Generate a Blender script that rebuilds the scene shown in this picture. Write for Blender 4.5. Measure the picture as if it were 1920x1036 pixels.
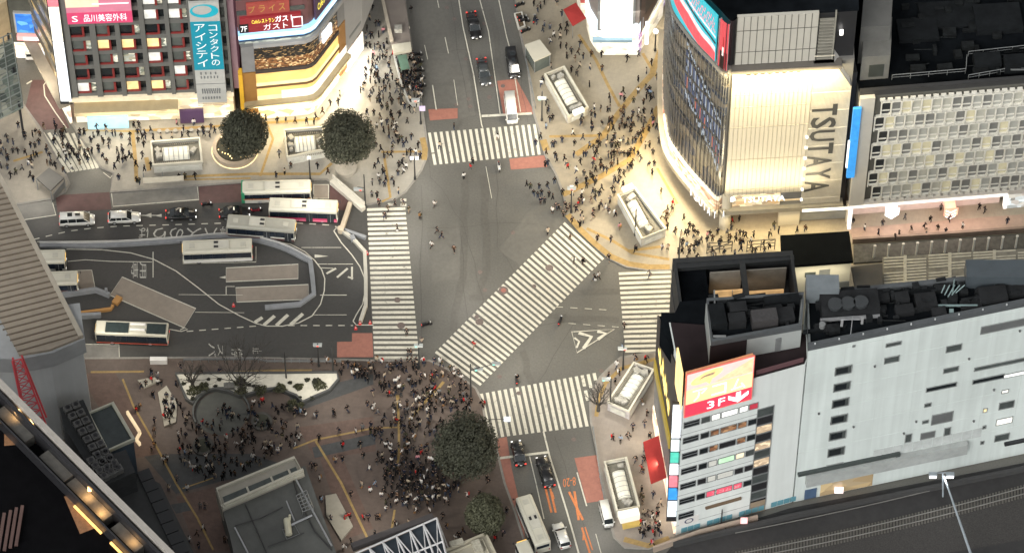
import bpy, bmesh, math, random
from mathutils import Vector, Matrix
R = math.radians
S = bpy.context.scene
for o in list(bpy.data.objects): bpy.data.objects.remove(o)
col = S.collection
# ------------------------------------------------------------ camera
TH = R(55); FPX = 8300.0; DIST = 675.0
CAM = Vector((0, -DIST*math.cos(TH), DIST*math.sin(TH)))
cd = bpy.data.cameras.new('camera'); cam = bpy.data.objects.new('camera', cd); col.objects.link(cam)
cam.location = CAM; cam.rotation_euler = (R(90)-TH, 0, 0)
cd.sensor_width = 36; cd.sensor_fit = 'HORIZONTAL'; cd.lens = 36*FPX/1920; cd.clip_start = 5; cd.clip_end = 6000
S.camera = cam
# ------------------------------------------------------------ sky, sun, exposure
w = bpy.data.worlds.new("World"); S.world = w; w.use_nodes = True
nt = w.node_tree; bg = nt.nodes['Background']
sky = nt.nodes.new('ShaderNodeTexSky'); sky.sky_type = 'NISHITA'; sky.sun_disc = False
sky.sun_elevation = R(38); sky.sun_rotation = R(208); sky.air_density = 1.0; sky.dust_density = 4.0
hs = nt.nodes.new('ShaderNodeHueSaturation'); hs.inputs['Saturation'].default_value = 0.05
nt.links.new(sky.outputs[0], hs.inputs['Color']); nt.links.new(hs.outputs[0], bg.inputs[0])
bg.inputs[1].default_value = 0.056
sd = bpy.data.lights.new('sun', 'SUN'); sd.energy = 0.185; sd.angle = R(25); sd.color = (1, .93, .82)
sun = bpy.data.objects.new('sun', sd); col.objects.link(sun); sun.rotation_euler = (R(52), 0, R(-28))
S.view_settings.view_transform = 'Standard'; S.view_settings.look = 'None'; S.view_settings.gamma = 1
S.view_settings.exposure = 1.78
S.cycles.max_bounces = 4; S.cycles.diffuse_bounces = 2; S.cycles.glossy_bounces = 2; S.cycles.transmission_bounces = 2
# ------------------------------------------------------------ photograph pixel -> point in the world
CU = Vector((0, math.sin(TH), math.cos(TH))); CF = Vector((0, math.cos(TH), -math.sin(TH)))
def ray(px, py): return CF + Vector((1, 0, 0))*((px-960)/FPX) + CU*((518-py)/FPX)
def G(px, py, z=0.0):
    d = ray(px, py); t = (z-CAM.z)/d.z
    return CAM + d*t
def proj(p):
    q = p-CAM; d = q.dot(CF)
    return 960+FPX*q.x/d, 518-FPX*q.dot(CU)/d
def hgt(base, ytop):
    lo, hi = 0, 120
    for _ in range(40):
        m = (lo+hi)/2
        if proj(base+Vector((0, 0, m)))[1] > ytop: lo = m
        else: hi = m
    return lo
# ------------------------------------------------------------ mesh collecting
class MB:
    def __init__(s): s.v = []; s.f = []; s.m = []; s.mi = 0; s.lay = 0
    def face(s, pts, mi=None):
        b = len(s.v); s.v += [Vector(p) for p in pts]; s.f.append(list(range(b, b+len(pts)))); s.m.append(s.mi if mi is None else mi)
    def hexa(s, p):  # 8 points: bottom 4, top 4
        b = len(s.v); s.v += [Vector(q) for q in p]
        for q in ((0, 3, 2, 1), (4, 5, 6, 7), (0, 1, 5, 4), (1, 2, 6, 5), (2, 3, 7, 6), (3, 0, 4, 7)):
            s.f.append([b+i for i in q]); s.m.append(s.mi)
    def box(s, c, d, rz=0):
        c = Vector(c); h = Vector(d)/2; M = Matrix.Rotation(rz, 3, 'Z')
        s.hexa([c+M@Vector((x*h.x, y*h.y, z*h.z)) for z in (-1, 1) for x, y in ((-1, -1), (1, -1), (1, 1), (-1, 1))])
    def prism(s, poly, z0, z1):
        n = len(poly); b = len(s.v)
        s.v += [Vector((p[0], p[1], z0)) for p in poly]+[Vector((p[0], p[1], z1)) for p in poly]
        a = sum(poly[i][0]*poly[(i+1) % n][1]-poly[(i+1) % n][0]*poly[i][1] for i in range(n))
        idx = list(range(n))
        if a < 0: idx.reverse()
        s.f.append([b+n+i for i in idx]); s.m.append(s.mi)
        s.f.append([b+i for i in reversed(idx)]); s.m.append(s.mi)
        for k in range(n):
            i, j = idx[k], idx[(k+1) % n]; s.f.append([b+i, b+j, b+n+j, b+n+i]); s.m.append(s.mi)
    def flat(s, poly, z):
        n = len(poly); a = sum(poly[i][0]*poly[(i+1) % n][1]-poly[(i+1) % n][0]*poly[i][1] for i in range(n))
        q = [(p[0], p[1], z) for p in poly]
        s.face(q if a > 0 else q[::-1])
    def tube(s, pts, r, n=6, r2=None, caps=True):
        pts = [Vector(p) for p in pts]; m = len(pts); b = len(s.v); r2 = r if r2 is None else r2
        for i, p in enumerate(pts):
            d = (pts[min(i+1, m-1)]-pts[max(i-1, 0)]).normalized()
            a = Vector((0, 0, 1)) if abs(d.z) < .9 else Vector((1, 0, 0))
            x = d.cross(a).normalized(); y = d.cross(x); rr = r+(r2-r)*i/max(1, m-1)
            for k in range(n):
                t = 2*math.pi*k/n; s.v.append(p+(x*math.cos(t)+y*math.sin(t))*rr)
        for i in range(m-1):
            for k in range(n):
                s.f.append([b+i*n+k, b+(i+1)*n+k, b+(i+1)*n+(k+1) % n, b+i*n+(k+1) % n]); s.m.append(s.mi)
        if caps:
            s.f.append([b+k for k in range(n)]); s.m.append(s.mi)
            s.f.append([b+(m-1)*n+k for k in reversed(range(n))]); s.m.append(s.mi)
    def loft(s, rings, caps=True):
        b = len(s.v); n = len(rings[0])
        for r in rings: s.v += [Vector(p) for p in r]
        for i in range(len(rings)-1):
            for k in range(n):
                s.f.append([b+i*n+k, b+i*n+(k+1) % n, b+(i+1)*n+(k+1) % n, b+(i+1)*n+k]); s.m.append(s.mi)
        if caps:
            s.f.append([b+k for k in reversed(range(n))]); s.m.append(s.mi)
            s.f.append([b+(len(rings)-1)*n+k for k in range(n)]); s.m.append(s.mi)
    def strip(s, pts, wd, z, closed=False):
        z += s.lay*.0005; s.lay += 1
        pts = [Vector((p[0], p[1], 0)) for p in pts]; n = len(pts); L = []; Rr = []
        for i, p in enumerate(pts):
            a = pts[(i-1) % n] if (closed or i > 0) else p; c = pts[(i+1) % n] if (closed or i < n-1) else p
            d = (c-a).normalized(); q = Vector((-d.y, d.x, 0))*wd/2; L.append(p+q); Rr.append(p-q)
        for i in range(n if closed else n-1):
            j = (i+1) % n
            s.face([(Rr[i].x, Rr[i].y, z), (Rr[j].x, Rr[j].y, z), (L[j].x, L[j].y, z), (L[i].x, L[i].y, z)])
    def wall(s, pts, th, z0, z1, closed=False):
        pts = [Vector((p[0], p[1], 0)) for p in pts]; n = len(pts); L = []; Rr = []
        for i, p in enumerate(pts):
            a = pts[(i-1) % n] if (closed or i > 0) else p; c = pts[(i+1) % n] if (closed or i < n-1) else p
            d = (c-a).normalized(); q = Vector((-d.y, d.x, 0))*th/2; L.append(p+q); Rr.append(p-q)
        for i in range(n if closed else n-1):
            j = (i+1) % n
            s.prism([Rr[i], Rr[j], L[j], L[i]], z0, z1)
def link(name, mesh, parent=None):
    o = bpy.data.objects.new(name, mesh); col.objects.link(o)
    if parent: o.parent = parent
    return o
def obj(name, mb, mat, parent=None, local=False, smooth=False):
    off = parent.location if (parent and not local) else Vector((0, 0, 0))
    if parent and parent.parent and not local: off = parent.parent.location + parent.location
    me = bpy.data.meshes.new(name); me.from_pydata([tuple(v-off) for v in mb.v], [], mb.f)
    mats = mat if isinstance(mat, (list, tuple)) else [mat]
    for m in mats: me.materials.append(m)
    if len(mats) > 1: me.polygons.foreach_set('material_index', mb.m)
    if smooth: me.polygons.foreach_set('use_smooth', [True]*len(me.polygons))
    me.update()
    return link(name, me, parent)
def tag(o, label=None, cat=None, group=None, kind=None):
    if label: o['label'] = label
    if cat: o['category'] = cat
    if group: o['group'] = group
    if kind: o['kind'] = kind
    return o
def thing(name, label, cat, loc, group=None, rz=0):
    o = bpy.data.objects.new(name, None); col.objects.link(o); o.location = loc; o.rotation_euler = (0, 0, rz); o.empty_display_size = .5
    return tag(o, label, cat, group)
def struct(name, mb, mat): return tag(obj(name, mb, mat), kind='structure')
# ------------------------------------------------------------ materials
_mc = {}
EMS = .40; LPS = .17
def mat(name, c, rough=.75, var=.12, scale=.6, metal=0, em=None, es=0, bump=0, big=0, tile=None, spec=None, streak=0, wear=None):
    if name in _mc: return _mc[name]
    m = bpy.data.materials.new(name); m.use_nodes = True; n = m.node_tree.nodes; l = m.node_tree.links; b = n['Principled BSDF']
    b.inputs['Roughness'].default_value = rough; b.inputs['Metallic'].default_value = metal
    if spec is not None: b.inputs['Specular IOR Level'].default_value = spec
    tc = n.new('ShaderNodeTexCoord')
    out = None
    def mul(a, fac_sock, lo, hi):
        mr = n.new('ShaderNodeMapRange'); mr.inputs[1].default_value = .3; mr.inputs[2].default_value = .7; mr.inputs[3].default_value = lo; mr.inputs[4].default_value = hi
        l.new(fac_sock, mr.inputs[0]); vm = n.new('ShaderNodeVectorMath'); vm.operation = 'SCALE'
        if hasattr(a, 'links'): l.new(a, vm.inputs[0])
        else: vm.inputs[0].default_value = a
        l.new(mr.outputs[0], vm.inputs['Scale']); return vm.outputs[0]
    nz = n.new('ShaderNodeTexNoise'); nz.inputs['Scale'].default_value = scale; nz.inputs['Detail'].default_value = 6; nz.inputs['Roughness'].default_value = .65
    l.new(tc.outputs['Object'], nz.inputs['Vector'])
    out = mul(Vector(c[:3]), nz.outputs[0], 1-var, 1+var)
    if big:
        n2 = n.new('ShaderNodeTexNoise'); n2.inputs['Scale'].default_value = .05; n2.inputs['Detail'].default_value = 4; n2.inputs['Distortion'].default_value = .6
        l.new(tc.outputs['Object'], n2.inputs['Vector']); out = mul(out, n2.outputs[0], 1-big, 1+big)
    if streak:
        mp2 = n.new('ShaderNodeMapping'); mp2.inputs['Scale'].default_value = (1.1, 1.1, .045); n3 = n.new('ShaderNodeTexNoise'); n3.inputs['Scale'].default_value = 1.0; n3.inputs['Detail'].default_value = 5
        l.new(tc.outputs['Object'], mp2.inputs[0]); l.new(mp2.outputs[0], n3.inputs['Vector']); out = mul(out, n3.outputs[0], 1-streak, 1+streak*.6)
    if tile:
        br = n.new('ShaderNodeTexBrick'); br.inputs['Scale'].default_value = 1; br.inputs['Brick Width'].default_value = tile[0]; br.inputs['Row Height'].default_value = tile[1]
        br.inputs['Mortar Size'].default_value = tile[2]; br.inputs['Color1'].default_value = (.515, .515, .515, 1); br.inputs['Color2'].default_value = (.485, .485, .485, 1); br.inputs['Mortar'].default_value = (tile[3],)*3+(1,)
        if len(tile) > 4: br.offset = tile[4]
        mp = n.new('ShaderNodeMapping'); mp.inputs['Rotation'].default_value = (0, 0, R(12))
        l.new(tc.outputs['Object'], mp.inputs[0]); l.new(mp.outputs[0], br.inputs['Vector'])
        out = mul(out, br.outputs['Color'], .6, 1.4)
    if wear:
        n4 = n.new('ShaderNodeTexNoise'); n4.inputs['Scale'].default_value = .9; n4.inputs['Detail'].default_value = 9; n4.inputs['Roughness'].default_value = .75; l.new(tc.outputs['Object'], n4.inputs['Vector'])
        mr = n.new('ShaderNodeMapRange'); mr.inputs[1].default_value = .56; mr.inputs[2].default_value = .66; l.new(n4.outputs[0], mr.inputs[0]); mx = n.new('ShaderNodeMix'); mx.data_type = 'RGBA'; mx.inputs['B'].default_value = (*wear, 1); l.new(mr.outputs[0], mx.inputs['Factor']); l.new(out, mx.inputs['A']); out = mx.outputs['Result']
    l.new(out, b.inputs['Base Color'])
    if em:
        b.inputs['Emission Color'].default_value = (*em, 1); b.inputs['Emission Strength'].default_value = es*EMS
    if bump:
        bp = n.new('ShaderNodeBump'); bp.inputs['Strength'].default_value = bump; bp.inputs['Distance'].default_value = .05; l.new(nz.outputs[0], bp.inputs['Height']); l.new(bp.outputs[0], b.inputs['Normal'])
    _mc[name] = m; return m
def glow(name, c, s, var=.25, scale=1.2):
    if name in _mc: return _mc[name]
    m = mat(name, tuple(x*.5 for x in c), .5, em=c, es=s)
    n = m.node_tree.nodes; l = m.node_tree.links; b = n['Principled BSDF']; tc = n.new('ShaderNodeTexCoord')
    nz = n.new('ShaderNodeTexNoise'); nz.inputs['Scale'].default_value = scale; nz.inputs['Detail'].default_value = 5
    mr = n.new('ShaderNodeMapRange'); mr.inputs[1].default_value = .3; mr.inputs[2].default_value = .7; mr.inputs[3].default_value = s*EMS*(1-var); mr.inputs[4].default_value = s*EMS*(1+var)
    l.new(tc.outputs['Object'], nz.inputs['Vector']); l.new(nz.outputs[0], mr.inputs[0]); l.new(mr.outputs[0], b.inputs['Emission Strength']); return m
def shopmat(name, cols, s, scale=.8):
    """lit interior seen through glass: cells of goods, shelves and lamps"""
    if name in _mc: return _mc[name]
    m = bpy.data.materials.new(name); m.use_nodes = True; n = m.node_tree.nodes; l = m.node_tree.links; b = n['Principled BSDF']
    tc = n.new('ShaderNodeTexCoord'); v = n.new('ShaderNodeTexVoronoi'); v.inputs['Scale'].default_value = scale
    mp = n.new('ShaderNodeMapping'); mp.inputs['Scale'].default_value = (1, 1, 1.6); l.new(tc.outputs['Object'], mp.inputs[0]); l.new(mp.outputs[0], v.inputs['Vector'])
    cr = n.new('ShaderNodeValToRGB'); e = cr.color_ramp.elements
    for i, c in enumerate(cols):
        p = i/(len(cols)-1)
        if i == 0: e[0].position = 0; e[0].color = (*c, 1)
        elif i == len(cols)-1: e[-1].position = 1; e[-1].color = (*c, 1)
        else:
            q = e.new(p); q.color = (*c, 1)
    sp = n.new('ShaderNodeSeparateColor'); l.new(v.outputs['Color'], sp.inputs[0]); l.new(sp.outputs[0], cr.inputs[0])
    l.new(cr.outputs[0], b.inputs['Base Color']); l.new(cr.outputs[0], b.inputs['Emission Color']); b.inputs['Emission Strength'].default_value = s*EMS
    b.inputs['Roughness'].default_value = .2
    _mc[name] = m; return m
ASPH = mat('asphalt', (.097, .0945, .084), .46, .14, 3.5, big=.24, bump=.2)
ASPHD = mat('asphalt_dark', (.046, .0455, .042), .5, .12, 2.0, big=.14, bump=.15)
PAINT = mat('road_paint', (.49, .475, .40), .6, .14, 3.0, big=.10, wear=(.20, .195, .17))
PAINTW = mat('road_paint_worn', (.40, .395, .35), .7, .3, 5.0, wear=(.09, .09, .08))
REDP = mat('red_road_coat', (.27, .115, .085), .7, .14, 1.5, big=.1)
REDD = mat('red_road_coat_dark', (.085, .045, .042), .6, .2, 1.0, big=.15)
ORNG = mat('orange_road_paint', (.50, .17, .06), .7, .25, 3)
YEL = mat('yellow_tactile', (.27, .185, .07), .75, .2, 2.0, big=.15)
PLAZA = mat('plaza_paving', (.245, .215, .16), .55, .08, 1.5, big=.10, tile=(.9, .9, .02, .44))
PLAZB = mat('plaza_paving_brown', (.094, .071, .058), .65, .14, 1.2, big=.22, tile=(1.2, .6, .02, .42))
PLAZW = mat('plaza_paving_pale', (.255, .24, .205), .5, .08, 1.2, big=.14, tile=(.9, .9, .02, .44))
KERB = mat('kerb_stone', (.20, .19, .17), .8, .15, 2)
PAD = mat('bus_pad_concrete', (.225, .195, .16), .8, .10, .9, big=.1)
PADD = mat('bus_pad_concrete_dark', (.15, .145, .13), .7, .2, .5, big=.2)
CONC = mat('concrete', (.28, .275, .26), .8, .15, .8)
WHITE = mat('white_panel', (.62, .61, .58), .5, .06, .5)
GREYM = mat('grey_metal', (.20, .21, .21), .45, .12, 1, metal=.3)
DARKM = mat('dark_metal', (.035, .037, .04), .4, .2, 1, metal=.4)
BLK = mat('black_metal', (.018, .018, .02), .4, .2, 1)
ROOFD = mat('dark_roof', (.0062, .0075, .0088), .9, .35, .35, big=.6, spec=0)
ROOFG = mat('grey_roof_membrane', (.085, .088, .082), .8, .16, .4, big=.22)
RUB = mat('rubber', (.015, .015, .015), .8)
GLASSD = mat('dark_glass', (.012, .016, .018), .12, .2, .6, spec=.6)
GLASSG = mat('grey_glass', (.06, .07, .068), .15, .3, .6, spec=.6)
CHROME = mat('silver_metal', (.45, .46, .47), .3, .1, 1, metal=.6)
LAMPW = glow('lamp_white', (1, .97, .9), 2.2)
LAMPC = glow('lamp_cool', (.75, .88, 1), 2.0)
LAMPY = glow('lamp_warm', (1, .72, .35), 1.2)
LAMPR = glow('lamp_red', (1, .12, .08), .9)
HEAD = glow('headlight_lit', (1, .98, .92), 1.0)
TAIL = glow('taillight_lit', (1, .08, .06), .8)
# ------------------------------------------------------------ lettering
_tc = {}
def glyph(t):
    if t in _tc: return _tc[t]
    c = bpy.data.curves.new('t', 'FONT'); c.body = t; c.resolution_u = 2; c.size = 1; c.dimensions = '2D'; c.fill_mode = 'BOTH'
    if t.endswith('~'): c.body = t[:-1]; c.offset = .022
    o = bpy.data.objects.new('t', c); col.objects.link(o); dg = bpy.context.evaluated_depsgraph_get(); dg.update()
    me = bpy.data.meshes.new_from_object(o.evaluated_get(dg))
    vs = [(v.co.x, v.co.y) for v in me.vertices]; fs = [list(p.vertices) for p in me.polygons]
    bpy.data.objects.remove(o); bpy.data.curves.remove(c); bpy.data.meshes.remove(me)
    x0 = min(v[0] for v in vs); x1 = max(v[0] for v in vs); y0 = min(v[1] for v in vs); y1 = max(v[1] for v in vs)
    _tc[t] = ([((x-x0)/(x1-x0), (y-y0)/(y1-y0)) for x, y in vs], fs); return _tc[t]
def write(mb, t, O, X, Y):
    """letters filling the parallelogram O, O+X, O+Y (X is the reading direction)"""
    vs, fs = glyph(t); b = len(mb.v); O = Vector(O); X = Vector(X); Y = Vector(Y)
    mb.v += [O+X*x+Y*y for x, y in vs]
    for f in fs: mb.f.append([b+i for i in f]); mb.m.append(mb.mi)
class Fac:
    """a vertical facade plane through ground points A and B (A left, B right)"""
    def __init__(s, A, B):
        s.A = Vector((A.x, A.y, 0)); s.B = Vector((B.x, B.y, 0)); s.L = (s.B-s.A).length; s.u = (s.B-s.A).normalized()
        s.n = Vector((s.u.y, -s.u.x, 0))
        if s.n.dot(CAM-s.A) < 0: s.n = -s.n
    def px(s, x, y, o=0):
        d = ray(x, y); A = s.A+s.n*o; t = (A-CAM).dot(s.n)/d.dot(s.n); p = CAM+d*t
        return (p-A).dot(s.u), p.z
    def P(s, a, z, o=0): return s.A+s.u*a+s.n*o+Vector((0, 0, z))
    def box(s, mb, s0, s1, z0, z1, o0, o1):
        mb.hexa([s.P(a, z, o) for z in (z0, z1) for a, o in ((s0, o1), (s1, o1), (s1, o0), (s0, o0))])
    def rect(s, x0, y0, x1, y1, o=0):
        """pixel rectangle (heights taken at its middle) -> s0,s1,z0,z1"""
        ym = (y0+y1)/2; xm = (x0+x1)/2
        return s.px(x0, ym, o)[0], s.px(x1, ym, o)[0], s.px(xm, y1, o)[1], s.px(xm, y0, o)[1]
    def pbox(s, mb, x0, y0, x1, y1, o0, o1):
        a, b, c, d = s.rect(x0, y0, x1, y1, o1); s.box(mb, a, b, c, d, o0, o1)
    def frame(s, mb, s0, s1, z0, z1, o0, o1, t):
        s.box(mb, s0, s1, z0, z0+t, o0, o1); s.box(mb, s0, s1, z1-t, z1, o0, o1)
        s.box(mb, s0, s0+t, z0+t, z1-t, o0, o1); s.box(mb, s1-t, s1, z0+t, z1-t, o0, o1)
    def text(s, mb, t, s0, s1, z0, z1, o, rot=0):
        if rot == 0: write(mb, t, s.P(s0, z0, o), s.u*(s1-s0), Vector((0, 0, z1-z0)))
        elif rot == -90: write(mb, t, s.P(s0, z1, o), Vector((0, 0, z0-z1)), s.u*(s1-s0))
    def ptext(s, mb, t, x0, y0, x1, y1, o, rot=0):
        a, b, c, d = s.rect(x0, y0, x1, y1, o); s.text(mb, t, a, b, c, d, o, rot)
def area(name, loc, target, sx, sy, power, c=(1, .85, .6), spread=None):
    L = bpy.data.lights.new(name, 'AREA'); L.shape = 'RECTANGLE'; L.size = sx; L.size_y = sy; L.energy = power*LPS; L.color = c
    if spread: L.spread = spread
    o = bpy.data.objects.new(name, L); col.objects.link(o); o.location = loc
    o.rotation_euler = (Vector(target)-Vector(loc)).to_track_quat('-Z', 'Y').to_euler(); return o
def Gs(pts, z=0.0): return [G(x, y, z) for x, y in pts]
# ============================================================ GROUND, PAVEMENTS, MARKINGS
mb = MB(); mb.flat([(-1500, -1500), (1500, -1500), (1500, 1500), (-1500, 1500)], -.03); struct('ground', mb, ASPH)
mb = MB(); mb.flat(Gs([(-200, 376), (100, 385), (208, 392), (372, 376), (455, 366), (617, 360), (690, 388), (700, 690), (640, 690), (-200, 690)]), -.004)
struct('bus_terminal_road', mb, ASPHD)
mb = MB(); mb.flat(Gs([(776, 85), (800, 160), (806, 318), (770, 345), (1020, 300), (1006, 214), (973, 50), (960, -60), (740, -60)]), -.016)
mb.f = []; mb.v = []; mb.m = []
# patches of newer asphalt
for p in ([(795, 98), (878, 90), (886, 150), (800, 160)], [(780, -40), (838, -40), (846, 90), (793, 98)], [(800, 163), (888, 153), (900, 215), (860, 222), (858, 195), (803, 200)],
          [(932, 470), (1005, 380), (1060, 420), (980, 500)], [(800, 430), (870, 420), (880, 520), (810, 530)]):
    mb.flat(Gs(p), -.012)
struct('asphalt_patch', mb, mat('asphalt_patch', (.101, .098, .087), .7, .12, 1.4, big=.2))
def smooth0(P):
    out = []
    for i in range(len(P)-1):
        for k in range(4): out.append(P[i].lerp(P[i+1], k/4)+Vector((.25*math.sin(i*5+k*2.1), .25*math.cos(i*3+k*1.7), 0)))
    return out+[P[-1]]
def pave(name, px, m, z=.12, kerb=True):
    P = Gs(px); mb = MB(); mb.prism(P, -.05, z); o = struct(name, mb, m)
    if kerb:
        k = MB(); k.wall(P, .34, -.04, z+.006, closed=True); struct('kerb', k, KERB)
    return o
NE = [(958, -60), (973, 50), (990, 130), (1001, 213), (1015, 258), (1022, 290), (1044, 330), (1058, 368), (1062, 400), (1085, 430), (1112, 458), (1142, 484), (1175, 500), (1215, 506), (1262, 505), (1420, 506), (1600, 500), (1980, 470), (1980, -60)]
pave('pavement', NE, PLAZA)
NW = [(140, 241), (190, 315), (213, 325), (207, 360), (371, 348), (455, 342), (612, 336), (680, 386), (741, 373), (760, 360), (772, 345), (790, 320), (801, 293), (799, 258), (791, 200), (771, 83), (752, -60), (30, -60), (40, 0), (60, 60), (88, 140), (110, 190)]
pave('pavement', NW, PLAZW)
W = [(-60, 160), (32, 150), (43, 196), (75, 241), (123, 328), (130, 345), (122, 360), (100, 372), (40, 382), (-60, 392)]
pave('pavement', W, mat('plaza_paving_west', (.22, .20, .165), .6, .1, 1.2, big=.2, tile=(.9, .9, .02, .44)))
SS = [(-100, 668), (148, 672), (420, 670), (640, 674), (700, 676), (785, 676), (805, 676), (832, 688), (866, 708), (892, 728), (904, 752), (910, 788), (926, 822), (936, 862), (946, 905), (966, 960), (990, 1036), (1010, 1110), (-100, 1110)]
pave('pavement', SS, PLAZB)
SE = [(1164, 670), (1146, 686), (1126, 706), (1112, 728), (1106, 752), (1108, 790), (1116, 830), (1124, 870), (1134, 925), (1146, 985), (1152, 1008), (1172, 1026), (1215, 1028), (1262, 1014), (1290, 1008), (1290, 640), (1262, 656), (1215, 662)]
pave('pavement', SE, mat('plaza_paving_southeast', (.20, .175, .15), .6, .1, 1.2, big=.16, tile=(.9, .9, .02, .44)))
# brown slabs between teal stripes in the square
mb = MB()
for p in ([(150, 700), (215, 696), (300, 850), (240, 860)], [(560, 800), (700, 780), (705, 845), (590, 860)], [(600, 860), (640, 852), (700, 990), (650, 1010)], [(330, 930), (400, 912), (450, 1030), (370, 1036)]):
    mb.flat(Gs(p, .124), .124)
struct('pavement_stripe', mb, mat('reddish_paving', (.10, .064, .050), .7, .2, 1.2, big=.25, tile=(1.2, .6, .02, .42)))
mb = MB()
for p in ([(270, 855), (300, 850), (470, 850), (560, 880), (420, 900), (330, 925)], [(585, 838), (700, 812), (705, 832), (590, 858)], [(540, 740), (640, 715), (700, 700), (700, 720), (560, 770)], [(320, 945), (350, 940), (360, 955), (330, 962)]):
    mb.flat(Gs(p, .126), .1262)
struct('pavement_stripe', mb, mat('bluegrey_paving', (.050, .052, .052), .7, .2, 1.2, big=.25, tile=(1.2, .6, .02, .42)))
# ---- pink pavement by the arcade and side street paint
mb = MB(); mb.flat(Gs([(1590, 428), (1900, 403), (1980, 398), (1980, 430), (1600, 452)], .126), .126); struct('arcade_pavement', mb, mat('pink_paving', (.26, .19, .145), .5, .12, 1, big=.15))
mb = MB(); mb.flat(Gs([(104, 366), (205, 360), (209, 392), (108, 398)]), .004); mb.flat(Gs([(372, 350), (455, 344), (455, 378), (374, 382)]), .004); mb.flat(Gs([(618, 345), (664, 378), (652, 395), (618, 392)]), .004)
mb.flat(Gs([(48, 200), (60, 150), (95, 150), (130, 240), (82, 244)]), .004)
struct('red_surface', mb, REDD)
mb = MB()
mb.flat(Gs([(955, 298), (1021, 291), (1026, 313), (958, 318)]), .003)
mb.flat(Gs([(660, 624), (698, 624), (700, 669), (632, 669), (632, 640), (660, 640)]), .003)
mb.flat(Gs([(932, 822), (950, 818), (960, 880), (976, 950), (990, 1040), (968, 1040), (950, 960), (940, 900)]), .003)
mb.flat(Gs([(1077, 858), (1120, 852), (1140, 936), (1100, 942)]), .003)
mb.flat(Gs([(932, 152), (968, 148), (1004, 214), (944, 216)]), .003)
mb.flat(Gs([(803, 205), (858, 203), (858, 222), (806, 226)]), .003)
struct('red_surface', mb, REDP)
mb = MB()
mb.flat(Gs([(209, 362), (370, 350), (373, 374), (212, 387)]), .003)
mb.flat(Gs([(0, 390), (97, 375), (105, 403), (45, 412), (0, 418)]), .003)
mb.flat(Gs([(150, 646), (222, 646), (224, 675), (150, 675)]), .003)
struct('concrete_pad', mb, PADD)
PADS = [[(588, 346), (616, 346), (616, 372), (588, 372)], [(424, 502), (559, 495), (559, 522), (424, 528)], [(442, 539), (578, 533), (579, 561), (444, 566)],
        [(229, 519), (367, 578), (345, 614), (206, 553)], [(120, 508), (172, 506), (179, 543), (130, 545)]]
mb = MB()
for p in PADS: mb.flat(Gs(p), .008)
struct('bus_bay_pad', mb, PAD)
mk = MB()   # thin painted lines
def line(px, wd=.15, z=.012, closed=False, dash=None, m=None):
    m = mk if m is None else m
    P = Gs(px)
    if closed: P = P
    if not dash: m.strip(P, wd, z, closed); return
    a, b = dash; seg = []; d = 0
    for i in range(len(P)-1):
        L = (P[i+1]-P[i]).length; u = (P[i+1]-P[i])/L; t = -(d % (a+b))
        while t < L:
            t0 = max(0, t); t1 = min(L, t+a)
            if t1 > t0: m.strip([P[i]+u*t0, P[i]+u*t1], wd, z)
            t += a+b
        d += L
for p in PADS: line(p, .16, .014, True)
line([(209, 362), (212, 387), (373, 374), (370, 350)], .16); line([(97, 375), (105, 403), (45, 412)], .16); line([(148, 645), (223, 645), (224, 675)], .14)
line([(343, 470), (343, 494), (480, 491), (480, 462)], .14)
line([(62, 449), (95, 441), (130, 433), (170, 428), (220, 424), (330, 421), (430, 418)], .16, dash=(1.0, 1.0))
line([(556, 418), (620, 422), (640, 428)], .16, dash=(1.0, 1.0))
line([(70, 453), (200, 451), (345, 450)], .12)
line([(125, 467), (190, 468), (245, 474), (288, 486), (330, 508), (370, 538), (410, 570), (450, 592), (480, 606), (500, 611), (530, 611), (560, 605), (585, 592), (601, 570), (608, 545), (609, 522), (603, 505), (590, 488), (572, 472), (545, 458), (500, 449), (460, 444)], .17)
line([(127, 490), (160, 487), (210, 490), (285, 491)], .14); line([(287, 472), (287, 520)], .14)
line([(335, 552), (455, 553)], .09); line([(366, 585), (458, 586)], .09)
line([(565, 464), (640, 464)], .10); line([(596, 495), (662, 495)], .12); line([(600, 553), (650, 553)], .14); line([(586, 590), (650, 590)], .10)
line([(600, 502), (625, 503)], .14)
line([(350, 621), (480, 611)], .16, dash=(1.0, .9)); line([(540, 610), (662, 610)], .16, dash=(1.0, .9))
line([(640, 620), (318, 617)], .13)if 0 else None
line([(318, 617), (340, 621), (352, 617), (346, 614), (338, 618)], .16)
line([(626, 433), (640, 455), (660, 478), (675, 500), (683, 520), (685, 545), (680, 570), (668, 590), (662, 602), (668, 609), (700, 609)], .17)
line([(626, 433), (630, 428), (640, 430)], .17)
for a in ((478, 604, 492, 595), (495, 609, 515, 592), (518, 610, 540, 590), (545, 608, 568, 588)): line([(a[0], a[1]), (a[2], a[3])], .55)
for a in ((612, 513, 630, 503), (632, 520, 652, 503)): line([(a[0], a[1]), (a[2], a[3])], .35)
for a in ((660, 500, 660, 524), (652, 519, 662, 522)): line([(a[0], a[1]), (a[2], a[3])], .3)
line([(424, 537), (424, 552)], .12); line([(424, 537), (440, 537)], .12)
mk.flat(Gs([(411, 520), (423, 517), (423, 522)]), .012); mk.flat(Gs([(590, 477), (616, 480), (590, 483)]), .012)
# arrow in the taxi lane, stop lines
line([(264, 404), (300, 404)], .16); mk.flat(Gs([(270, 404), (284, 399), (284, 408)]), .012); mk.flat(Gs([(290, 404), (303, 401), (303, 407)]), .012)
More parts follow.
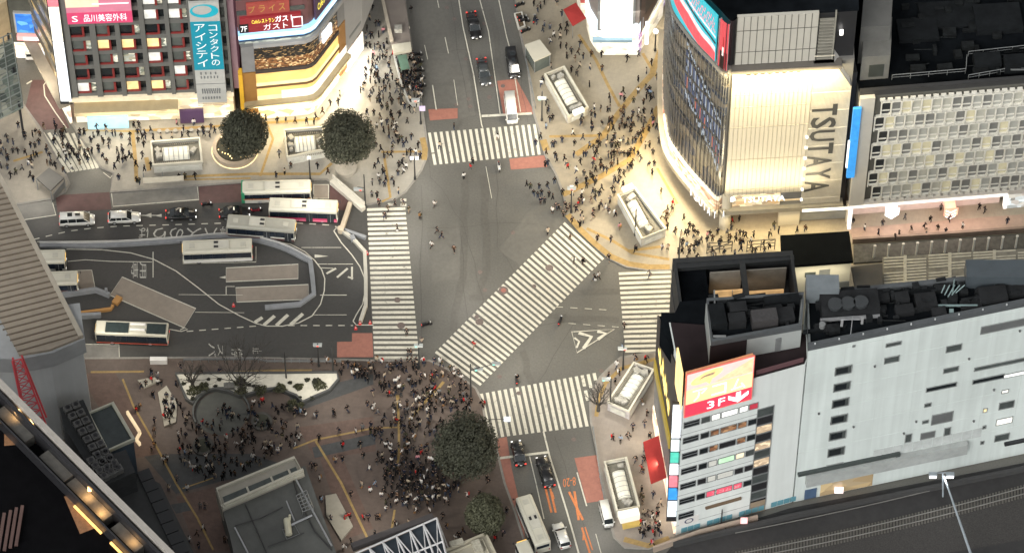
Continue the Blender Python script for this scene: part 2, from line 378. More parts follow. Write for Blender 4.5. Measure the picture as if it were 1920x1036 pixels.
# upper road
line([(854, -40), (868, 50), (888, 140), (903, 234)], .18); line([(894, -20), (916, 60), (938, 215)], .15); line([(933, -10), (950, 70), (957, 95), (976, 210)], .15)
line([(903, 218), (997, 213)], .45); line([(814, -30), (830, 50), (841, 101)], .12, dash=(5, 6)); line([(851, 150), (858, 198)], .1); line([(811, 160), (818, 206)], .18); line([(796, 85), (802, 112)], .1)
line([(903, 234), (905, 240)], .18); line([(911, 312), (922, 372)], .08)
# lower road
line([(1019, 808), (1031, 857), (1045, 900), (1062, 955), (1075, 1000), (1086, 1040)], .26); line([(932, 859), (1030, 847)], .42); line([(993, 855), (1005, 905), (1020, 972)], .15)
line([(1082, 885), (1100, 948)], .2); line([(1117, 1000), (1128, 1040)], .12)
# arrows between lanes at the crossing and its chevron triangle
line([(1042, 575), (1140, 581)], .1, dash=(1.1, 1.1)); line([(1066, 606), (1160, 613)], .1, dash=(1.1, 1.1))
line([(1072, 622), (1152, 617), (1082, 661)], .2, closed=True)
for a, b, c in (((1085, 624), (1109, 631), (1094, 653)), ((1120, 621), (1136, 625), (1121, 636))): line([a, b, c], .55)
line([(1077, 633), (1086, 640), (1081, 652)], .3)
# side street
line([(43, 196), (75, 241)], .18); line([(90, 150), (82, 160), (84, 180), (103, 210), (125, 241)], .18)
line([(60, 152), (50, 158)], .25)
line([(194, 324), (207, 334), (213, 326)], .12)
struct('road_marking', mk, PAINT)
# orange writing in the lower road (reads towards the traffic)
mb = MB()
write(mb, '8-20', G(1079, 893), G(1055, 897)-G(1079, 893), G(1080, 909)-G(1079, 893))
for v in mb.v: v.z = .013
line([(1067, 921), (1093, 974)], .35, m=mb); line([(1077, 920), (1085, 974)], .35, m=mb)
line([(1023, 915), (1034, 960)], .3, m=mb); line([(1031, 912), (1042, 960)], .3, m=mb); mb.flat(Gs([(1034, 935), (1036, 920), (1040, 934)]), .012)
line([(1091, 988), (1106, 1036)], .3, m=mb); line([(1097, 987), (1111, 1030)], .2, m=mb); mb.flat(Gs([(1092, 1012), (1093, 990), (1099, 1010)]), .013)
struct('orange_road_marking', mb, ORNG)
mb = MB()
def roadtext(t, x0, y0, x1, y1):   # upside-down lettering filling a pixel box
    O = G(x1, y0); write(mb, t, O, G(x0, y0)-O, G(x1, y1)-O)
for t, x0, x1 in (('ば', 260, 278), ('り', 287, 311), ('の', 318, 344), ('ス', 350, 378), ('バ', 382, 408)): roadtext(t, x0, 427, x1, 447)
roadtext('停', 413, 425, 426, 439)
for t, x0, y0, x1, y1 in (('専', 246, 491, 259, 521), ('用', 262, 491, 274, 521), ('バ', 391, 643, 405, 669), ('ス', 408, 645, 418, 667), ('停', 434, 652, 455, 670), ('止', 474, 651, 490, 663)):
    O = G(x0, y0); write(mb, t, O, G(x0, y1)-O, G(x1, y0)-O)
for v in mb.v: v.z = .013
struct('road_lettering', mb, PAINTW)
# ---- zebra crossings
def zebra(tl, tr, bl, br, n, wfrac, m=PAINT, skip=()):
    """stripes from edge tl-tr to edge bl-br, n of them"""
    A, B, C, D = G(*tl), G(*tr), G(*bl), G(*br); mb = MB(); rr = random.Random(n)
    for i in range(n):
        t = i/(n-1); a = A.lerp(B, t); c = C.lerp(D, t); st = (B-A)/(n-1)*wfrac/2; su = (D-C)/(n-1)*wfrac/2
        segs = [(0, 1)]
        if i in dict(skip): segs = dict(skip)[i]
        for s0, s1 in segs:
            p0, p1 = a.lerp(c, s0), a.lerp(c, s1); mb.face([(p.x, p.y, .012) for p in (p1-su, p1+su, p0+st, p0-st)])
    struct('crosswalk_marking', mb, m)
zebra((805, 249), (1002, 233), (816, 309), (1011, 290), 19, .50, skip=((0, [(0, .62), (.66, 1)]),))
zebra((688, 393), (702, 670), (760, 391), (786, 670), 31, .55)
zebra((817, 659), (1057, 418), (902, 721), (1131, 486), 36, .52)
zebra((1160, 513), (1172, 658), (1258, 509), (1268, 656), 17, .55)
mb = MB()
for k in range(20):
    tx, ty = 902.5+11.12*k, 737.5-2.03*k; bx, by = 920+11.3*k, 821-1.39*k
    segs = {17: [(0, .22), (.3, .5)], 18: [(0, .27)], 19: [(0, .14)]}.get(k, [(0, 1)])
    for s0, s1 in segs:
        q = [(tx+(bx-tx)*s, ty+(by-ty)*s) for s in (s0, s1)]
        P = [G(q[1][0]-3, q[1][1]+.5), G(q[1][0]+3, q[1][1]-.5), G(q[0][0]+3, q[0][1]-.5), G(q[0][0]-3, q[0][1]+.5)]
        mb.face([(p.x, p.y, .012) for p in P])
struct('crosswalk_marking', mb, PAINT)
mb = MB()
for a in ((727, 383, 738, 383), (751, 375, 762, 375), (751, 384, 762, 384)): line([(a[0], a[1]), (a[2], a[3])], .5, m=mb)
for i in range(9):   # side street crossing
    line([(80+i*11.3, 249+i*.2), (125+i*11.3*.68+4, 323-i*1.1)], .50, z=.013, m=mb)
line([(62, 246), (122, 322)], .3, z=.013, m=mb)
struct('crosswalk_marking', mb, PAINT)
# ---- manhole covers
mb = MB()
def disc(mb, c, r, z, n=16): mb.flat([(c.x+r*math.cos(2*math.pi*k/n), c.y+r*math.sin(2*math.pi*k/n)) for k in range(n)], z)
for x, y, r in ((944, 544, .75), (899, 603, .62), (1030, 502, .62), (752, 610, .6), (1037, 172, .45), (780, 253, .7), (745, 562, .5)):
    disc(mb, G(x, y), r, .02)
rq = random.Random(2)
for k in range(26): disc(mb, G(rq.uniform(700, 1150), rq.uniform(330, 1000)) if k < 14 else G(rq.uniform(800, 960), rq.uniform(10, 200)), .36, .0125)
struct('manhole_cover', mb, mat('manhole_iron', (.12, .095, .085), .6, .4, 6))
mb = MB(); disc(mb, G(944, 544), .4, .026); struct('manhole_cover', mb, mat('manhole_centre', (.25, .1, .08), .6))
mb = MB()
for px in ([(790, 240), (810, 330), (870, 420), (905, 560), (860, 690)], [(930, 320), (935, 460), (990, 560)], [(800, 430), (960, 415), (1060, 430)], [(862, 430), (880, 640)], [(930, 620), (1080, 600), (1160, 640)], [(1000, 730), (1080, 600)], [(120, 640), (300, 655), (640, 640)], [(300, 540), (420, 560)], [(970, 110), (990, 230)], [(800, 100), (880, 92), (886, 150)], [(840, -20), (880, 210)], [(1040, 820), (1110, 1030)], [(790, 350), (790, 640)]):
    P = smooth0(Gs(px)); mb.strip(P, .05, .001)
struct('asphalt_crack', mb, mat('crack_tar', (.072, .069, .061), .8, .3, 4))
mb = MB()
for px, wd in (([(870, 330), (872, 480), (850, 620)], 1.1), ([(905, 330), (915, 480), (900, 560)], 1.1), ([(980, 660), (1000, 730)], 1.0), ([(920, 20), (955, 210)], .9), ([(868, 10), (896, 210)], 1.0), ([(1000, 590), (1160, 600)], 1.0), ([(880, 560), (1160, 545)], 1.0)):
    mb.strip(smooth0(Gs(px)), wd, -.010)
struct('polished_lane', mb, mat('asphalt_polished', (.088, .085, .075), .4, .16, 2, big=.2))
# ---- tactile paving
mb = MB(); TZ = .128
def tac(px, wd=.45): mb.strip(Gs(px, TZ), wd, TZ)
tac([(1064, 402), (1088, 430), (1115, 456), (1145, 480), (1178, 494), (1215, 500), (1256, 500)], .95)
tac([(1100, 428), (1150, 452), (1185, 474), (1255, 486)], .5); tac([(1018, 262), (1025, 282)], 1.1)
tac([(1030, 256), (1130, 254)], .5); tac([(1080, 290), (1130, 256), (1160, 212), (1196, 168), (1222, 140), (1240, 90)], .95); tac([(1055, 365), (1128, 330), (1180, 300), (1215, 240), (1235, 200)], .95)
tac([(1085, 65), (1117, 112), (1140, 160), (1162, 200)], .5); tac([(1205, 100), (1222, 130), (1235, 150)], .5); tac([(1232, 315), (1270, 382)], .4)
tac([(1180, 470), (1240, 462)], .5)
tac([(250, 205), (160, 245), (250, 246), (420, 236), (560, 226), (600, 222)], .5); tac([(248, 245), (254, 300), (256, 340)], .6); tac([(274, 295), (280, 320)], .7); tac([(270, 336), (370, 330), (470, 326), (600, 326), (622, 306)], .5)
tac([(500, 232), (512, 260), (488, 330)], .4); tac([(715, 285), (790, 284)], .4); tac([(720, 290), (732, 370), (716, 378)], .4); tac([(792, 258), (797, 280), (795, 300)], .9); tac([(345, 337), (470, 334)], .3)
tac([(25, 302), (80, 285)], .4)
tac([(170, 697), (270, 696)], .35); tac([(350, 700), (520, 694), (585, 694)], .35); tac([(230, 710), (250, 760), (290, 830), (330, 905), (370, 970), (400, 1030)], .3); tac([(342, 915), (400, 895)], .2); tac([(550, 840), (590, 824), (700, 802), (745, 800)], .3); tac([(592, 826), (640, 905), (690, 1010)], .35)
tac([(746, 760), (748, 790), (748, 850), (744, 880)], .35); tac([(745, 740), (748, 760)], .5); tac([(832, 715), (815, 735), (790, 760), (768, 785)], .45); tac([(740, 955), (733, 1000)], .3)
tac([(1230, 672), (1165, 690), (1135, 718), (1122, 750), (1118, 780)], .6); tac([(1170, 1010), (1215, 1022), (1255, 1008)], .9); tac([(1190, 700), (1215, 672)], .8)
struct('tactile_paving', mb, YEL)
# plaza lines and pale stones by the station square
for p, lb in (([(296, 735), (312, 722), (332, 755), (330, 790), (308, 798)], 'tall pale stone slab left of the empty circle in the square'), ([(610, 928), (630, 924), (662, 985), (640, 1012), (612, 965)], 'pale kite shaped stone slab right of the station office'), ([(258, 712), (288, 706), (300, 712), (270, 726)], 'small pale stone slab at the left end of the planting bed')):
    mb = MB(); mb.prism(Gs(p, .5), .1, .5); tag(obj('stone_bench', mb, mat('pale_stone', (.30, .28, .23), .7, .1, 1)), lb, 'bench')
# rails in the dark yard below the white building
mb = MB(); mb.flat(Gs([(1262, 1020), (1480, 952), (1925, 866), (2000, 850), (2000, 1120), (1180, 1120)]), .02); struct('service_road', mb, mat('dark_yard', (.020, .0195, .0195), .8, .25, .8, big=.35))
mb = MB(); mb.flat(Gs([(1200, 1062), (1925, 925), (1925, 1010), (1300, 1120)]), .05); struct('ballast', mb, mat('ballast', (.034, .032, .030), .95, .5, 6))
mb = MB(); r0, r1 = (1380, 1046), (1990, 900)
for i in range(105):
    t = i/105; a = G(r0[0]+(r1[0]-r0[0])*t, r0[1]+(r1[1]-r0[1])*t+8*math.sin(t*3)); 
    b = G(r0[0]+(r1[0]-r0[0])*(t+.01), r0[1]+(r1[1]-r0[1])*(t+.01)); d = (b-a); mb.box((a.x, a.y, .12), (.26, 2.2, .14), -.23+.25-.06)
struct('railway_sleepers', mb, mat('sleeper', (.085, .08, .07), .9, .3, 2))
mb = MB()
for off in (-.53, .53, 4.2):
    P = []
    for i in range(12):
        t = i/11; a = G(r0[0]+(r1[0]-r0[0])*t, r0[1]+(r1[1]-r0[1])*t+8*math.sin(t*3)); P.append((a.x, a.y+off, 0))
    mb.wall(P, .09, .19, .33)
struct('railway_track', mb, mat('rail_steel', (.22, .215, .20), .4, .1, 1, metal=.3))
mb = MB(); mb.wall(Gs([(1262, 1024), (1480, 972), (1760, 915), (1990, 868)]), .5, 0, 1.1); tag(obj('yard_wall', mb, mat('dark_concrete', (.035, .035, .035), .9)), 'long low dark wall between service road and railway', 'wall')
mb = MB(); mb.wall(Gs([(1225, 1034), (1310, 1003), (1420, 975)]), .35, 0, 1.4); tag(obj('orange_fence', mb, mat('pale_barrier', (.30, .24, .19), .7)), 'pale orange topped barrier at the foot of the sign building', 'barrier')
# ============================================================ BUILDINGS
def building(name, label, cat, base): return thing(name, label, cat, Vector((base.x, base.y, 0)))
def roofbox(parent, name, px, z0, h, m):
    """box on a roof; px = 4 roof-plane pixel corners"""
    mb = MB(); mb.prism(Gs(px, z0), z0, z0+h); return obj(name, mb, m, parent)
# ---------------- curved-glass tower with the lit white facade
A = G(1348, 427); B = G(1577, 414); F = Fac(A, B)
H1 = F.px(1373, 124)[1]; H2 = hgt(G(1350, 427), 38)
q = building('glass_corner_building', 'curved glass building with a glowing cream facade and tall vertical lettering', 'building', A)
CRV = [(1343, 396), (1322, 374), (1295, 345), (1270, 312), (1254, 285), (1247, 250), (1244, 215), (1243, 150), (1246, 60)]
C5 = [G(x, y, 5) for x, y in CRV]; C5 = [Vector((p.x, p.y, 0)) for p in C5]
# smooth the curve
def smooth(P, n=3):
    out = []
    for i in range(len(P)-1):
        p0 = P[max(i-1, 0)]; p1 = P[i]; p2 = P[i+1]; p3 = P[min(i+2, len(P)-1)]
        for k in range(n):
            t = k/n; out.append(.5*((2*p1)+(p2-p0)*t+(2*p0-5*p1+4*p2-p3)*t*t+(3*p1-p0-3*p2+p3)*t**3))
    return out+[P[-1]]
CS = smooth([F.P(.3, 0, 0)]+C5, 4)
back = F.u*0+Vector((F.n.x, F.n.y, 0))*-1
FR = F.P(F.L*.985, 0)
body = [p for p in CS]+[CS[-1]+Vector((28, 6, 0)), F.P(F.L*.985, 0, -34)+Vector((3, 0, 0)), FR, ]
mb = MB(); mb.prism([(p+Vector((.0, .0, 0))+(Vector((CS[0].x+12, CS[0].y+10, 0))-p).normalized()*.35)[:] for p in body], 6.2, H1-.2); obj('wall', mb, mat('tower_core', (.16, .155, .14), .7), q)
mb = MB(); inner = [p+(Vector((CS[0].x+12, CS[0].y+14, 0))-p).normalized()*5 for p in body]; mb.prism(inner, .1, 6.2); obj('ground_floor', mb, shopmat('tower_shop', [(.5, .33, .16), (.9, .7, .4), (.25, .18, .12), (.8, .72, .6)], .35, .7), q)
# glass skin
mb = MB(); mm = MB(); sl = MB(); L = 0
for i in range(len(CS)-1):
    a, b = CS[i], CS[i+1]; n = Vector(((b-a).y, -(b-a).x, 0)).normalized()
    if n.dot(CAM-a) < 0 and n.x > 0: n = -n
    if n.x > 0 and i > 3: n = -n
    k = max(1, round((b-a).length/1.25))
    mb.face([a+Vector((0, 0, 9)), b+Vector((0, 0, 9)), b+Vector((0, 0, H1-1)), a+Vector((0, 0, H1-1))])
    for j in range(k):
        p = a.lerp(b, j/k)+n*.1
        mm.box((p.x, p.y, (9+H1-1)/2), (.10, .10, H1-10), math.atan2((b-a).y, (b-a).x))
    for zz in range(4, 11):
        z = 4+zz*3.7
        if z < H1-2 and z > 9: sl.hexa([a+Vector((0, 0, z))+n*.02, b+Vector((0, 0, z))+n*.02, b+Vector((0, 0, z))+n*.12, a+Vector((0, 0, z))+n*.12, a+Vector((0, 0, z+.5))+n*.02, b+Vector((0, 0, z+.5))+n*.02, b+Vector((0, 0, z+.5))+n*.12, a+Vector((0, 0, z+.5))+n*.12])
gm = shopmat('tower_glass', [(.012, .014, .016), (.05, .045, .037), (.025, .033, .05), (.01, .012, .014), (.12, .10, .07), (.03, .04, .06), (.015, .016, .02)], .6, .35)
obj('glass_skin', mb, gm, q); obj('mullion', mm, mat('mullion_silver', (.20, .195, .18), .35, metal=.4), q); obj('floor_band', sl, mat('floor_band', (.045, .043, .038), .5), q)
# ledge with lettering, lit shelf above the entrance
def curveband(pts, z0, z1, o0, o1):
    mb = MB()
    for i in range(len(pts)-1):
        a, b = pts[i], pts[i+1]; d = (b-a).normalized(); n = Vector((d.y, -d.x, 0)); n = n if n.x < 0 or (n.y < 0 and i < 2) else -n
        mb.hexa([a+n*o0+Vector((0, 0, z0)), b+n*o0+Vector((0, 0, z0)), b+n*o1+Vector((0, 0, z0)), a+n*o1+Vector((0, 0, z0)), a+n*o0+Vector((0, 0, z1)), b+n*o0+Vector((0, 0, z1)), b+n*o1+Vector((0, 0, z1)), a+n*o1+Vector((0, 0, z1))])
    return mb
obj('canopy', curveband(CS, 4.6, 5.6, -1, .9), mat('canopy_cream', (.30, .27, .2), .5), q)
obj('lit_band', curveband(CS[:26], 8.2, 8.9, 0, .3), glow('band_white', (1, .9, .7), .42), q)
obj('shop_window', curveband(CS, 5.6, 8.2, -.1, .15), shopmat('tower_mezz', [(.55, .35, .2), (.15, .1, .08), (.9, .7, .45), (.35, .12, .08), (.8, .75, .6)], .22, 1.1), q)
obj('ledge', curveband(CS, H1-1.0, H1-.1, -.2, .6), mat('ledge_grey', (.2, .19, .17), .5), q)
mb = MB()
seg = (CS[8]-CS[4]); 
for i, ch in enumerate('TSUTAYA'):
    i0 = 11-i*1.35
    def at(t):
        k = int(t); return CS[k].lerp(CS[k+1], t-k)
    a = at(i0); b = at(i0-1.1); d = (b-a).normalized(); n = Vector((d.y, -d.x, 0))
    write(mb, ch, a+n*1.05+Vector((0, 0, 4.5)), (b-a), Vector((0, 0, 1.9)))
obj('lettering', mb, glow('letter_white', (1, 1, 1), 1.6), q)
# screens above the ledge
def at(t):
    k = min(int(t), len(CS)-2); return CS[k].lerp(CS[k+1], t-k)
HT = hgt(F.P(.5, 0), 34)
def screen(t0, t1, name, label, m, z0=H1+.3, z1=HT, off=.5):
    pts = [at(t0+(t1-t0)*i/8) for i in range(9)]
    return pts
upper = [p+(Vector((CS[0].x+12, CS[0].y+14, 0))-p).normalized()*.9 for p in body]
mb = MB(); mb.prism(upper, H1-.1, HT-.6); obj('upper_wall', mb, BLK, q)
mb = MB(); mb.prism([p+(Vector((CS[0].x+12, CS[0].y+14, 0))-p).normalized()*.6 for p in body], HT-.6, HT-.1); obj('roof', mb, ROOFD, q)
def band_on(t0, t1, z0, z1, o0, o1, n=10):
    P = [at(t0+(t1-t0)*i/n) for i in range(n+1)]; return curveband(P, z0, z1, o0, o1)
sc = tag(obj('led_screen', band_on(3.2, 5.9, H1+.2, HT-.4, .3, .5), mat('screen_red', (.35, .05, .06), .4, em=(.80, .09, .10), es=.42)), 'tall red screen showing a dark bottle beside the tower corner', 'screen')
mb = MB(); P = at(4.3); Q = at(4.8); n_ = Vector(((Q-P).y, -(Q-P).x, 0)).normalized(); n_ = n_ if n_.x < 0 else -n_
b2 = band_on(3.6, 5.4, H1+.3, H1+4.2, .5, .56); obj('picture', b2, mat('screen_black', (.02, .01, .01), .3), sc)
b3 = band_on(4.2, 4.8, H1+3.4, H1+5.4, .56, .6); obj('picture', b3, glow('screen_glass', (1, .75, .7), .6), sc)
b4 = band_on(4.35, 4.6, H1+5.4, H1+7.6, .5, .58); obj('picture', b4, mat('bottle', (.25, .02, .02), .3, em=(.3, .02, .02), es=.4), sc)
obj('frame', band_on(3.0, 3.2, H1+.1, HT-.3, .2, .6, 2), CHROME, sc); obj('frame', band_on(5.9, 6.1, H1+.1, HT-.3, .2, .6, 2), CHROME, sc)
sc = tag(obj('led_screen', band_on(6.9, 30, H1+.2, HT-.4, .3, .5, 30), mat('screen_teal', (.03, .3, .34), .4, em=(.03, .42, .50), es=.55)), 'large curved teal screen with red and white ribbon swirls', 'screen')
def wave(z_lo, z_hi, o, m, t0=6.9, t1=22, f=lambda t: 0):
    mb = MB(); N = 40
    for i in range(N):
        ta = t0+(t1-t0)*i/N; tb = t0+(t1-t0)*(i+1)/N; a, b = at(ta), at(tb); d = (b-a).normalized(); n = Vector((d.y, -d.x, 0)); n = n if n.x < 0 else -n
        za, zb = f(ta), f(tb); lim = lambda z: min(max(z, H1+.3), HT-.5)
        mb.face([a+n*o+Vector((0, 0, lim(z_lo+za))), b+n*o+Vector((0, 0, lim(z_lo+zb))), b+n*o+Vector((0, 0, lim(z_hi+zb))), a+n*o+Vector((0, 0, lim(z_hi+za)))])
    obj('ribbon', mb, m, sc)
wave(H1-1, H1+2.6, .54, glow('ribbon_red', (1, .10, .12), .55), f=lambda t: (t-6.9)*.28)
wave(H1+2.2, H1+3.4, .57, glow('ribbon_pink', (1, .62, .62), .75), f=lambda t: (t-6.9)*.28+.2*math.sin(t))
wave(H1+5.6, H1+6.0, .57, glow('ribbon_white', (.85, .95, 1), .7), f=lambda t: (t-6.9)*.22)
wave(H1+4.2, H1+4.7, .56, mat('ribbon_dark', (.02, .02, .03), .4), f=lambda t: (t-6.9)*.26)
mb = MB()
for j in range(5):
    z = H1+6.6+j*.7
    for i in range(22):
        ta = 7.1+i*.32+j*.15
        if (i*7+j*3) % 5 < 3:
            a, b = at(ta), at(ta+.22); d = (b-a).normalized(); n = Vector((d.y, -d.x, 0)); n = n if n.x < 0 else -n
            z2 = min(z+.25*math.sin(i*1.3+j), HT-1.1); mb.face([a+n*.6+Vector((0, 0, z2)), b+n*.6+Vector((0, 0, z2+.3)), b+n*.6+Vector((0, 0, z2+.7)), a+n*.6+Vector((0, 0, z2+.5))])
obj('script', mb, glow('script_red', (1, .35, .4), .6), sc)
# inner screen's reflection painted on the glass: glowing blue diagonal band of pictures
mb = MB(); mb2 = MB(); mb3 = MB(); rr = random.Random(5)
for i in range(44):
    t = 4.2+i*.25; a, b = at(t), at(t+.22); d = (b-a).normalized(); n = Vector((d.y, -d.x, 0)); n = n if n.x < 0 else -n; z = 16+(t-4.2)*.95
    for (dz, h, mmb) in ((rr.uniform(-1.4, -.2), 1.1, mb), (1.2, 2.6, mb2 if i % 5 else mb3), (4.2, .8+rr.random(), mb if i % 2 else mb2), (6.4, 3.0, mb2 if i % 4 else mb), (rr.uniform(10, 11), .7, mb)):
        mmb.face([a+n*.06+Vector((0, 0, z+dz)), b+n*.06+Vector((0, 0, z+dz)), b+n*.06+Vector((0, 0, z+dz+h)), a+n*.06+Vector((0, 0, z+dz+h))])
obj('reflected_picture', mb, glow('pic_blue', (.5, .58, .68), .22), q); obj('reflected_picture', mb2, glow('pic_navy', (.09, .12, .22), .22), q); obj('reflected_picture', mb3, glow('pic_red', (.7, .2, .14), .25), q)
# front facade
CREAM = mat('cream_facade_panel', (.56, .51, .39), .45, .03, .3)
sL = F.px(1374, 130)[0]; sR = F.px(1500, 390)[0]; zb = 9.0
mb = MB(); F.box(mb, sL, sR, zb, H1-1.0, 0, .5); obj('facade_panel', mb, CREAM, q)
mb = MB(); nl = 18
for i in range(nl+1):
    a = sL+(sR-sL)*i/nl; F.box(mb, a-.035, a+.035, zb, H1-1.2, .5, .56)
for z in (zb+1.4, zb+9, zb+17, zb+25, H1-9.5): F.box(mb, sL, sR, z, z+.05, .5, .55)
obj('facade_joint', mb, mat('cream_joint', (.37, .33, .24), .5), q)
for i in range(8):
    a, z = F.px(1403.5+13.4*i, 138-.95*i, .5); mb = MB(); mb.tube([F.P(a, z, .48), F.P(a, z, .62)], .42, 12); obj('round_vent', mb, mat('vent_dark', (.035, .03, .02), .5), q)
# corner cylinder, ledge, white letters, entrance
mb = MB(); mb.tube([F.P(.9, 0, -.3), F.P(.9, 8.9, -.3)], .9, 14); obj('column', mb, CREAM, q)
mb = MB(); F.box(mb, .2, F.L-.1, 4.4, 5.4, -.5, .9); obj('canopy', mb, mat('canopy_cream', (.30, .27, .2), .5), q)
mb = MB(); F.box(mb, 1.8, sR-3.2, 5.4, 9.0, -.2, .1); obj('shop_window', mb, shopmat('lit_mezz', [(.6, .38, .18), (.95, .8, .5), (.3, .2, .12), (.95, .85, .6)], .28, 1.0), q)
mb = MB(); F.ptext(mb, 'TSUTAYA', 1392, 368, 1472, 378, .4); a, z = F.px(1372, 374, .4); mb.tube([F.P(a, z, .3), F.P(a, z, .42)], .55, 12); obj('lettering', mb, glow('letter_white', (1, 1, 1), 1.6), q)
mb = MB(); F.box(mb, 1.8, F.L-1, .12, 4.4, -6.0, -5.6); F.box(mb, 1.8, F.L-1, 4.2, 4.4, -5.6, -.5); obj('entrance', mb, glow('entrance_warm', (1, .74, .4), .55), q)
mb = MB(); F.box(mb, sR-3.2, sR, .12, 4.4, -.6, .3); obj('pillar', mb, CREAM, q); mb = MB(); F.box(mb, sR+7.2, sR+8.2, .12, 4.4, -.6, .3); obj('pillar', mb, CREAM, q)
mb = MB(); F.box(mb, sR, sR+7.2, .4, 3.6, -.4, -.2); obj('shutter', mb, mat('shutter', (.3, .32, .33), .4, metal=.5), q)
mb = MB(); F.box(mb, sR+.2, sR+7.4, 4.3, 4.9, .92, 1.0); obj('light_strip', mb, glow('strip_white', (1, .93, .75), 1.4), q)
# lattice panel with the chamfered corner
s0 = sR+.05; s1 = F.px(1590, 180)[0]; s1 = max(s1, F.px(1568, 420)[0]); zc = F.px(1593, 158)[1]; sc_ = F.px(1564, 112)[0]
mb = MB(); poly = [(s0, 5.6), (s1, 5.6), (s1, zc), (sc_, H1), (s0, H1)]
for f in (0,):
    fr = [F.P(a, z, .35) for a, z in poly]; bk = [F.P(a, z, -.2) for a, z in poly]; mb.face(fr)
    for i in range(5): j = (i+1) % 5; mb.face([fr[i], bk[i], bk[j], fr[j]])
obj('lattice_panel', mb, mat('lattice_panel', (.54, .49, .38), .5, .05, .4), q)
mb = MB(); n = 30
for i in range(n+1):
    a = s0+(s1-s0)*i/n; zt = H1 if a <= sc_ else H1-(H1-zc)*(a-sc_)/(s1-sc_)
    F.box(mb, a-.05, a+.05, 5.6, zt, .35, .47)
for k in range(9): z = 7+k*4.4; F.box(mb, s0, s1 if z < zc else sc_, z, z+.12, .35, .5)
obj('lattice', mb, mat('lattice_rib', (.64, .59, .47), .45), q)
mb = MB()
for k in range(7): F.box(mb, s0-.25, s0+.05, 7+k*4.4*.6, 7.25+k*4.4*.6, .5, .85)
obj('spotlight', mb, LAMPW, q)
mb = MB()
x0a, za = F.px(1540, 196, .5); x1a, zb_ = F.px(1536, 362, .5)
for i, ch in enumerate('TSUTAYA'):
    zt = za-(za-zb_)*i/7; zbm = za-(za-zb_)*(i+.86)/7; cx = F.px(1547-2.5*i, 196+24*i, .5)[0]
    F.text(mb, ch+'~', cx-1.9, cx+1.9, zbm, zt, .52, -90)
obj('vertical_lettering', mb, mat('letter_grey', (.055, .055, .05), .5), q)
# set-back panelled screen wall on the roof line
mb = MB(); sa, sb = F.px(1379, 80, -.6)[0], F.px(1530, 80, -.6)[0]; F.box(mb, sa, sb, H1+.1, HT, -.6, -.1); obj('parapet_panel', mb, mat('parapet_cream', (.44, .42, .36), .5, .04, .4), q)
mb = MB()
for i in range(13): a = sa+(sb-sa)*i/12; F.box(mb, a-.04, a+.04, H1+.1, HT, -.1, -.04)
for z in (H1+3, H1+8): F.box(mb, sa, sb, z, z+.08, -.1, -.04)
obj('panel_joint', mb, mat('joint_dark', (.10, .10, .085), .5), q)
mb = MB(); F.box(mb, .2, F.L-2.4, H1-1.0, H1, -.4, .9); obj('ledge', mb, mat('ledge_dark', (.12, .11, .095), .5), q)
mb = MB()
for k in range(13): F.box(mb, sb+.2, sb+2.4, H1+.3+k*.75, H1+.5+k*.75, -.5, -.1)
F.box(mb, sb+2.4, sb+2.6, H1+.1, HT, -.5, -.1); obj('louvre', mb, mat('louvre', (.25, .24, .2), .5), q)
mb = MB(); F.box(mb, sb+3.3, sb+3.8, H1+5.6, H1+6.6, -.5, -.2); obj('lamp', mb, LAMPW, q)
# pale side wall
mb = MB(); e = F.P(s1, 0, .3); e2 = e+Vector((1.2, 26, 0)); mb.face([F.P(sc_, H1, .3), F.P(s1, zc, .3), F.P(s1, 5, .3), e2+Vector((0, 0, 5)), e2+Vector((0, 0, HT+6)), F.P(sc_, HT+4, -10)]); obj('side_wall', mb, mat('side_wall_grey', (.42, .41, .38), .6), q)
mb = MB(); P4 = [F.P(sb+4.2, 0, -9), F.P(s1-.6, 0, -9), F.P(s1+1.5, 0, -30), F.P(sb+5, 0, -30)]; mb.prism([p[:] for p in P4], H1-1, HT+8); obj('stair_tower', mb, mat('stair_tower_grey', (.12, .125, .12), .6), q)
mb = MB(); mb.prism([p[:] for p in [F.P(sa+1, 0, -9), F.P(sb-5, 0, -9), F.P(sb-5, 0, -22), F.P(sa+1, 0, -22)]], HT-.1, HT+.5); obj('roof_hatch', mb, ROOFD, q)
# lamps of this tower: floodlights under the ledge and lights in the entrance, plus an added plaza wash
area('ledge_floodlight', F.P((sL+sR)/2, H1-.5, 3.2), F.P((sL+sR)/2, H1-16, .5), 18, .6, 15000, (1, .82, .48))
area('ledge_floodlight', F.P((sL+sR)/2, 10.0, 3.6), F.P((sL+sR)/2, 26, .5), 18, .6, 3200, (1, .84, .55))
area('entrance_lamp', F.P(F.L*.45, 4.3, 1.3), F.P(F.L*.45, 0, 7), 18, 1.2, 3600, (1, .78, .42))
for t, p in ((8, 900), (14, 1300), (20, 1300), (26, 1000)):
    a = at(t); area('canopy_and_fill_lamp', a+Vector((-1.9, -.6, 4.4)), a+Vector((-9, -3, 0)), 6, .8, p*.9, (1, .76, .36)); area('canopy_and_fill_lamp', a+Vector((-1.5, -.5, 11)), a+Vector((-13, -8, 0)), 7, 2, p*3.6, (1, .84, .58))  # upper row added on the facade to spread warm light over the plaza
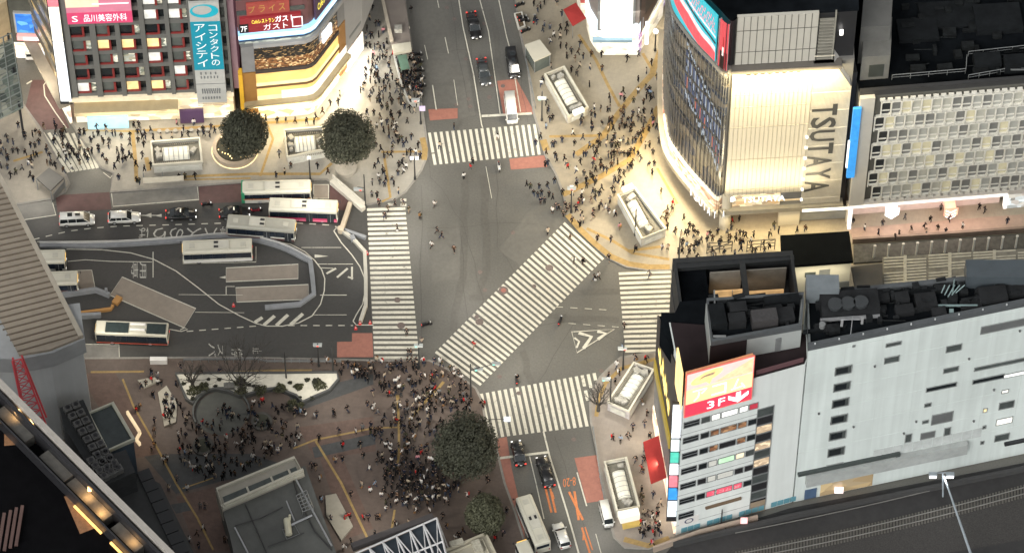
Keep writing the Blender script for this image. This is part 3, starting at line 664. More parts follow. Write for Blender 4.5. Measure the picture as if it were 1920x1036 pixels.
# ---------------- building with the hexagon window grid
A = G(1587, 426); B = G(1990, 393); F2 = Fac(A, B); HX = F2.px(1613, 182)[1]; ZB = F2.px(1700, 372)[1]
q = building('grid_facade_building', 'pale building covered in rows of rounded windows under a black roof', 'building', A)
mb = MB(); mb.prism([p[:] for p in [F2.P(0, 0, -.3), F2.P(F2.L, 0, -.3), F2.P(F2.L, 0, -60), F2.P(0, 0, -60)]], ZB, HX-.3); obj('wall', mb, mat('grid_wall', (.10, .098, .085), .6), q)
mb = MB(); mb.prism([p[:] for p in [F2.P(0, 0, -1.2), F2.P(F2.L, 0, -1.2), F2.P(F2.L, 0, -60), F2.P(0, 0, -60)]], HX-.3, HX-.1); obj('roof', mb, ROOFD, q)
mb = MB(); F2.box(mb, 0, F2.L, HX-.3, HX+.9, -.9, -.3); obj('parapet', mb, mat('parapet_dark', (.03, .03, .03), .6), q)
mb = MB(); F2.box(mb, .0, 2.2, ZB-.2, HX, -.3, .4); obj('corner_pier', mb, mat('grid_cream', (.5, .475, .41), .6, .05, .5), q)
mb = MB(); F2.box(mb, 0, F2.L, ZB-.7, ZB+.3, -.3, .35); obj('cornice', mb, mat('cornice_white', (.6, .56, .5), .5), q)
FRM = mat('window_frame_cream', (.70, .68, .60), .55, .05, .8)
PANES = [glow('pane_lit_soft', (.9, .82, .55), .16), mat('pane_pale', (.40, .40, .36), .3), mat('pane_grey', (.20, .20, .185), .3), mat('pane_dark', (.03, .033, .035), .2), mat('pane_cream', (.48, .47, .40), .4)]
rr = random.Random(9); wn = 0; wp = 1.52; rows = 7; rh = (HX-ZB-2.2)/rows
def hexwin(cx, z0, w, h, dark):
    global wn
    c = .22*w
    pts = [(cx-w/2, z0+c), (cx-w/2+c*.7, z0), (cx+w/2-c*.7, z0), (cx+w/2, z0+c), (cx+w/2, z0+h-c*.6), (cx+w/2-c*.6, z0+h), (cx-w/2+c*.6, z0+h), (cx-w/2, z0+h-c*.6)]
    zc_ = z0+h/2; ins = [((a-cx)*.86+cx, (z-zc_)*.90+zc_) for a, z in pts]; mb = MB(); F2.box(mb, cx-w*.56, cx-w*.46, z0-rh*.06, z0+h, .1, .36)
    for i in range(8):
        j = (i+1) % 8; a, b, c2, d = pts[i], pts[j], ins[j], ins[i]
        mb.face([F2.P(*a, .30), F2.P(*b, .30), F2.P(*c2, .30), F2.P(*d, .30)]); mb.face([F2.P(*d, .30), F2.P(*c2, .30), F2.P(*c2, -.2), F2.P(*d, -.2)]); mb.face([F2.P(*a, .30), F2.P(*b, .30), F2.P(*b, -.2), F2.P(*a, -.2)])
    F2.box(mb, cx-w*.38, cx+w*.38, z0+h*.28, z0+h*.34, .0, .12)
    wn += 1; o = obj('window', mb, FRM, q); pb = MB(); F2.box(pb, cx-w*.42, cx+w*.42, z0+.1, z0+h-.1, -.14, -.02)
    r = rr.random(); m = PANES[3] if dark else PANES[0 if r < .12 else 1 if r < .45 else 2 if r < .75 else 4]
    p = obj('pane', pb, m, q); p.parent = o
    return o
for r in range(rows):
    z0 = ZB+1.0+rh*r
    for c in range(16):
        cx = 3.3+c*wp+(0 if r % 2 else wp/2)
        hexwin(cx, z0, wp*1.0, rh*.93, c == 0)
mb = MB()
for r, z in ((0, HX-1.1), (1, ZB+.35)):
    for c in range(26): cx = 3+c*wp*.75; F2.box(mb, cx, cx+wp*.5, z, z+.45, 0, .33)
obj('trim', mb, FRM, q)
# lit arcade with displays
mb = MB(); F2.box(mb, .1, .6, .12, ZB-.7, -.3, .5); F2.box(mb, .1, 24.5, ZB-.75, ZB-.35, .35, .55); F2.box(mb, 24.1, 24.6, 2.2, ZB-.7, -.3, .5); obj('arcade_frame', mb, glow('arcade_white', (1, .93, .85), 1.0), q)
mb = MB(); F2.box(mb, .6, 24.1, .13, ZB-.7, -2.4, -2.2); obj('arcade_wall', mb, glow('arcade_pink', (.95, .72, .62), .22), q)
mb = MB(); F2.box(mb, 24.6, F2.L, .13, ZB-.7, -1.2, -1.0); obj('shop_window', mb, shopmat('far_shop', [(.6, .6, .55), (.2, .2, .18), (.75, .85, .9), (.4, .35, .3)], .45, .8), q)
mb = MB(); F2.box(mb, 8.6, 13, 2.9, 3.9, -2.2, -2.1); obj('display_board', mb, glow('board_blue', (.55, .75, .95), 1.0), q)
for x, m1 in ((1672, glow('shield_white', (1, 1, 1), 1.6)), (1782, glow('shield_orange', (1, .45, .3), .9))):
    a, z = F2.px(x, 396, .0); mb = MB(); pts = [(a-1.1, z+1.3), (a-1.1, z-.5), (a, z-1.6), (a+1.1, z-.5), (a+1.1, z+1.3)]
    mb.face([F2.P(s_, zz, .35) for s_, zz in pts]); mb.hexa([F2.P(a+dx, z+dz, o) for dz in (-.3, 1.0) for dx, o in ((-.8, .33), (.8, .33), (.8, -2.2), (-.8, -2.2))]); obj('shield_sign', mb, m1, q)
    if x > 1700:
        mb = MB()
        for k in range(3): zz = z+.9-k*.75; mb.face([F2.P(a-.8, zz, .37), F2.P(a, zz-.6, .37), F2.P(a+.8, zz, .37), F2.P(a+.8, zz-.3, .37), F2.P(a, zz-.9, .37), F2.P(a-.8, zz-.3, .37)])
        obj('chevron', mb, glow('chev_white', (1, .95, .9), 1.5), q)
area('arcade_lamp', F2.P(12, ZB-.8, .6), F2.P(12, 0, 4), 22, .8, 2600, (1, .78, .68))
area('arcade_lamp', F2.P(29, ZB-.8, .6), F2.P(29, 0, 3), 8, .8, 280, (1, .9, .75))
for px_, h, m1, nm in (([(1612, 150), (1665, 146), (1668, 75), (1616, 78)], 5.5, mat('penthouse', (.13, .13, .118), .7), 'penthouse'), ([(1650, -40), (1700, -42), (1700, -80), (1650, -80)], 4, ROOFG, 'penthouse')):
    P4 = Gs(px_, HX); mb = MB(); mb.prism(P4, HX-.1, HX+h); obj(nm, mb, m1, q)
P4 = Gs([(1612, 150), (1665, 146), (1668, 75), (1616, 78)], HX); FP = Fac(P4[0], P4[1]); mb = MB(); FP.box(mb, 1.2, 3.4, HX+.6, HX+3.4, .02, .08); obj('door', mb, mat('door_dark', (.04, .045, .04), .5), q)
P4 = Gs([(1618, 118), (1678, 112), (1684, 20), (1622, 24)], HX); mb = MB(); mb.prism(Gs([(1612, 75), (1668, 71), (1676, -60), (1624, -60)], HX+6), HX+.2, HX+9); obj('stair_tower', mb, mat('stair_tower_pale', (.105, .105, .098), .7), q)
mb = MB()
for a_, b_ in (((1672, 150), (1810, 138)), ((1810, 138), (1812, 112)), ((1815, 106), (1925, 94)), ((1815, 150), (1895, 136))):
    p, r_ = G(*a_, HX), G(*b_, HX); mb.tube([p+Vector((0, 0, 1.2)), r_+Vector((0, 0, 1.2))], .06); mb.tube([p+Vector((0, 0, .6)), r_+Vector((0, 0, .6))], .04)
    for k in range(5): t = p.lerp(r_, k/4); mb.tube([t, t+Vector((0, 0, 1.2))], .05)
obj('roof_railing', mb, GREYM, q)
mb = MB()
for x, y, a_, b_, h in ((1720, 60, 6, 4, .8), (1850, 120, 4, 2.4, 1.4), (1900, 128, 3, 2, 2.2), (1780, 30, 9, 5, .5), (1870, 40, 7, 5, 1.2)): p = G(x, y, HX); mb.box((p.x, p.y, HX+h/2), (a_, b_, h), .08)
obj('roof_unit', mb, mat('roof_unit_dark', (.010, .0115, .0125), .8, .3, spec=.05), q)
mb = MB()
for k in range(7): p = G(1900, 140-k*4, HX); mb.box((p.x+2, p.y, HX+1.2), (5, .25, .1))
obj('roof_louvre', mb, GREYM, q)
mb = MB(); rq = random.Random(6)
for k in range(40): p = G(rq.uniform(1690, 1915), rq.uniform(-10, 140), HX); mb.box((p.x, p.y, HX+.3), (rq.uniform(.4, 2.4), rq.uniform(.4, 1.6), rq.uniform(.4, 1.3)), rq.uniform(0, .2))
for k in range(14): p = G(rq.uniform(1690, 1900), rq.uniform(-10, 135), HX+.3); mb.tube([p, p+Vector((rq.uniform(2, 9), rq.uniform(-.5, 1), 0))], .1, 5)
obj('roof_clutter', mb, mat('clutter_far', (.010, .0115, .012), .8, .5, 1, spec=.1), q)['kind'] = 'stuff'
# blue vertical sign on its corner
mb = MB(); a = F2.px(1608, 240, .4)[0]; ztop = F2.px(1608, 200, .4)[1]; zbot = F2.px(1600, 328, .4)[1]; F2.box(mb, -1.0, .2, zbot, ztop, .4, .9)
o = tag(obj('blue_sign', mb, glow('sign_blue', (.05, .35, .85), .55)), 'tall narrow bright blue sign on the corner of the grid building', 'sign')
mb = MB(); F2.box(mb, -1.25, -1.02, zbot+2.5, zbot+9, .45, .85); obj('light_panel', mb, glow('sign_white', (.9, .95, 1), 1.2), o)
# dark slab between the two
mb = MB(); mb.prism([p[:] for p in [F2.P(-2.6, 0, -3), F2.P(-.1, 0, -3), F2.P(-.1, 0, -50), F2.P(-2.6, 0, -50)]], 0, HX+2); tag(obj('narrow_building', mb, mat('slit_dark', (.035, .036, .038), .7)), 'narrow dark building wedged between the two bright facades', 'building')
# ---------------- top centre: screen building with rounded blue canopy
A = G(1128, 104); B = G(1196, 104); F3 = Fac(A, B)
q = building('screen_building', 'corner building with a huge white screen above a rounded pale blue canopy', 'building', A)
LW = [G(1118, 96), G(1106, 76), G(1100, 52), G(1098, 0), G(1098, -60)]
ft = [A]+LW+[G(1245, -60), G(1243, 30), B]
mb = MB(); mb.prism([p[:] for p in ft], 8, 46); obj('wall', mb, mat('screen_wall', (.17, .15, .135), .7), q)
mb = MB(); mb.prism([(p*1.0)[:] for p in ft], .12, 5); obj('ground_floor', mb, shopmat('shop_pale', [(.85, .8, .65), (.6, .55, .42), (.9, .85, .75), (.4, .36, .3)], .5, .8), q)
cv = smooth([G(1190, 108), G(1150, 108), G(1125, 106), G(1108, 90), G(1099, 72), G(1096, 40)], 3)
mb = MB()
for i in range(len(cv)-1): mb.prism([cv[i][:], cv[i+1][:], (cv[i+1]+Vector((1.2, 1.6, 0)))[:], (cv[i]+Vector((1.2, 1.6, 0)))[:]], 5, 8.2)
obj('canopy_sign', mb, glow('canopy_blue', (.80, .92, 1), .85), q)
mb = MB(); F3.box(mb, -1.5, F3.L-1, 4.4, 5, .2, .9); obj('canopy_edge', mb, mat('edge_blue', (.2, .3, .36), .5), q)
a0, a1, z0, z1 = F3.rect(1126, -30, 1187, 54, .2); mb = MB(); F3.box(mb, a0, a1, z0, z1, .05, .3); 
o = tag(obj('white_screen', mb, glow('screen_white', (1, .97, .88), 1.0, .15, .1)), 'brightly lit blank white screen above the rounded blue canopy', 'screen')
mb = MB(); F3.frame(mb, a0-.4, a1+.4, z0-.4, z1+.4, .0, .25, .4); obj('frame', mb, GREYM, o)
# right wing of that block, with purple lit shops along the narrow street
A4 = G(1196, 104); B4 = G(1250, 0); F4 = Fac(A4, B4)
mb = MB(); P = [A4, B4, B4+Vector((2, 40, 0)), A4+Vector((-3, 40, 0)), A4+Vector((-3, 1, 0))]
mb.prism([p[:] for p in [A4+Vector((.3, .3, 0)), B4+Vector((.3, .3, 0)), G(1262, -60), G(1215, -60)]], 5, 16); 
o = building('arcade_shops', 'pinkish low block with purple and white lit shopfronts beside the tower', 'building', A4); obj('roof', mb, mat('pinkish_roof', (.22, .165, .14), .7, .1), o)
mb = MB(); F4.box(mb, 0, F4.L, .12, 5.6, -.2, .1); obj('shopfront', mb, shopmat('purple_shop', [(.3, .2, .55), (.9, .85, .9), (.25, .12, .3), (.45, .4, .8), (.6, .25, .35)], .5, .9), o)
mb = MB(); p = G(1213, 62, 10); mb.box((p.x, p.y, 10), (.5, 1.0, 4.6)); obj('blade_sign', mb, glow('strip_cool', (.95, .97, 1), 1.6), o)
area('street_shop_lamp', F4.P(F4.L*.4, 5, .6), F4.P(F4.L*.4, 0, 4), 7, .6, 1200, (1, .85, .6))
area('screen_glow', F3.P(F3.L*.5, 12, 1.0), F3.P(F3.L*.5, 0, 10), 8, 3, 1800, (1, .93, .8))
# red awning
mb = MB(); P = [G(1056, 18, 3.6), G(1080, 5, 3.9), G(1099, 34, 3.9), G(1074, 49, 3.2)]; Q = [p-Vector((0, 0, .12)) for p in P]; mb.hexa(Q+P)
o = tag(obj('awning', mb, mat('awning_red', (.25, .03, .027), .95, spec=.1)), 'red sloping awning over the shop corner at the top', 'awning')
mb = MB(); [mb.tube([p-Vector((0, 0, .1)), Vector((p.x, p.y, .12))], .05) for p in (P[0], P[3])]; obj('post', mb, GREYM, o)
mb = MB(); P = [G(1074, -40), G(1097, -40), G(1099, 36), G(1088, 36)]; mb.prism([p[:] for p in P], .1, 4.0); o = building('corner_shop', 'small cream shop under red roofing at the top of the plaza', 'shop', P[3]); obj('wall', mb, shopmat('shop_pale', [(.85, .8, .65)], .5), o); mb = MB(); mb.prism([p[:] for p in P], 4.05, 5.2); obj('roof', mb, mat('roof_red', (.33, .06, .05), .7), o)
# ---------------- grey grid office block with red-framed windows
A = G(137, 240); B = G(443, 229); F = Fac(A, B); HH = 56
LW = Fac(G(60, 92), A)
q = building('grid_office_building', 'grey concrete grid building with red framed windows and a teal banner', 'building', A)
gl = 7.6
mb = MB(); mb.prism([p[:] for p in [F.P(0, 0, -.7), F.P(F.L, 0, -.7), F.P(F.L, 0, -30), G(60, 92)+Vector((.6, 0, 0)), G(60, 92)+Vector((.6, -.3, 0))]], gl, HH); obj('core', mb, GLASSD, q)
mb = MB(); mb.prism([p[:] for p in [F.P(.5, 0, -.9), F.P(F.L, 0, -.9), F.P(F.L, 0, -30), G(60, 92)+Vector((1.2, 0, 0))]], .1, gl); obj('ground_floor', mb, mat('ground_core', (.2, .17, .12), .7), q)
GC = mat('grid_concrete', (.125, .124, .112), .75, .06, .8)
# pillars and spandrels from photographed positions
cols = [(0, F.px(137, 150)[0])]; xs = [(124, 137), (166, 180), (212, 227), (260, 273), (308, 321), (352, 358)]
def sx(x, y=120): return F.px(x, y)[0]
PL = [(0, sx(139)), (sx(176), sx(187)), (sx(223), sx(232)), (sx(270), sx(279)), (sx(317), sx(325)), (sx(360), sx(366)), (sx(419), sx(421)), (F.L-.4, F.L)]
ZR = [F.px(160, y)[1] for y in (176, 150, 123.5, 97, 70, 44)]
fh = (ZR[-1]-ZR[0])/5
mb = MB()
for a, b in PL: F.box(mb, a, b, gl, HH, -.7, .25)
k = 0; z = ZR[0]
zl = []
while z < HH-1: zl.append(z); z += fh
for z in zl:
    F.box(mb, 0, F.L, z-.75, z+.2, -.7, .0)
obj('facade_grid', mb, GC, q)
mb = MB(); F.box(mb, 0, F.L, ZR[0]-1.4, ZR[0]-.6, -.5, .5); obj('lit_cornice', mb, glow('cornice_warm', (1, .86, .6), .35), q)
REDF = mat('red_frame', (.20, .022, .02), .5)
WM = [glow('win_amber', (1, .72, .32), .75, .4, .8), glow('win_white', (.95, .93, .85), .45, .5, 1.0), mat('win_greygreen', (.10, .11, .10), .2, .2, .5), GLASSD, shopmat('win_mix', [(.6, .6, .5), (.1, .12, .1), (.3, .28, .2), (.8, .75, .6)], .5, 1.2)]
pat = {0: (1, 2, 0, 0, 2), 1: (3, 3, 3, 3, 1), 2: (2, 2, 4, 1, 2), 3: (2, 0, 0, 0, 2), 4: (3, 2, 3, 3, 2), 5: (2, 3, 2, 1, 1), 6: (1, 2, 4, 1, 1), 7: (2, 4, 1, 1, 4), 8: (1, 3, 2, 1, 2)}
for r, z in enumerate(zl[:-1]):
    for c in range(5):
        s0_, s1_ = PL[c][1], PL[c+1][0]; wd = s1_-s0_; sm = s0_+wd*.66
        z0, z1 = z+.25, z+fh-1.0
        mb = MB(); F.box(mb, sm-.16, sm+.18, z0+.1, z1+.1, -.22, .1)
        if r < 5: F.box(mb, s0_+.1, sm-.16, z0+.02, z0+.34, -.1, .1)
        o = obj('window', mb, REDF, q)
        pb = MB(); F.box(pb, s0_+.1, sm-.17, z0+.1, z1+.1, -.34, -.22); p = obj('pane', pb, WM[pat.get(r, (2, 3, 1, 2, 3))[c]], q); p.parent = o
        if (r+c) % 3 == 0:
            pb = MB(); F.box(pb, sm+.2, s1_-.1, z0+.2, z1+.1, -.34, -.22); p = obj('pane', pb, WM[4], q); p.parent = o
    mb = MB(); F.box(mb, PL[5][1]+8.6, F.L-.5, z+.35, z+fh-1.15, -.6, -.45) if False else F.box(mb, sx(421)+.1, F.L-.5, z+.35, z+fh-1.15, -.6, -.45)
    obj('window', mb, WM[2] if r % 3 else GLASSD, q)
# arcade at the foot
mb = MB(); F.box(mb, .6, F.L-.2, .3, gl-1.2, -1.0, -.8); obj('shopfront', mb, shopmat('west_shops', [(.95, .8, .5), (.75, .55, .3), (1, .93, .75), (.5, .38, .22), (.8, .7, .5)], .50, .6), q)
mb = MB(); F.box(mb, .6, sx(334, 200), 4.6, 5.4, -.8, 1.3); obj('canopy', mb, mat('canopy_gold', (.4, .33, .2), .6), q)
a0, a1, z0, z1 = F.rect(163, 210, 240, 234, .6); mb = MB(); F.box(mb, a0, a1, .3, 3.4, .3, .6); obj('lit_shop_window', mb, glow('shop_cyan', (.45, .80, .95), .62, .25, .5), q)
a0, a1, z0, z1 = F.rect(336, 195, 381, 222, .6); mb = MB(); F.box(mb, a0, a1, .8, 4.0, .1, .5); obj('window_screen', mb, mat('screen_purple', (.035, .02, .05), .3, em=(.3, .12, .3), es=.10), q)
mb = MB()
for k in range(9): p = F.P(sx(265, 200)+k*1.25, 0, 1.6); mb.tube([p+Vector((0, 0, .1)), p+Vector((0, 0, .6))], .35, 7)
obj('planter', mb, CONC, q)
area('arcade_lamp', F.P(F.L*.3, gl-1.5, 2.2), F.P(F.L*.3, 0, 6), 12, .8, 2500, (1, .88, .68)); area('arcade_lamp', F.P(F.L*.8, gl-1.5, 2.0), F.P(F.L*.8, 0, 6), 11, .8, 1900, (1, .88, .68))
# corner light box strip and the street side
mb = MB(); C0 = G(138, 240); zz = [(7.5, 22.5, 'sign_white', (.95, .97, 1), 1.1), (22.5, 31, 'sign_cream', (1, .93, .75), .9), (31, 37.5, 'sign_pink', (1, .25, .3), .55), (37.5, 46, 'sign_sand', (1, .85, .55), .8), (46, 56, 'sign_white', (.95, .97, 1), 1.1)]
o = tag(obj('vertical_sign', (lambda m: (m.box((C0.x-.5, C0.y-.2, 31.5), (1.9, .5, 49.5)), m)[1])(MB()), BLK), 'tall narrow stack of white, cream and red light boxes beside the pink billboard', 'sign')
for a, b, nm, c, s_ in zz:
    m1 = MB(); m1.box((C0.x-.5, C0.y-.5, (a+b)/2), (1.6, .2, b-a-.3)); obj('light_box', m1, glow(nm, c, s_), o)
LF = Fac(G(62, 96), G(134, 232)); LF.n = Vector((-abs(LF.n.x), -abs(LF.n.y) if LF.n.y < 0 else LF.n.y, 0)); LF.n = Vector((-LF.u.y, LF.u.x, 0)) if Vector((-LF.u.y, LF.u.x, 0)).x < 0 else Vector((LF.u.y, -LF.u.x, 0))
mb = MB(); LF.box(mb, 0, LF.L, gl, HH, -.3, 0); obj('side_wall', mb, mat('side_brown', (.10, .09, .07), .6, .2, .4), q)
mb = MB()
for k in range(9):
    z = 10+k*4.6
    LF.box(mb, .5, LF.L-.5, z, z+2.0, 0, .12)
obj('side_window_band', mb, shopmat('side_windows', [(.08, .08, .07), (.25, .2, .12), (.04, .04, .04), (.5, .35, .15), (.12, .12, .1)], .35, .5), q)
mb = MB(); LF.box(mb, 0, LF.L, .13, 4.6, -.2, .2); obj('side_shopfront', mb, shopmat('side_shops', [(1, .9, .7), (.8, .6, .4), (.95, .95, .9), (.5, .35, .25), (.9, .5, .4)], .7, .9), q)
mb = MB(); LF.box(mb, 0, LF.L, 4.6, 5.2, -.2, 1.6); obj('side_canopy', mb, mat('side_canopy', (.3, .26, .2), .6), q)
area('side_lamp', LF.P(LF.L*.5, 4.5, .9), LF.P(LF.L*.5, 0, 5), .7, 8, 1300, (1, .88, .68))
# pink billboard
a0, a1, z0, z1 = F.rect(122, -34, 245, 43, .6); zb_ = F.px(180, 43, .6)[1]
mb = MB(); F.box(mb, a0, a1, zb_, zb_+10.6, .3, .7); o = tag(obj('billboard', mb, mat('bill_pink', (.40, .11, .17), .5, em=(.95, .38, .48), es=.3)), 'large pink clinic billboard with white lettering at the top left', 'billboard')
mb = MB(); F.box(mb, a0, a1, zb_, zb_+2.7, .7, .74); obj('band', mb, mat('bill_band', (.5, .05, .12), .5, em=(.62, .06, .16), es=.35), o)
mb = MB(); F.box(mb, a0, a0+5, zb_+4, zb_+10.4, .7, .73); obj('picture', mb, mat('bill_cream', (.7, .5, .35), .5, em=(1, .78, .55), es=.4), o)
mb = MB(); F.text(mb, '品川美容外科', a0+2.5, a1-.8, zb_+.5, zb_+2.3, .78); F.text(mb, 'クリニック', a0+6, a1-1.5, zb_+5.6, zb_+7.4, .78); F.text(mb, 'S', a0+.7, a0+1.6, zb_+.6, zb_+2.0, .78)
F.box(mb, a0+4, a1-.3, zb_+4.6, zb_+4.8, .74, .78); obj('lettering', mb, mat('bill_white', (.8, .8, .8), .5, em=(1, 1, 1), es=.6), o)
# teal banner
a0, a1, _, _ = F.rect(361, 60, 417, 120, .8); zT = F.px(383, 5, .8)[1]; zB = F.px(398, 192, .8)[1]; zA = F.px(385, 40, .8)[1]; zC = F.px(394, 130, .8)[1]
mb = MB(); F.box(mb, a0, a1, zB, zT, .4, .85); o = tag(obj('banner', mb, mat('banner_white', (.34, .34, .31), .6, em=(.9, .9, .85), es=.10)), 'tall teal and white contact lens banner on the grey grid building', 'banner')
mb = MB(); F.box(mb, a0, a1, zC, zA, .85, .9); obj('panel', mb, mat('banner_teal', (.005, .16, .23), .6, em=(.01, .5, .62), es=.2), o)
mb = MB(); W2 = a1-a0
for i, ch in enumerate('コンタクトの'): hh = (zA-zC-1.6)/6; F.text(mb, ch, a0+W2*.60, a0+W2*.88, zA-.8-hh*(i+.85), zA-.8-hh*i, .95)
for i, ch in enumerate('アイシティ'): hh = (zA-zC-1.0)/5; F.text(mb, ch, a0+W2*.12, a0+W2*.48, zA-.5-hh*(i+.85), zA-.5-hh*i, .95)
obj('lettering', mb, mat('banner_letter', (.75, .78, .75), .5, em=(1, 1, 1), es=.2), o)
mb = MB(); c0 = (a0+a1)/2; zc_ = (zA+zT)/2+.3; N = 24
for k in range(N):
    t0, t1 = 2*math.pi*k/N, 2*math.pi*(k+1)/N; th = lambda t: .55+.35*math.cos(t+.8)
    def pt(t, r): return F.P(c0+math.cos(t)*r*1.35, zc_+math.sin(t)*r, .9)
    mb.face([pt(t0, 1.6), pt(t1, 1.6), pt(t1, 1.6-th(t1)), pt(t0, 1.6-th(t0))])
obj('emblem', mb, mat('banner_ring', (.01, .30, .38), .6, em=(.01, .5, .62), es=.2), o)
mb = MB()
for z, n_ in ((zC-1.2, 4), (zC-2.2, 6), (zC-6, 8), (zC-7.4, 7), (zB+3, 9)):
    for k in range(n_): F.box(mb, a0+W2*(.18+.66*k/n_), a0+W2*(.18+.66*k/n_)+W2*.045, z, z+.6, .86, .9)
for z in (zC-3.6, zC-8.6, zC-9): F.box(mb, a0, a1, z, z+.08, .86, .9)
obj('small_print', mb, mat('print_grey', (.15, .16, .16), .6), o)
# ---------------- corner restaurant building
A = G(460, 229); C = G(590, 216); D = G(650, 137)
FA = Fac(A, C); FB = Fac(C, D)
q = building('restaurant_building', 'golden lit corner building with red restaurant signs above a blue light band', 'building', C)
z_of = lambda y: FA.px(455, y)[1]
zl = {k: z_of(v) for k, v in dict(gold0=190, gold1=164, gold2=137, amb=111, blk=88, glass=71, blue=58, red1=31, red0=2).items()}
HH = 58
def band(name, z0, z1, o0, o1, m, fa=(0, 1), fb=(0, 1)):
    mb = MB(); cut = .9
    P0 = FA.P(FA.L*fa[0], 0, o1); P1 = FA.P(FA.L-cut, 0, o1); P2 = FB.P(cut, 0, o1); P3 = FB.P(FB.L*fb[1], 0, o1)
    mid = (P1+P2)/2+(FA.n+FB.n).normalized()*.18
    Q = [FA.P(FA.L*fa[0], 0, o0), FA.P(FA.L-cut, 0, o0), (FA.P(FA.L-cut, 0, o0)+FB.P(cut, 0, o0))/2, FB.P(cut, 0, o0), FB.P(FB.L*fb[1], 0, o0)]
    Pp = [P0, P1, mid, P2, P3]
    for i in range(4): mb.hexa([p+Vector((0, 0, z)) for z in (z0, z1) for p in (Pp[i], Pp[i+1], Q[i+1], Q[i])])
    return obj(name, mb, m, q)
mb = MB(); mb.prism([p[:] for p in [FA.P(.2, 0, -1), FA.P(FA.L-.9, 0, -1), FB.P(.9, 0, -1), FB.P(FB.L, 0, -1), FB.P(FB.L, 0, -25), FA.P(0, 0, -25)]], .1, HH); obj('wall', mb, mat('restaurant_core', (.12, .1, .09), .7), q)
GOLD = glow('gold_panel', (1, .62, .20), .66, .35, .35); GOLDW = glow('gold_white', (1, .80, .42), .70, .2, .5)
fa = (.20, 1); fb = (0, .80)
band('ground_shop', .13, 4.6, -1, -.2, shopmat('gold_shop', [(1, .8, .45), (1, .9, .65), (.6, .4, .2), (.95, .65, .3)], .8, .6))
band('canopy', 4.6, 5.4, -1, 1.0, mat('canopy_gold', (.4, .33, .2), .6))
band('lit_sign', 5.5, 7.2, -.4, .2, glow('sign_cream2', (1, .93, .8), .75), (.55, 1))
band('lit_floor', zl['gold0'], zl['gold1']-.5, -1, 0, GOLD, fa, fb); band('white_band', zl['gold0'], zl['gold0']+.9, 0, .12, GOLDW, fa, fb)
band('lit_floor', zl['gold1'], zl['gold2']-.3, -1, 0, GOLD, fa, fb); band('white_band', zl['gold1'], zl['gold1']+.7, 0, .12, GOLDW, fa, fb)
band('floor_edge', zl['gold1']-.5, zl['gold1'], -1, .2, mat('brown_edge', (.15, .08, .03), .6), fa, fb)
band('amber_floor', zl['gold2'], zl['amb']-.4, -1, 0, shopmat('amber_rest', [(.22, .09, .03), (.10, .05, .02), (.30, .13, .05), (.08, .04, .02), (.85, .6, .3), (.2, .09, .04), (.05, .03, .02), (.12, .06, .03)], .40, 2.6), fa, fb)
band('dark_floor', zl['amb']-.4, zl['blk'], -1, 0, shopmat('dark_rest', [(.03, .025, .02), (.02, .018, .015), (.03, .025, .02), (.02, .018, .015), (.35, .22, .1), (.03, .025, .02), (.02, .02, .02), (.03, .02, .015)], .35, 2.4), fa, fb)
band('floor_edge', zl['gold2']-.3, zl['gold2']+.5, -1, .25, mat('edge_dark', (.05, .04, .035), .6), fa, fb)
band('ledge', zl['blk'], zl['blk']+.8, -1, .6, mat('ledge_pale', (.33, .33, .33), .5), fa)
band('glass_floor', zl['blk']+.8, zl['glass'], -1, .1, shopmat('cool_rest', [(.25, .28, .27), (.08, .1, .1), (.5, .52, .45), (.12, .14, .13)], .5, .9))
band('blue_band', zl['glass'], zl['blue'], -1, .5, glow('blue_light', (.35, .66, 1), .85, .35, .5))
band('blue_edge', zl['glass']-.5, zl['glass'], -1, .45, mat('navy', (.02, .05, .12), .5))
band('white_stripe', zl['glass']+.3, zl['glass']+1.0, .5, .56, glow('sign_white', (.95, .97, 1), 1.1), (0, 1), (0, 1))
band('sign_floor', zl['blue'], HH, -1, 0, mat('floor_wine', (.16, .07, .07), .6))
mb = MB()
for k in range(7):
    z = zl['red1']+.4+k*3.6
    FA.box(mb, 0, FA.L*.95, z, z+1.0, 0, .1)
obj('window_band', mb, GLASSG, q)
# golden side pier and far-left grey
mb = MB(); FA.box(mb, FA.L*.01, FA.L*.20, zl['gold0']-3, zl['gold2'], -1, .15); FB.box(mb, FB.L*.80, FB.L, zl['gold0']-4, zl['gold2']+1, -1, .15); obj('gold_pier', mb, mat('gold_pier', (.30, .15, .04), .5), q)
mb = MB(); FA.box(mb, FA.L*.02, FA.L*.20, zl['gold2']+.2, zl['blk'], -1, .12); FB.box(mb, FB.L*.80, FB.L, zl['gold2']+1.2, HH, -1, .12); obj('grey_pier', mb, mat('grey_pier', (.2, .2, .2), .6), q)
mb = MB(); FA.box(mb, -.5, FA.L*.01, zl['gold0']-5, zl['gold2'], -1, .4); obj('yellow_edge', mb, mat('yellow_edge', (.5, .27, .02), .5, em=(1, .6, .05), es=.2), q)
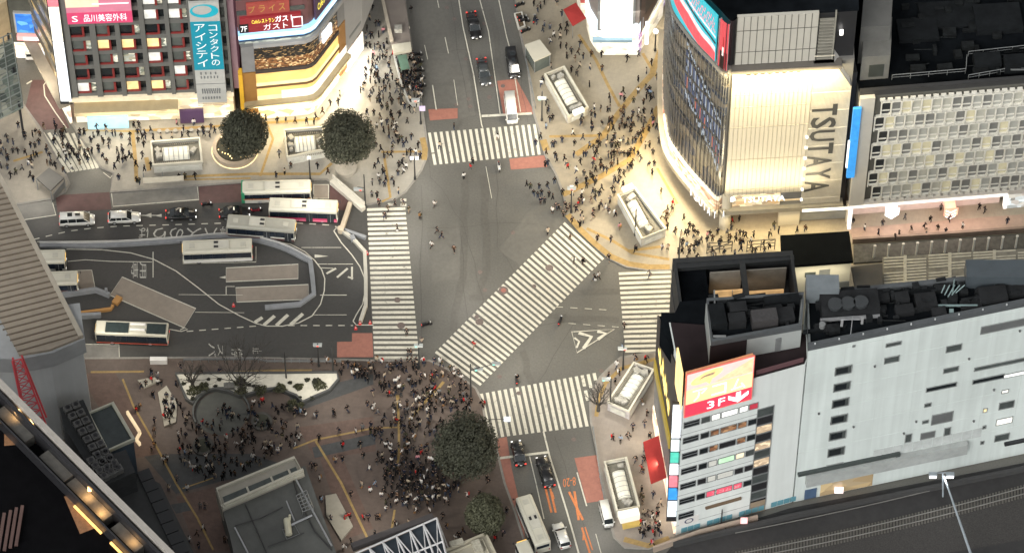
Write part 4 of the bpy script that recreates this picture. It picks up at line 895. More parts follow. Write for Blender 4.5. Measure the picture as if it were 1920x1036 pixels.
# red signs
mb = MB(); FA.box(mb, .4, FA.L-1.2, zl['blue'], zl['red1'], .0, .5); o = tag(obj('restaurant_sign', mb, mat('sign_red', (.17, .016, .02), .5, em=(.5, .04, .05), es=.25)), 'long red restaurant sign with yellow and white lettering above the blue light band', 'sign')
hh = zl['red1']-zl['blue']; mb = MB(); FA.text(mb, 'Caféレストラン', FA.L*.20, FA.L*.52, zl['blue']+hh*.60, zl['blue']+hh*.88, .55); obj('lettering', mb, glow('letter_yellow', (1, .85, .1), 1.2), o)
mb = MB(); FA.text(mb, 'ガスト', FA.L*.53, FA.L*.80, zl['blue']+hh*.6, zl['blue']+hh*1.0, .58); obj('lettering', mb, glow('letter_white', (1, 1, 1), 1.6), o)
mb = MB(); FA.text(mb, 'ガスト', FA.L*.36, FA.L*.70, zl['blue']+hh*.1, zl['blue']+hh*.5, .55); FA.text(mb, '7F', FA.L*.04, FA.L*.13, zl['blue']+hh*.12, zl['blue']+hh*.5, .58); FA.frame(mb, FA.L*.76, FA.L*.91, zl['blue']+hh*.12, zl['blue']+hh*.8, .5, .56, .15); obj('lettering', mb, mat('bill_white', (.8, .8, .8), .5, em=(1, 1, 1), es=.6), o)
mb = MB(); FA.box(mb, FA.L*.02, FA.L*.15, zl['blue']+.1, zl['blue']+hh*.62, .5, .54); obj('panel', mb, BLK, o)
z2 = z_of(27); z3 = z_of(5); mb = MB(); FA.box(mb, FA.L*.14, FA.L*.74, z2, z3, .1, .4); o = tag(obj('menu_sign', mb, mat('sign_wine', (.28, .05, .04), .5, em=(.5, .1, .07), es=.15)), 'dark red sign reading in thin yellow strokes above the long restaurant sign', 'sign')
mb = MB()
for i, ch in enumerate('プライス'): FA.text(mb, ch, FA.L*(.17+.14*i), FA.L*(.26+.14*i), z2+.6, z3-.6, .44)
obj('lettering', mb, mat('letter_ochre', (.3, .15, .04), .5, em=(.8, .5, .15), es=.3), o)
mb = MB(); FB.box(mb, 1.2, FB.L*.8, zl['blue'], zl['red1']+3, .2, .5); o = tag(obj('side_sign', mb, mat('sign_darkblue', (.05, .03, .06), .5, em=(.1, .05, .1), es=.2)), 'dark sign with yellow lettering round the corner of the restaurant building', 'sign')
mb = MB(); FB.text(mb, 'Caféレストラン', 1.8, FB.L*.75, zl['blue']+1.6, zl['blue']+3.4, .55); obj('lettering', mb, glow('letter_yellow', (1, .85, .1), 1.2), o)
mb = MB(); FB.box(mb, FB.L*.32, FB.L*.58, zl['amb']-1.0, zl['amb']+1.4, .1, .4); obj('white_sign', mb, glow('sign_white', (.95, .97, 1), 1.1), q)
area('corner_lamp', (FA.P(FA.L*.6, 5, 1.2)), FA.P(FA.L*.6, 0, 5), 10, .8, 3000, (1, .82, .5)); area('corner_lamp', FB.P(FB.L*.5, 5, 1.3), FB.P(FB.L*.5, 0, 6), 8, .8, 3600, (1, .86, .62))
# pink-lit gap beside it, its light put into a glowing column
mb = MB(); mb.prism([p[:] for p in [F.P(F.L+.1, 0, -.5), F.P(F.L+1.0, 0, -.5), F.P(F.L+1.0, 0, -20), F.P(F.L+.1, 0, -20)]], 8, 54); tag(obj('pink_lit_gap', mb, mat('pink_lit_gap', (.22, .15, .16), .5, em=(.9, .4, .5), es=.06)), 'thin pinkish column between the grid building and the restaurant building', 'column')
# slim white building
A = G(650, 137); B = G(682, 93); F5 = Fac(A, B); q = building('slim_white_building', 'slim blank white building beside the golden corner building', 'building', A)
A2 = Fac(A, B); zz = A2.px(660, 82)[1]
mb = MB(); mb.prism([p[:] for p in [A+Vector((0, 0, 0)), B, B+Vector((4, 14, 0)), A+Vector((0, 14, 0))]], zz, 60); obj('wall', mb, mat('slim_white', (.30, .30, .30), .6, .05), q)
mb = MB(); F5.box(mb, .3, F5.L-.2, 4.5, zz, -1.5, -.1); obj('shop_window', mb, shopmat('dark_rest2', [(.05, .04, .04), (.2, .14, .1), (.5, .4, .3), (.04, .04, .05)], .4, 1), q)
mb = MB(); F5.box(mb, 0, F5.L, .13, 4.5, -1, 0); obj('shopfront', mb, glow('shop_white', (1, .95, .82), .95, .3, 1.0), q)
mb = MB(); F5.box(mb, F5.L*.25, F5.L*.9, zz+2, zz+2.6, .0, .04); obj('small_print', mb, mat('print_grey', (.15, .16, .16), .6), q)
area('shop_lamp', F5.P(F5.L*.5, 4.3, 1.2), F5.P(F5.L*.5, 0, 6), 6, .6, 2400, (1, .95, .85))
# ---------------- blue-screen building at the far end of the side street
A = G(30, 110); B = G(92, 112); F6 = Fac(A, B); q = building('blue_screen_building', 'dark narrow building carrying a blue screen at the end of the side street', 'building', A)
mb = MB(); mb.prism([p[:] for p in [A, B, B+Vector((0, 12, 0)), A+Vector((-2, 12, 0))]], 4.2, 24); obj('wall', mb, mat('dark_olive', (.07, .07, .055), .7, .3, .5), q)
mb = MB(); F6.box(mb, 0, F6.L, .1, 4.2, -.4, -.1); obj('shopfront', mb, shopmat('side_shops', [(1, .9, .7)], .7), q)
a0, a1, z0, z1 = F6.rect(30, 28, 76, 62, .5); mb = MB(); F6.box(mb, a0-.3, a1+.3, z0-.3, z1+.3, -.1, .4); obj('screen_frame', mb, mat('frame_pale', (.35, .35, .33), .5), q)
mb = MB(); F6.box(mb, a0, a1, z0, z1, .4, .46); o = obj('blue_screen', mb, shopmat('screen_blue', [(.02, .10, .38), (.03, .16, .5), (.10, .3, .65), (.02, .12, .42), (.03, .14, .45)], .75, .8), q)
a0, a1, z0, z1 = F6.rect(32, 68, 84, 76, .5); mb = MB(); F6.box(mb, a0, a1, z0, z1, 0, .6); obj('red_sign', mb, mat('sign_redpink', (.7, .3, .3), .5, em=(1, .45, .42), es=.6), q)
mb = MB(); F6.box(mb, a0+1, a1-1, z0+.2, z1-.2, .6, .64); obj('sign_panel', mb, glow('sign_white', (.95, .97, 1), 1.1), q)
mb = MB(); mb.prism([p[:] for p in [G(-30, 40), G(28, 62), G(28, 105), G(-30, 140)]], .1, 14); o = building('corner_block', 'cream lit block at the far left corner of the side street', 'building', G(-10, 90)); obj('wall', mb, mat('cream_lit_wall', (.42, .33, .2), .7, .2, .4), o)
mb = MB(); mb.prism([p[:] for p in [G(-80, -40), G(120, -60), G(85, -150), G(-80, -150)]], .1, 26); tag(obj('background_building', mb, mat('dark_olive2', (.06, .06, .05), .7, .4, .3)), 'dark olive building behind the blue screen', 'building')
area('street_lamp_light', G(60, 150, 8), G(60, 150), 5, 5, 1500, (1, .90, .74))
# small white delivery truck in the side street
T = G(63, 104); t = thing('delivery_truck', 'small white truck with square cool headlights in the side street', 'truck', T)
mb = MB(); mb.box((T.x, T.y+1.6, 1.6), (2.4, 3.2, 2.3)); obj('cargo_box', mb, WHITE, t)
mb = MB(); mb.box((T.x, T.y-.6, 1.15), (2.2, 1.2, 1.5)); obj('cab', mb, WHITE, t); mb = MB(); mb.box((T.x, T.y-1.21, 1.5), (1.9, .04, .6)); obj('windscreen', mb, GLASSD, t)
for dx in (-1.6, 1.6):
    mb = MB(); mb.box((T.x+dx*1.15, T.y-1.0, 1.6), (1.2, .2, 1.2)); obj('lamp_panel', mb, glow('panel_cool', (.85, .95, 1), 1.1), t)
for dx, dy in ((-1, -.8), (1, -.8), (-1, 2.4), (1, 2.4)):
    mb = MB(); mb.tube([(T.x+dx-.1, T.y+dy, .4), (T.x+dx+.1, T.y+dy, .4)], .4, 12); obj('wheel', mb, RUB, t)
# ---------------- glazed frame structure at the far left
q = building('glazed_canopy', 'dark steel and glass canopy structure at the left edge', 'canopy', G(0, 200))
mb = MB(); P = [G(-60, 100, 14), G(22, 62, 14), G(42, 190, 9), G(-60, 240, 9)]
def lat(a, b, c, d, n, m, r=.12):
    for i in range(n+1): mb.tube([a.lerp(b, i/n), d.lerp(c, i/n)], r, 4)
    for j in range(m+1): mb.tube([a.lerp(d, j/m), b.lerp(c, j/m)], r, 4)
lat(*P, 5, 7); Pl = [p-Vector((0, 0, 1.3)) for p in P]; lat(*Pl, 5, 7, .08)
for i in range(7):
    a = P[1].lerp(P[2], i/7); b = Pl[1].lerp(Pl[2], (i+.5)/7); mb.tube([a, b], .07, 4); mb.tube([b, P[1].lerp(P[2], (i+1)/7)], .07, 4)
obj('steel_frame', mb, mat('frame_greygreen', (.14, .155, .14), .5), q)
mb = MB(); mb.hexa([p-Vector((0, 0, 1.7)) for p in P]+[p-Vector((0, 0, 1.5)) for p in P]); obj('glass_roof', mb, shopmat('canopy_glass', [(.06, .07, .06), (.1, .12, .1), (.3, .3, .24), (.05, .06, .05), (.05, .06, .055)], .25, .5), q)
mb = MB()
for p in (P[2], P[1], P[1].lerp(P[2], .5)): mb.tube([p-Vector((.6, 0, .2)), Vector((p.x-.6, p.y, .1))], .2, 8)
obj('post', mb, DARKM, q)
# ---------------- white sign building at the lower right
A = G(1267, 1003); C = G(1485, 941); H38 = Fac(A, C).px(1507, 681)[1]
FS = Fac(A, C); b2 = G(1226, 785); bl = next(A.lerp(b2, k/100) for k in range(20, 100) if proj(A.lerp(b2, k/100)+Vector((0, 0, H38)))[1] < 604); FL = Fac(b2, A)
FL.n = Vector((-FL.u.y, FL.u.x, 0)); FL.n = FL.n if FL.n.x < 0 else -FL.n
WG = mat('white_grey_wall', (.60, .64, .62), .5, .03, .25, big=.05, streak=.06)
q = building('sign_building', 'white corner building with rows of windows under a glowing orange roof sign', 'building', A)
br = G(1505, 560, H38); br = Vector((br.x, br.y, 0))
fp = [A, C, Vector((C.x+2, bl.y-2, 0)), bl]
mb = MB(); mb.prism([p[:] for p in fp], .1, H38-.3); obj('wall', mb, WG, q)
mb = MB(); ctr = sum(fp, Vector())/4; mb.prism([(p+(ctr-p)*.02)[:] for p in fp], H38-.3, H38-.1); obj('roof', mb, mat('roof_maroon', (.018, .0125, .0135), .8, .2, .3, spec=.15), q)
mb = MB(); mb.wall([FS.P(FS.L*.60, 0, -.4), FS.P(FS.L-.2, 0, -.4)], .12, H38-.1, H38+.9); obj('parapet_rail', mb, mat('rail_maroon', (.1, .05, .055), .5), q)
# windows on the front: left pair column, band, right column
def ps(x, y): return FS.px(x, y, .1)
cL = [(1280, 1309), (1312, 1329), (1331, 1348), (1349, 1380), (1382, 1399), (1401, 1418)]
sS = [(ps(a, 900)[0], ps(b, 900)[0]) for a, b in ((1276, 1305), (1308, 1324), (1326, 1342), (1344, 1374), (1376, 1392), (1394, 1410))]
zt = ps(1300, 793)[1]; zbt = ps(1297, 962)[1]; n = 7; st = (zt-zbt)/(n-1)
kinds = [['d', 'g', 'l', 'l', 'l', 'r'], ['d', 'd', 'a', 'a', 'a', 'd'], ['d', 'd', 'a', 'k', 'a', 'd'], ['d', 'd', 's', 'gr', 'c', 'g'], ['d', 'k', 's', 's', 'k', 'k'], ['d', 'd', 'p', 'p', 'p', 'd'], ['d', None, None, None, None, None]]
WMM = {'d': GLASSD, 'k': mat('win_black', (.02, .02, .022), .2), 'g': GLASSG, 'l': glow('win_lit_white', (.96, .97, .9), .85), 'r': mat('win_red', (.35, .03, .05), .4, em=(.6, .05, .08), es=.3), 'a': shopmat('win_amberdark', [(.05, .03, .02), (.18, .08, .04), (.35, .2, .1), (.03, .02, .02)], .5, 1.2),
       's': mat('win_sign', (.5, .5, .46), .4, em=(.9, .9, .8), es=.15), 'gr': glow('win_green', (.6, .95, .6), .5), 'c': glow('win_creamlit', (1, .85, .6), .5), 'p': mat('win_pink', (.6, .06, .1), .4, em=(.9, .12, .2), es=.4)}
zlist = []
for r in range(7):
    z1 = zt-st*r+.75; z0 = z1-1.5; zlist.append(z0)
    for c in range(6):
        k = kinds[r][c]
        if not k: continue
        a, b = sS[c]; mb = MB(); FS.frame(mb, a, b, z0, z1, -.02, .12, .07)
        if c == 0: FS.box(mb, a, b, (z0+z1)/2-.05, (z0+z1)/2+.05, .0, .1)
        o = obj('window', mb, GREYM, q); pb = MB(); FS.box(pb, a+.07, b-.07, z0+.07, z1-.07, -.05, .05); p = obj('pane', pb, WMM[k], q); p.parent = o
mb = MB(); FS.text(mb, 'アコム 3F', sS[2][0]+.8, sS[4][1]-.3, zlist[5]+.4, zlist[5]+1.1, .14); FS.text(mb, 'MART', sS[3][0]+.3, sS[3][1]-.3, zlist[4]+.45, zlist[4]+1.05, .14); obj('lettering', mb, WHITE, q)
mb = MB()
for r in range(14):
    z = zt-st*r/2+.2; 
    if r % 2: FS.box(mb, sS[0][0]-.5, sS[5][1]+.3, z-.6, z-.52, 0, .04)
obj('wall_groove', mb, mat('groove', (.25, .26, .26), .6), q)
s0, s1 = ps(1412, 870)[0], ps(1442, 870)[0]; z1 = ps(1440, 762)[1]; z0 = ps(1425, 948)[1]; nn = 12; hh = (z1-z0)/nn
for r in range(nn):
    a = z1-hh*(r+1); mb = MB(); FS.frame(mb, s0, s1, a+.05, a+hh-.05, -.02, .14, .08); o = obj('window', mb, GREYM, q)
    m1 = WMM['g'] if r in (0, 5, 8, 10) else (WMM['k'] if r % 2 else shopmat('beige_room', [(.5, .38, .25), (.3, .22, .15), (.75, .6, .4)], .5, 1.5)); pb = MB(); FS.box(pb, s0+.08, s1-.08, a+.12, a+hh-.12, -.04, .06); p = obj('pane', pb, m1, q); p.parent = o
mb = MB(); FS.box(mb, s0, s1, .1, 3.2, -.3, .08); obj('door', mb, mat('door_beige', (.25, .2, .14), .6), q)
mb = MB(); FS.box(mb, sS[2][0], sS[4][1], zlist[6]+1.0, zlist[6]+1.5, .02, .3); obj('drip_rail', mb, mat('rust_rail', (.12, .08, .05), .7), q)
mb = MB()
for k in range(22): 
    if k % 5 != 3: FS.box(mb, .8+k*1.0, 1.7+k*1.0, .4, 1.6, .02, .1)
obj('graffiti_panel', mb, mat('panel_teal', (.10, .25, .3), .5), q)
mb = MB(); FS.box(mb, .4, 3.4, 2.4, 4.2, .03, .1); obj('round_emblem_board', mb, WHITE, q)
mb = MB(); N = 20
for k in range(N):
    t0, t1 = 2*math.pi*k/N, 2*math.pi*(k+1)/N; mb.face([FS.P(1.9+math.cos(t)*r_, 3.3+math.sin(t)*r_*.9, .13) for t, r_ in ((t0, .7), (t1, .7), (t1, .5), (t0, .5))])
obj('round_emblem', mb, mat('navy2', (.03, .04, .1), .5), q)
# roof sign
a0 = FS.px(1286, 740, .6)[0]; a1 = FS.px(1409, 730, .6)[0]; zb0 = FS.px(1346, 764, .6)[1]; zb1 = FS.px(1346, 742, .6)[1]; zt1 = FS.px(1346, 686, .6)[1]; zm = FS.px(1346, 716, .6)[1]
mb = MB(); FS.box(mb, a0, a1, zb0, zt1, .05, .55); o = tag(obj('roof_sign', mb, mat('roof_sign_body', (.6, .25, .12), .5)), 'glowing orange roof sign with a speech bubble emblem and white arrow', 'sign')
mb = MB(); FS.box(mb, a0, a1, zb1, zm, .55, .62); obj('lit_panel', mb, glow('sign_orange', (1, .60, .30), .95, .12, .2), o)
mb = MB(); FS.box(mb, a0, a1, zm, zt1, .55, .62); obj('upper_panel', mb, mat('sign_greypink', (.5, .45, .43), .5, em=(.9, .7, .62), es=.42), o)
mb = MB(); mb.face([FS.P(a, z, .63) for a, z in ((a0+(a1-a0)*.42, zm+.3), (a1-.1, zm+.3), (a1-.1, zt1-.3))]); obj('ray', mb, glow('sign_peach', (1, .55, .32), .85), o)
mb = MB(); FS.box(mb, a0, a1, zb0, zb1, .55, .64); obj('red_band', mb, mat('sign_crimson', (.45, .03, .06), .5, em=(.75, .06, .10), es=.5), o)
mb = MB(); W_ = a1-a0; h_ = zb1-zb0; FS.text(mb, '3', a0+W_*.33, a0+W_*.44, zb0+h_*.2, zb0+h_*.8, .7); FS.text(mb, 'F', a0+W_*.50, a0+W_*.60, zb0+h_*.2, zb0+h_*.8, .7)
cx = a0+W_*.80; mb.face([FS.P(cx-.35, zb0+h_*.35, .7), FS.P(cx+.35, zb0+h_*.35, .7), FS.P(cx+.35, zb0+h_*.92, .7), FS.P(cx-.35, zb0+h_*.92, .7)])
for sg in (-1, 1): mb.face([FS.P(cx, zb0+h_*.08, .71), FS.P(cx+sg*1.5, zb0+h_*.5, .71), FS.P(cx+sg*1.5, zb0+h_*.8, .71), FS.P(cx, zb0+h_*.4, .71)][::sg])
obj('lettering', mb, glow('letter_white', (1, 1, 1), 1.6), o)
mb = MB(); h2 = zm-zb1
for i, ch in enumerate('アコム'): FS.text(mb, ch, a0+W_*(.10+.29*i), a0+W_*(.32+.29*i), zb1+h2*.12, zb1+h2*.88, .66)
obj('lettering', mb, glow('letter_creamy', (1, .92, .66), 1.5), o)
mb = MB(); c0, z0_ = a0+W_*.30, (zm+zt1)/2+.3; N = 22; pts = []
for k in range(N): t = 2*math.pi*k/N; pts.append(FS.P(c0+math.cos(t)*2.3+math.sin(t)*.5, z0_+math.sin(t)*1.35+math.cos(t)*.5, .66))
mb.face(pts); mb.face([FS.P(c0-.4, z0_-.8, .67), FS.P(c0+.9, z0_-.6, .67), FS.P(c0+.5, z0_-2.1, .67)]); obj('emblem', mb, glow('emblem_yellow', (1, .68, .25), .9), o)
mb = MB(); mb.face([FS.P(c0+a, z0_+b, .70) for a, b in ((-1.2, -.3), (-.4, .05), (.9, .1), (1.3, .7), (.2, .65), (-.6, .4))]); obj('emblem_mark', mb, mat('emblem_grey', (.5, .35, .25), .5), o)
mb = MB(); FS.frame(mb, a0-.12, a1+.12, zb0-.12, zt1+.12, .5, .68, .12); obj('frame', mb, glow('frame_redglow', (1, .2, .15), .35), o)
# side face of that sign, and left face of the building
mb = MB(); Lw = FL.L; FL.box(mb, Lw-4.5, Lw-.1, zb0+1, zt1-.6, .2, .45); obj('side_panel', mb, glow('sign_sideyellow', (1, .72, .30), .95, .3, .3), o)
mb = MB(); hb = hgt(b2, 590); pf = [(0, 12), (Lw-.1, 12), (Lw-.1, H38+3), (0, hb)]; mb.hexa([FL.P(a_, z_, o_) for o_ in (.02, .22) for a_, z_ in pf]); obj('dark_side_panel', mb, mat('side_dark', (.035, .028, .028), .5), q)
mb = MB(); mb.prism([p[:] for p in [b2, A.lerp(b2, .4), A.lerp(b2, .4)+Vector((9, 0, 0)), b2+Vector((9, 1, 0))]], .1, hb-.3); obj('lower_wing', mb, ROOFD, q)
mb = MB(); FL.box(mb, .5, Lw*.7, 14, 16.6, .24, .5); obj('yellow_side_sign', mb, mat('side_yellow', (.25, .18, .02), .5, em=(1, .75, .15), es=.15), q)
mb = MB()
for i in range(9):
    a_ = Lw*(.10+.055*i); z_ = hb-6-(i*37 % 11)*.18; hh_ = 1.6+(i*53 % 7)*.55
    mb.face([FL.P(a_, z_, .3), FL.P(a_+Lw*.05, z_-.5, .3), FL.P(a_+Lw*.07, z_+hh_*.6, .3), FL.P(a_+Lw*.03, z_+hh_, .3)])
obj('side_emblem', mb, glow('letter_gold', (1, .72, .2), 1.3), q)
mb = MB(); FL.box(mb, .2, Lw-.6, 4.2, 12, .05, .15); obj('side_band', mb, mat('side_grey', (.15, .145, .14), .6, .2), q)
mb = MB(); FL.box(mb, .3, Lw-.3, .12, 4.2, .0, .3); obj('side_shopfront', mb, shopmat('se_shops', [(1, .9, .7), (.8, .6, .4), (.6, .3, .2), (.95, .95, .9)], .75, .8), q)
# corner stack of light boxes
o = tag(obj('corner_sign', (lambda m: (m.box((A.x-.75, A.y+.5, 19), (1.5, .5, 31)), m)[1])(MB()), BLK), 'vertical stack of small coloured light boxes on the corner under the orange roof sign', 'sign')
for z0, z1, nm, c, s_ in ((26, 34.5, 'sign_white', (.95, .97, 1), 1.1), (22.5, 25.6, 'sign_pale2', (.8, .9, .9), .6), (19.5, 22.2, 'sign_green2', (.1, .6, .45), .6), (16.3, 19.2, 'sign_white', 0, 0), (13, 16, 'sign_pink', (1, .25, .3), .55), (9.6, 12.7, 'sign_blue', (.05, .35, .85), .55), (5, 9.2, 'sign_cool3', (.8, .9, 1), .9)):
    m1 = MB(); m1.box((A.x-.75, A.y+.18, (z0+z1)/2), (1.3, .2, z1-z0-.2)); obj('light_box', m1, _mc[nm] if nm in _mc else glow(nm, c, s_), o)
# red awning on the street side
mb = MB(); P = [FL.P(Lw*.28, 4.4, .3), FL.P(Lw*.64, 4.4, .3), FL.P(Lw*.64, 3.1, 2.6), FL.P(Lw*.28, 3.1, 2.6)]; mb.hexa([p-Vector((0, 0, .12)) for p in P]+P)
o = tag(obj('awning', mb, mat('awning_red', (.25, .03, .027), .7)), 'long red awning along the street side of the sign building', 'awning')
mb = MB(); [mb.tube([p, Vector((p.x+.2, p.y, .12))], .05) for p in (P[2], P[3])]; obj('post', mb, GREYM, o)
for t in (.2, .5, .85): area('shop_lamp', FL.P(Lw*t, 2.9, .5), FL.P(Lw*t, 0, 5), .6, 5, 900, (1, .85, .62))
# upper volume with grey parapet and lit white recess
U = Gs([(1332, 639), (1504, 608), (1530, 548), (1324, 560)], H38+5.5); U[2].x = U[1].x+.6; U = [Vector((p.x, p.y, 0)) for p in U]
mb = MB(); mb.prism([p[:] for p in U], H38-.1, H38+4.4); obj('upper_wall', mb, mat('upper_white', (.30, .32, .31), .6, .06), q)
mb = MB(); FU = Fac(U[0], U[1]); FU.box(mb, 0, FU.L*.40, H38, H38+4.4, .01, .15); obj('upper_dark_wall', mb, mat('roof_maroon', (.022, .015, .016), .8), q)
mb = MB(); FU.box(mb, FU.L*.72, FU.L*.78, H38, H38+3.2, .02, .12); obj('downpipe', mb, GREYM, q)
mb = MB(); mb.wall([p+(sum(U, Vector())/4-p)*.03 for p in U], .5, H38+4.4, H38+5.5, closed=True); obj('parapet', mb, mat('parapet_grey', (.065, .072, .076), .6, .15, 1), q)
mb = MB(); mb.prism([(p+(sum(U, Vector())/4-p)*.08)[:] for p in U], H38+4.3, H38+4.6); obj('upper_roof', mb, ROOFD, q)
z = H38+4.6
def unit(px, py, sx_, sy_, h, m, nm='roof_unit', par=None, zb=z):
    p = G(px, py, zb); mb = MB(); mb.box((p.x, p.y, zb+h/2), (sx_, sy_, h), R(8)); return obj(nm, mb, m, par or q)
DU = mat('roof_unit_dark', (.010, .0115, .0125), .8, .3, spec=.05); DU2 = mat('roof_unit_grey', (.017, .018, .019), .7, .3, spec=.1)
mb = MB(); rq = random.Random(3)
for k in range(22): p = G(rq.uniform(1335, 1500), rq.uniform(560, 612), z); mb.box((p.x, p.y, z+.4), (rq.uniform(.3, 1.8), rq.uniform(.3, 1.2), rq.uniform(.4, 1.5)), rq.random()*.3)
for k in range(12): p = G(rq.uniform(1340, 1480), rq.uniform(560, 620), z+.5); mb.tube([p, p+Vector((rq.uniform(-1, 5), rq.uniform(-1, 1.5), 0))], .09, 5)
obj('roof_clutter', mb, mat('clutter', (.013, .0145, .0155), .75, .5, 1, spec=.15), q)['kind'] = 'stuff'
unit(1345, 600, 2.2, 3.6, 1.6, DU); unit(1383, 588, 2.4, 1.6, 1.9, DU2); unit(1381, 608, 2.4, 1.6, 1.9, DU2); unit(1432, 606, 3.6, 2.0, 2.2, mat('louvre_box', (.035, .033, .033), .6, .3, 3)); unit(1468, 596, 3.0, 2.2, 1.2, DU2); unit(1400, 565, 5.5, 1.2, .8, DU); unit(1465, 568, 5, 1.3, 1.2, DU)
mb = MB(); p = G(1346, 560, z); mb.box((p.x-.5, p.y-2, z+.4), (.2, 6, .8)); mb.box((p.x, p.y-7, z+.9), (1.8, .3, .3)); obj('white_strip', mb, GREYM, q)
# long white building
D = G(1990, 836); F = Fac(C+Vector((.2, 0, 0)), D); HB = F.px(1509, 651)[1]
q2 = building('long_white_building', 'long pale windowed building with rooftop plant beside the railway', 'building', C)
back = G(1600, 543, HB); Lb = F.L
mb = MB(); fpB = [F.P(0, 0), F.P(Lb, 0), G(1990, 499, HB), G(1512, 547, HB)]; fpB = [Vector((p.x, p.y, 0)) for p in fpB]; mb.prism([p[:] for p in fpB], .1, HB-1.1); obj('wall', mb, mat('pale_blue_wall', (.535, .59, .57), .5, .035, .22, big=.09, streak=.09), q2)
mb = MB(); mb.wall([fpB[0]-F.n*.35, fpB[1]-F.n*.35, fpB[2]+F.n*.35, fpB[3]+F.n*.35], .7, HB-1.1, HB, closed=True); obj('parapet', mb, mat('parapet_grey', (.065, .072, .076), .6, .15, 1), q2)
mb = MB(); mb.prism([(p+(sum(fpB, Vector())/4-p)*.02)[:] for p in fpB], HB-1.6, HB-1.0); obj('roof', mb, ROOFD, q2)
def win(x0, y0, x1, y1, m=None, deep=False, nm='window'):
    a, b, z0, z1 = F.rect(x0, y0, x1, y1, .05); mb = MB(); F.frame(mb, a, b, z0, z1, -.05, .14, .1); o = obj(nm, mb, mat('frame_grey', (.2, .215, .21), .5), q2)
    pb = MB(); F.box(pb, a+.1, b-.1, z0+.1, z1-.1, -.02, .05); p = obj('pane', pb, m or GLASSG, q2); p.parent = o
    if deep: pb = MB(); F.box(pb, a+.3, b-.6, z0+.35, z1-.5, .05, .10); p = obj('sash', pb, GLASSD, q2); p.parent = o
for i in range(7): win(1565.5-2.75*i, 686+30.5*i, 1597-2.75*i, 701+30.5*i, None, True)
for a in ((1661, 641, 1690, 648), (1658, 668, 1686, 679), (1774, 646, 1803, 658), (1769, 688, 1797, 697), (1598, 646.5, 1604, 650), (1733, 755, 1746, 762), (1729, 787, 1741, 793), (1697, 813, 1709, 828), (1770, 801, 1782, 815), (1842, 797, 1849, 803), (1838, 826, 1845, 832)): win(*a)
win(1747, 774, 1786, 792, mat('vent_grey', (.10, .105, .105), .6)); win(1726, 809, 1753, 821, mat('vent_grey', (.10, .105, .105), .6)); win(1840, 603, 1930, 617, mat('vent_grey', (.10, .105, .105), .6))
win(1737, 721, 1793, 729, GLASSD); win(1824, 706, 1882, 714, GLASSD); win(1882, 697, 1930, 704, glow('win_lit_white', (.96, .97, .9), .85)); win(1828, 678, 1930, 685, GLASSG)
win(1873, 752, 1901, 765); win(1868, 783, 1898, 794, glow('win_lit_cream', (1, .97, .85), .95)); win(1865, 813, 1892, 825); win(1878, 730, 1891, 736, glow('win_lit_cream', (1, .97, .85), .95)); win(1843, 765, 1851, 772, glow('win_amberlit', (1, .8, .4), .8))
mb = MB(); a, b, z0, z1 = F.rect(1640, 822, 1838, 838); 
for k in range(11): s_ = a+(b-a)*k/11; F.box(mb, s_, s_+(b-a)/11-.12, z0, z1, 0, .06)
obj('stained_panel', mb, mat('stained_panel', (.42, .45, .44), .6, .14, .8), q2)
mb = MB(); a, b, z0, z1 = F.rect(1490, 890, 1680, 896); F.box(mb, .2, b, 7.6, 8.2, 0, .5); F.box(mb, b-.6, b, 5.0, 7.6, 0, .5); F.box(mb, b-.6, b+2.2, 4.6, 5.0, 0, .5); obj('pipe', mb, mat('pipe_dark', (.04, .05, .048), .5), q2)
mb = MB(); F.box(mb, 1.5, 26, 4.8, 7.4, .02, .9); obj('lower_band', mb, mat('lower_band', (.30, .32, .31), .7, .15), q2)
mb = MB(); F.box(mb, 4, 12, .3, 4.4, .02, .1); obj('loading_bay', mb, shopmat('bay', [(.35, .26, .14), (.2, .15, .09), (.5, .38, .2), (.25, .2, .13)], .35, .4), q2)
mb = MB(); F.box(mb, 1.6, 3.4, .3, 2.8, .02, .12); obj('blue_door', mb, mat('door_blue', (.06, .1, .17), .5), q2)
mb = MB(); F.box(mb, 44.5, 48, 1.0, 4.0, .02, .1); F.box(mb, 32, 36.5, 4.1, 4.6, .02, .5); F.box(mb, 50, Lb, 4.6, 5.2, .02, 1.2); obj('rear_door', mb, DARKM, q2)
mb = MB()
for k in range(14): a = 1+k*3.5; p = F.P(a, HB, -.2); mb.tube([p, p+Vector((0, 0, .25))], .12, 6)
obj('parapet_lamp', mb, mat('stud_pale', (.4, .42, .42), .5), q2)
zr = HB-1.0
p = G(1585, 578, zr)
for k in range(3):
    c = G(1566+24*k, 572-2*k, zr+2.4); mb = MB(); mb.tube([c, c+Vector((0, 0, .5))], 1.05, 16); obj('fan', mb, mat('fan_dark', (.03, .034, .036), .5), q2)
mb = MB(); c = G(1592, 588, zr); mb.box((c.x, c.y+.7, zr+1.2), (8.2, 3.6, 2.2), R(5)); obj('cooling_unit', mb, DU2, q2)
mb = MB(); mb.box((c.x, c.y-1.4, zr+1.0), (8.4, .3, .5), R(5)); mb.tube([c+Vector((0, -4, 0)), c+Vector((0, -4, 5.2))], .07, 6); mb.tube([c+Vector((-1.5, -4, 4.4)), c+Vector((1.5, -4, 4.4))], .05)
mb.box((c.x-1.4, c.y-4, zr+3.6), (.35, .2, 1.6)); mb.box((c.x+1.4, c.y-4, zr+4.2), (.35, .2, 1.6)); obj('antenna', mb, CHROME, q2)
mb = MB(); c = G(1784, 562, zr); mb.tube([c, c+Vector((0, 0, 5))], .1); 
for k in range(5): mb.tube([c+Vector((-1.6+.5*k, -.3, 1.2+.5*abs(k-2))), c+Vector((-1.2+.7*k, .2, 3.4))], .09)
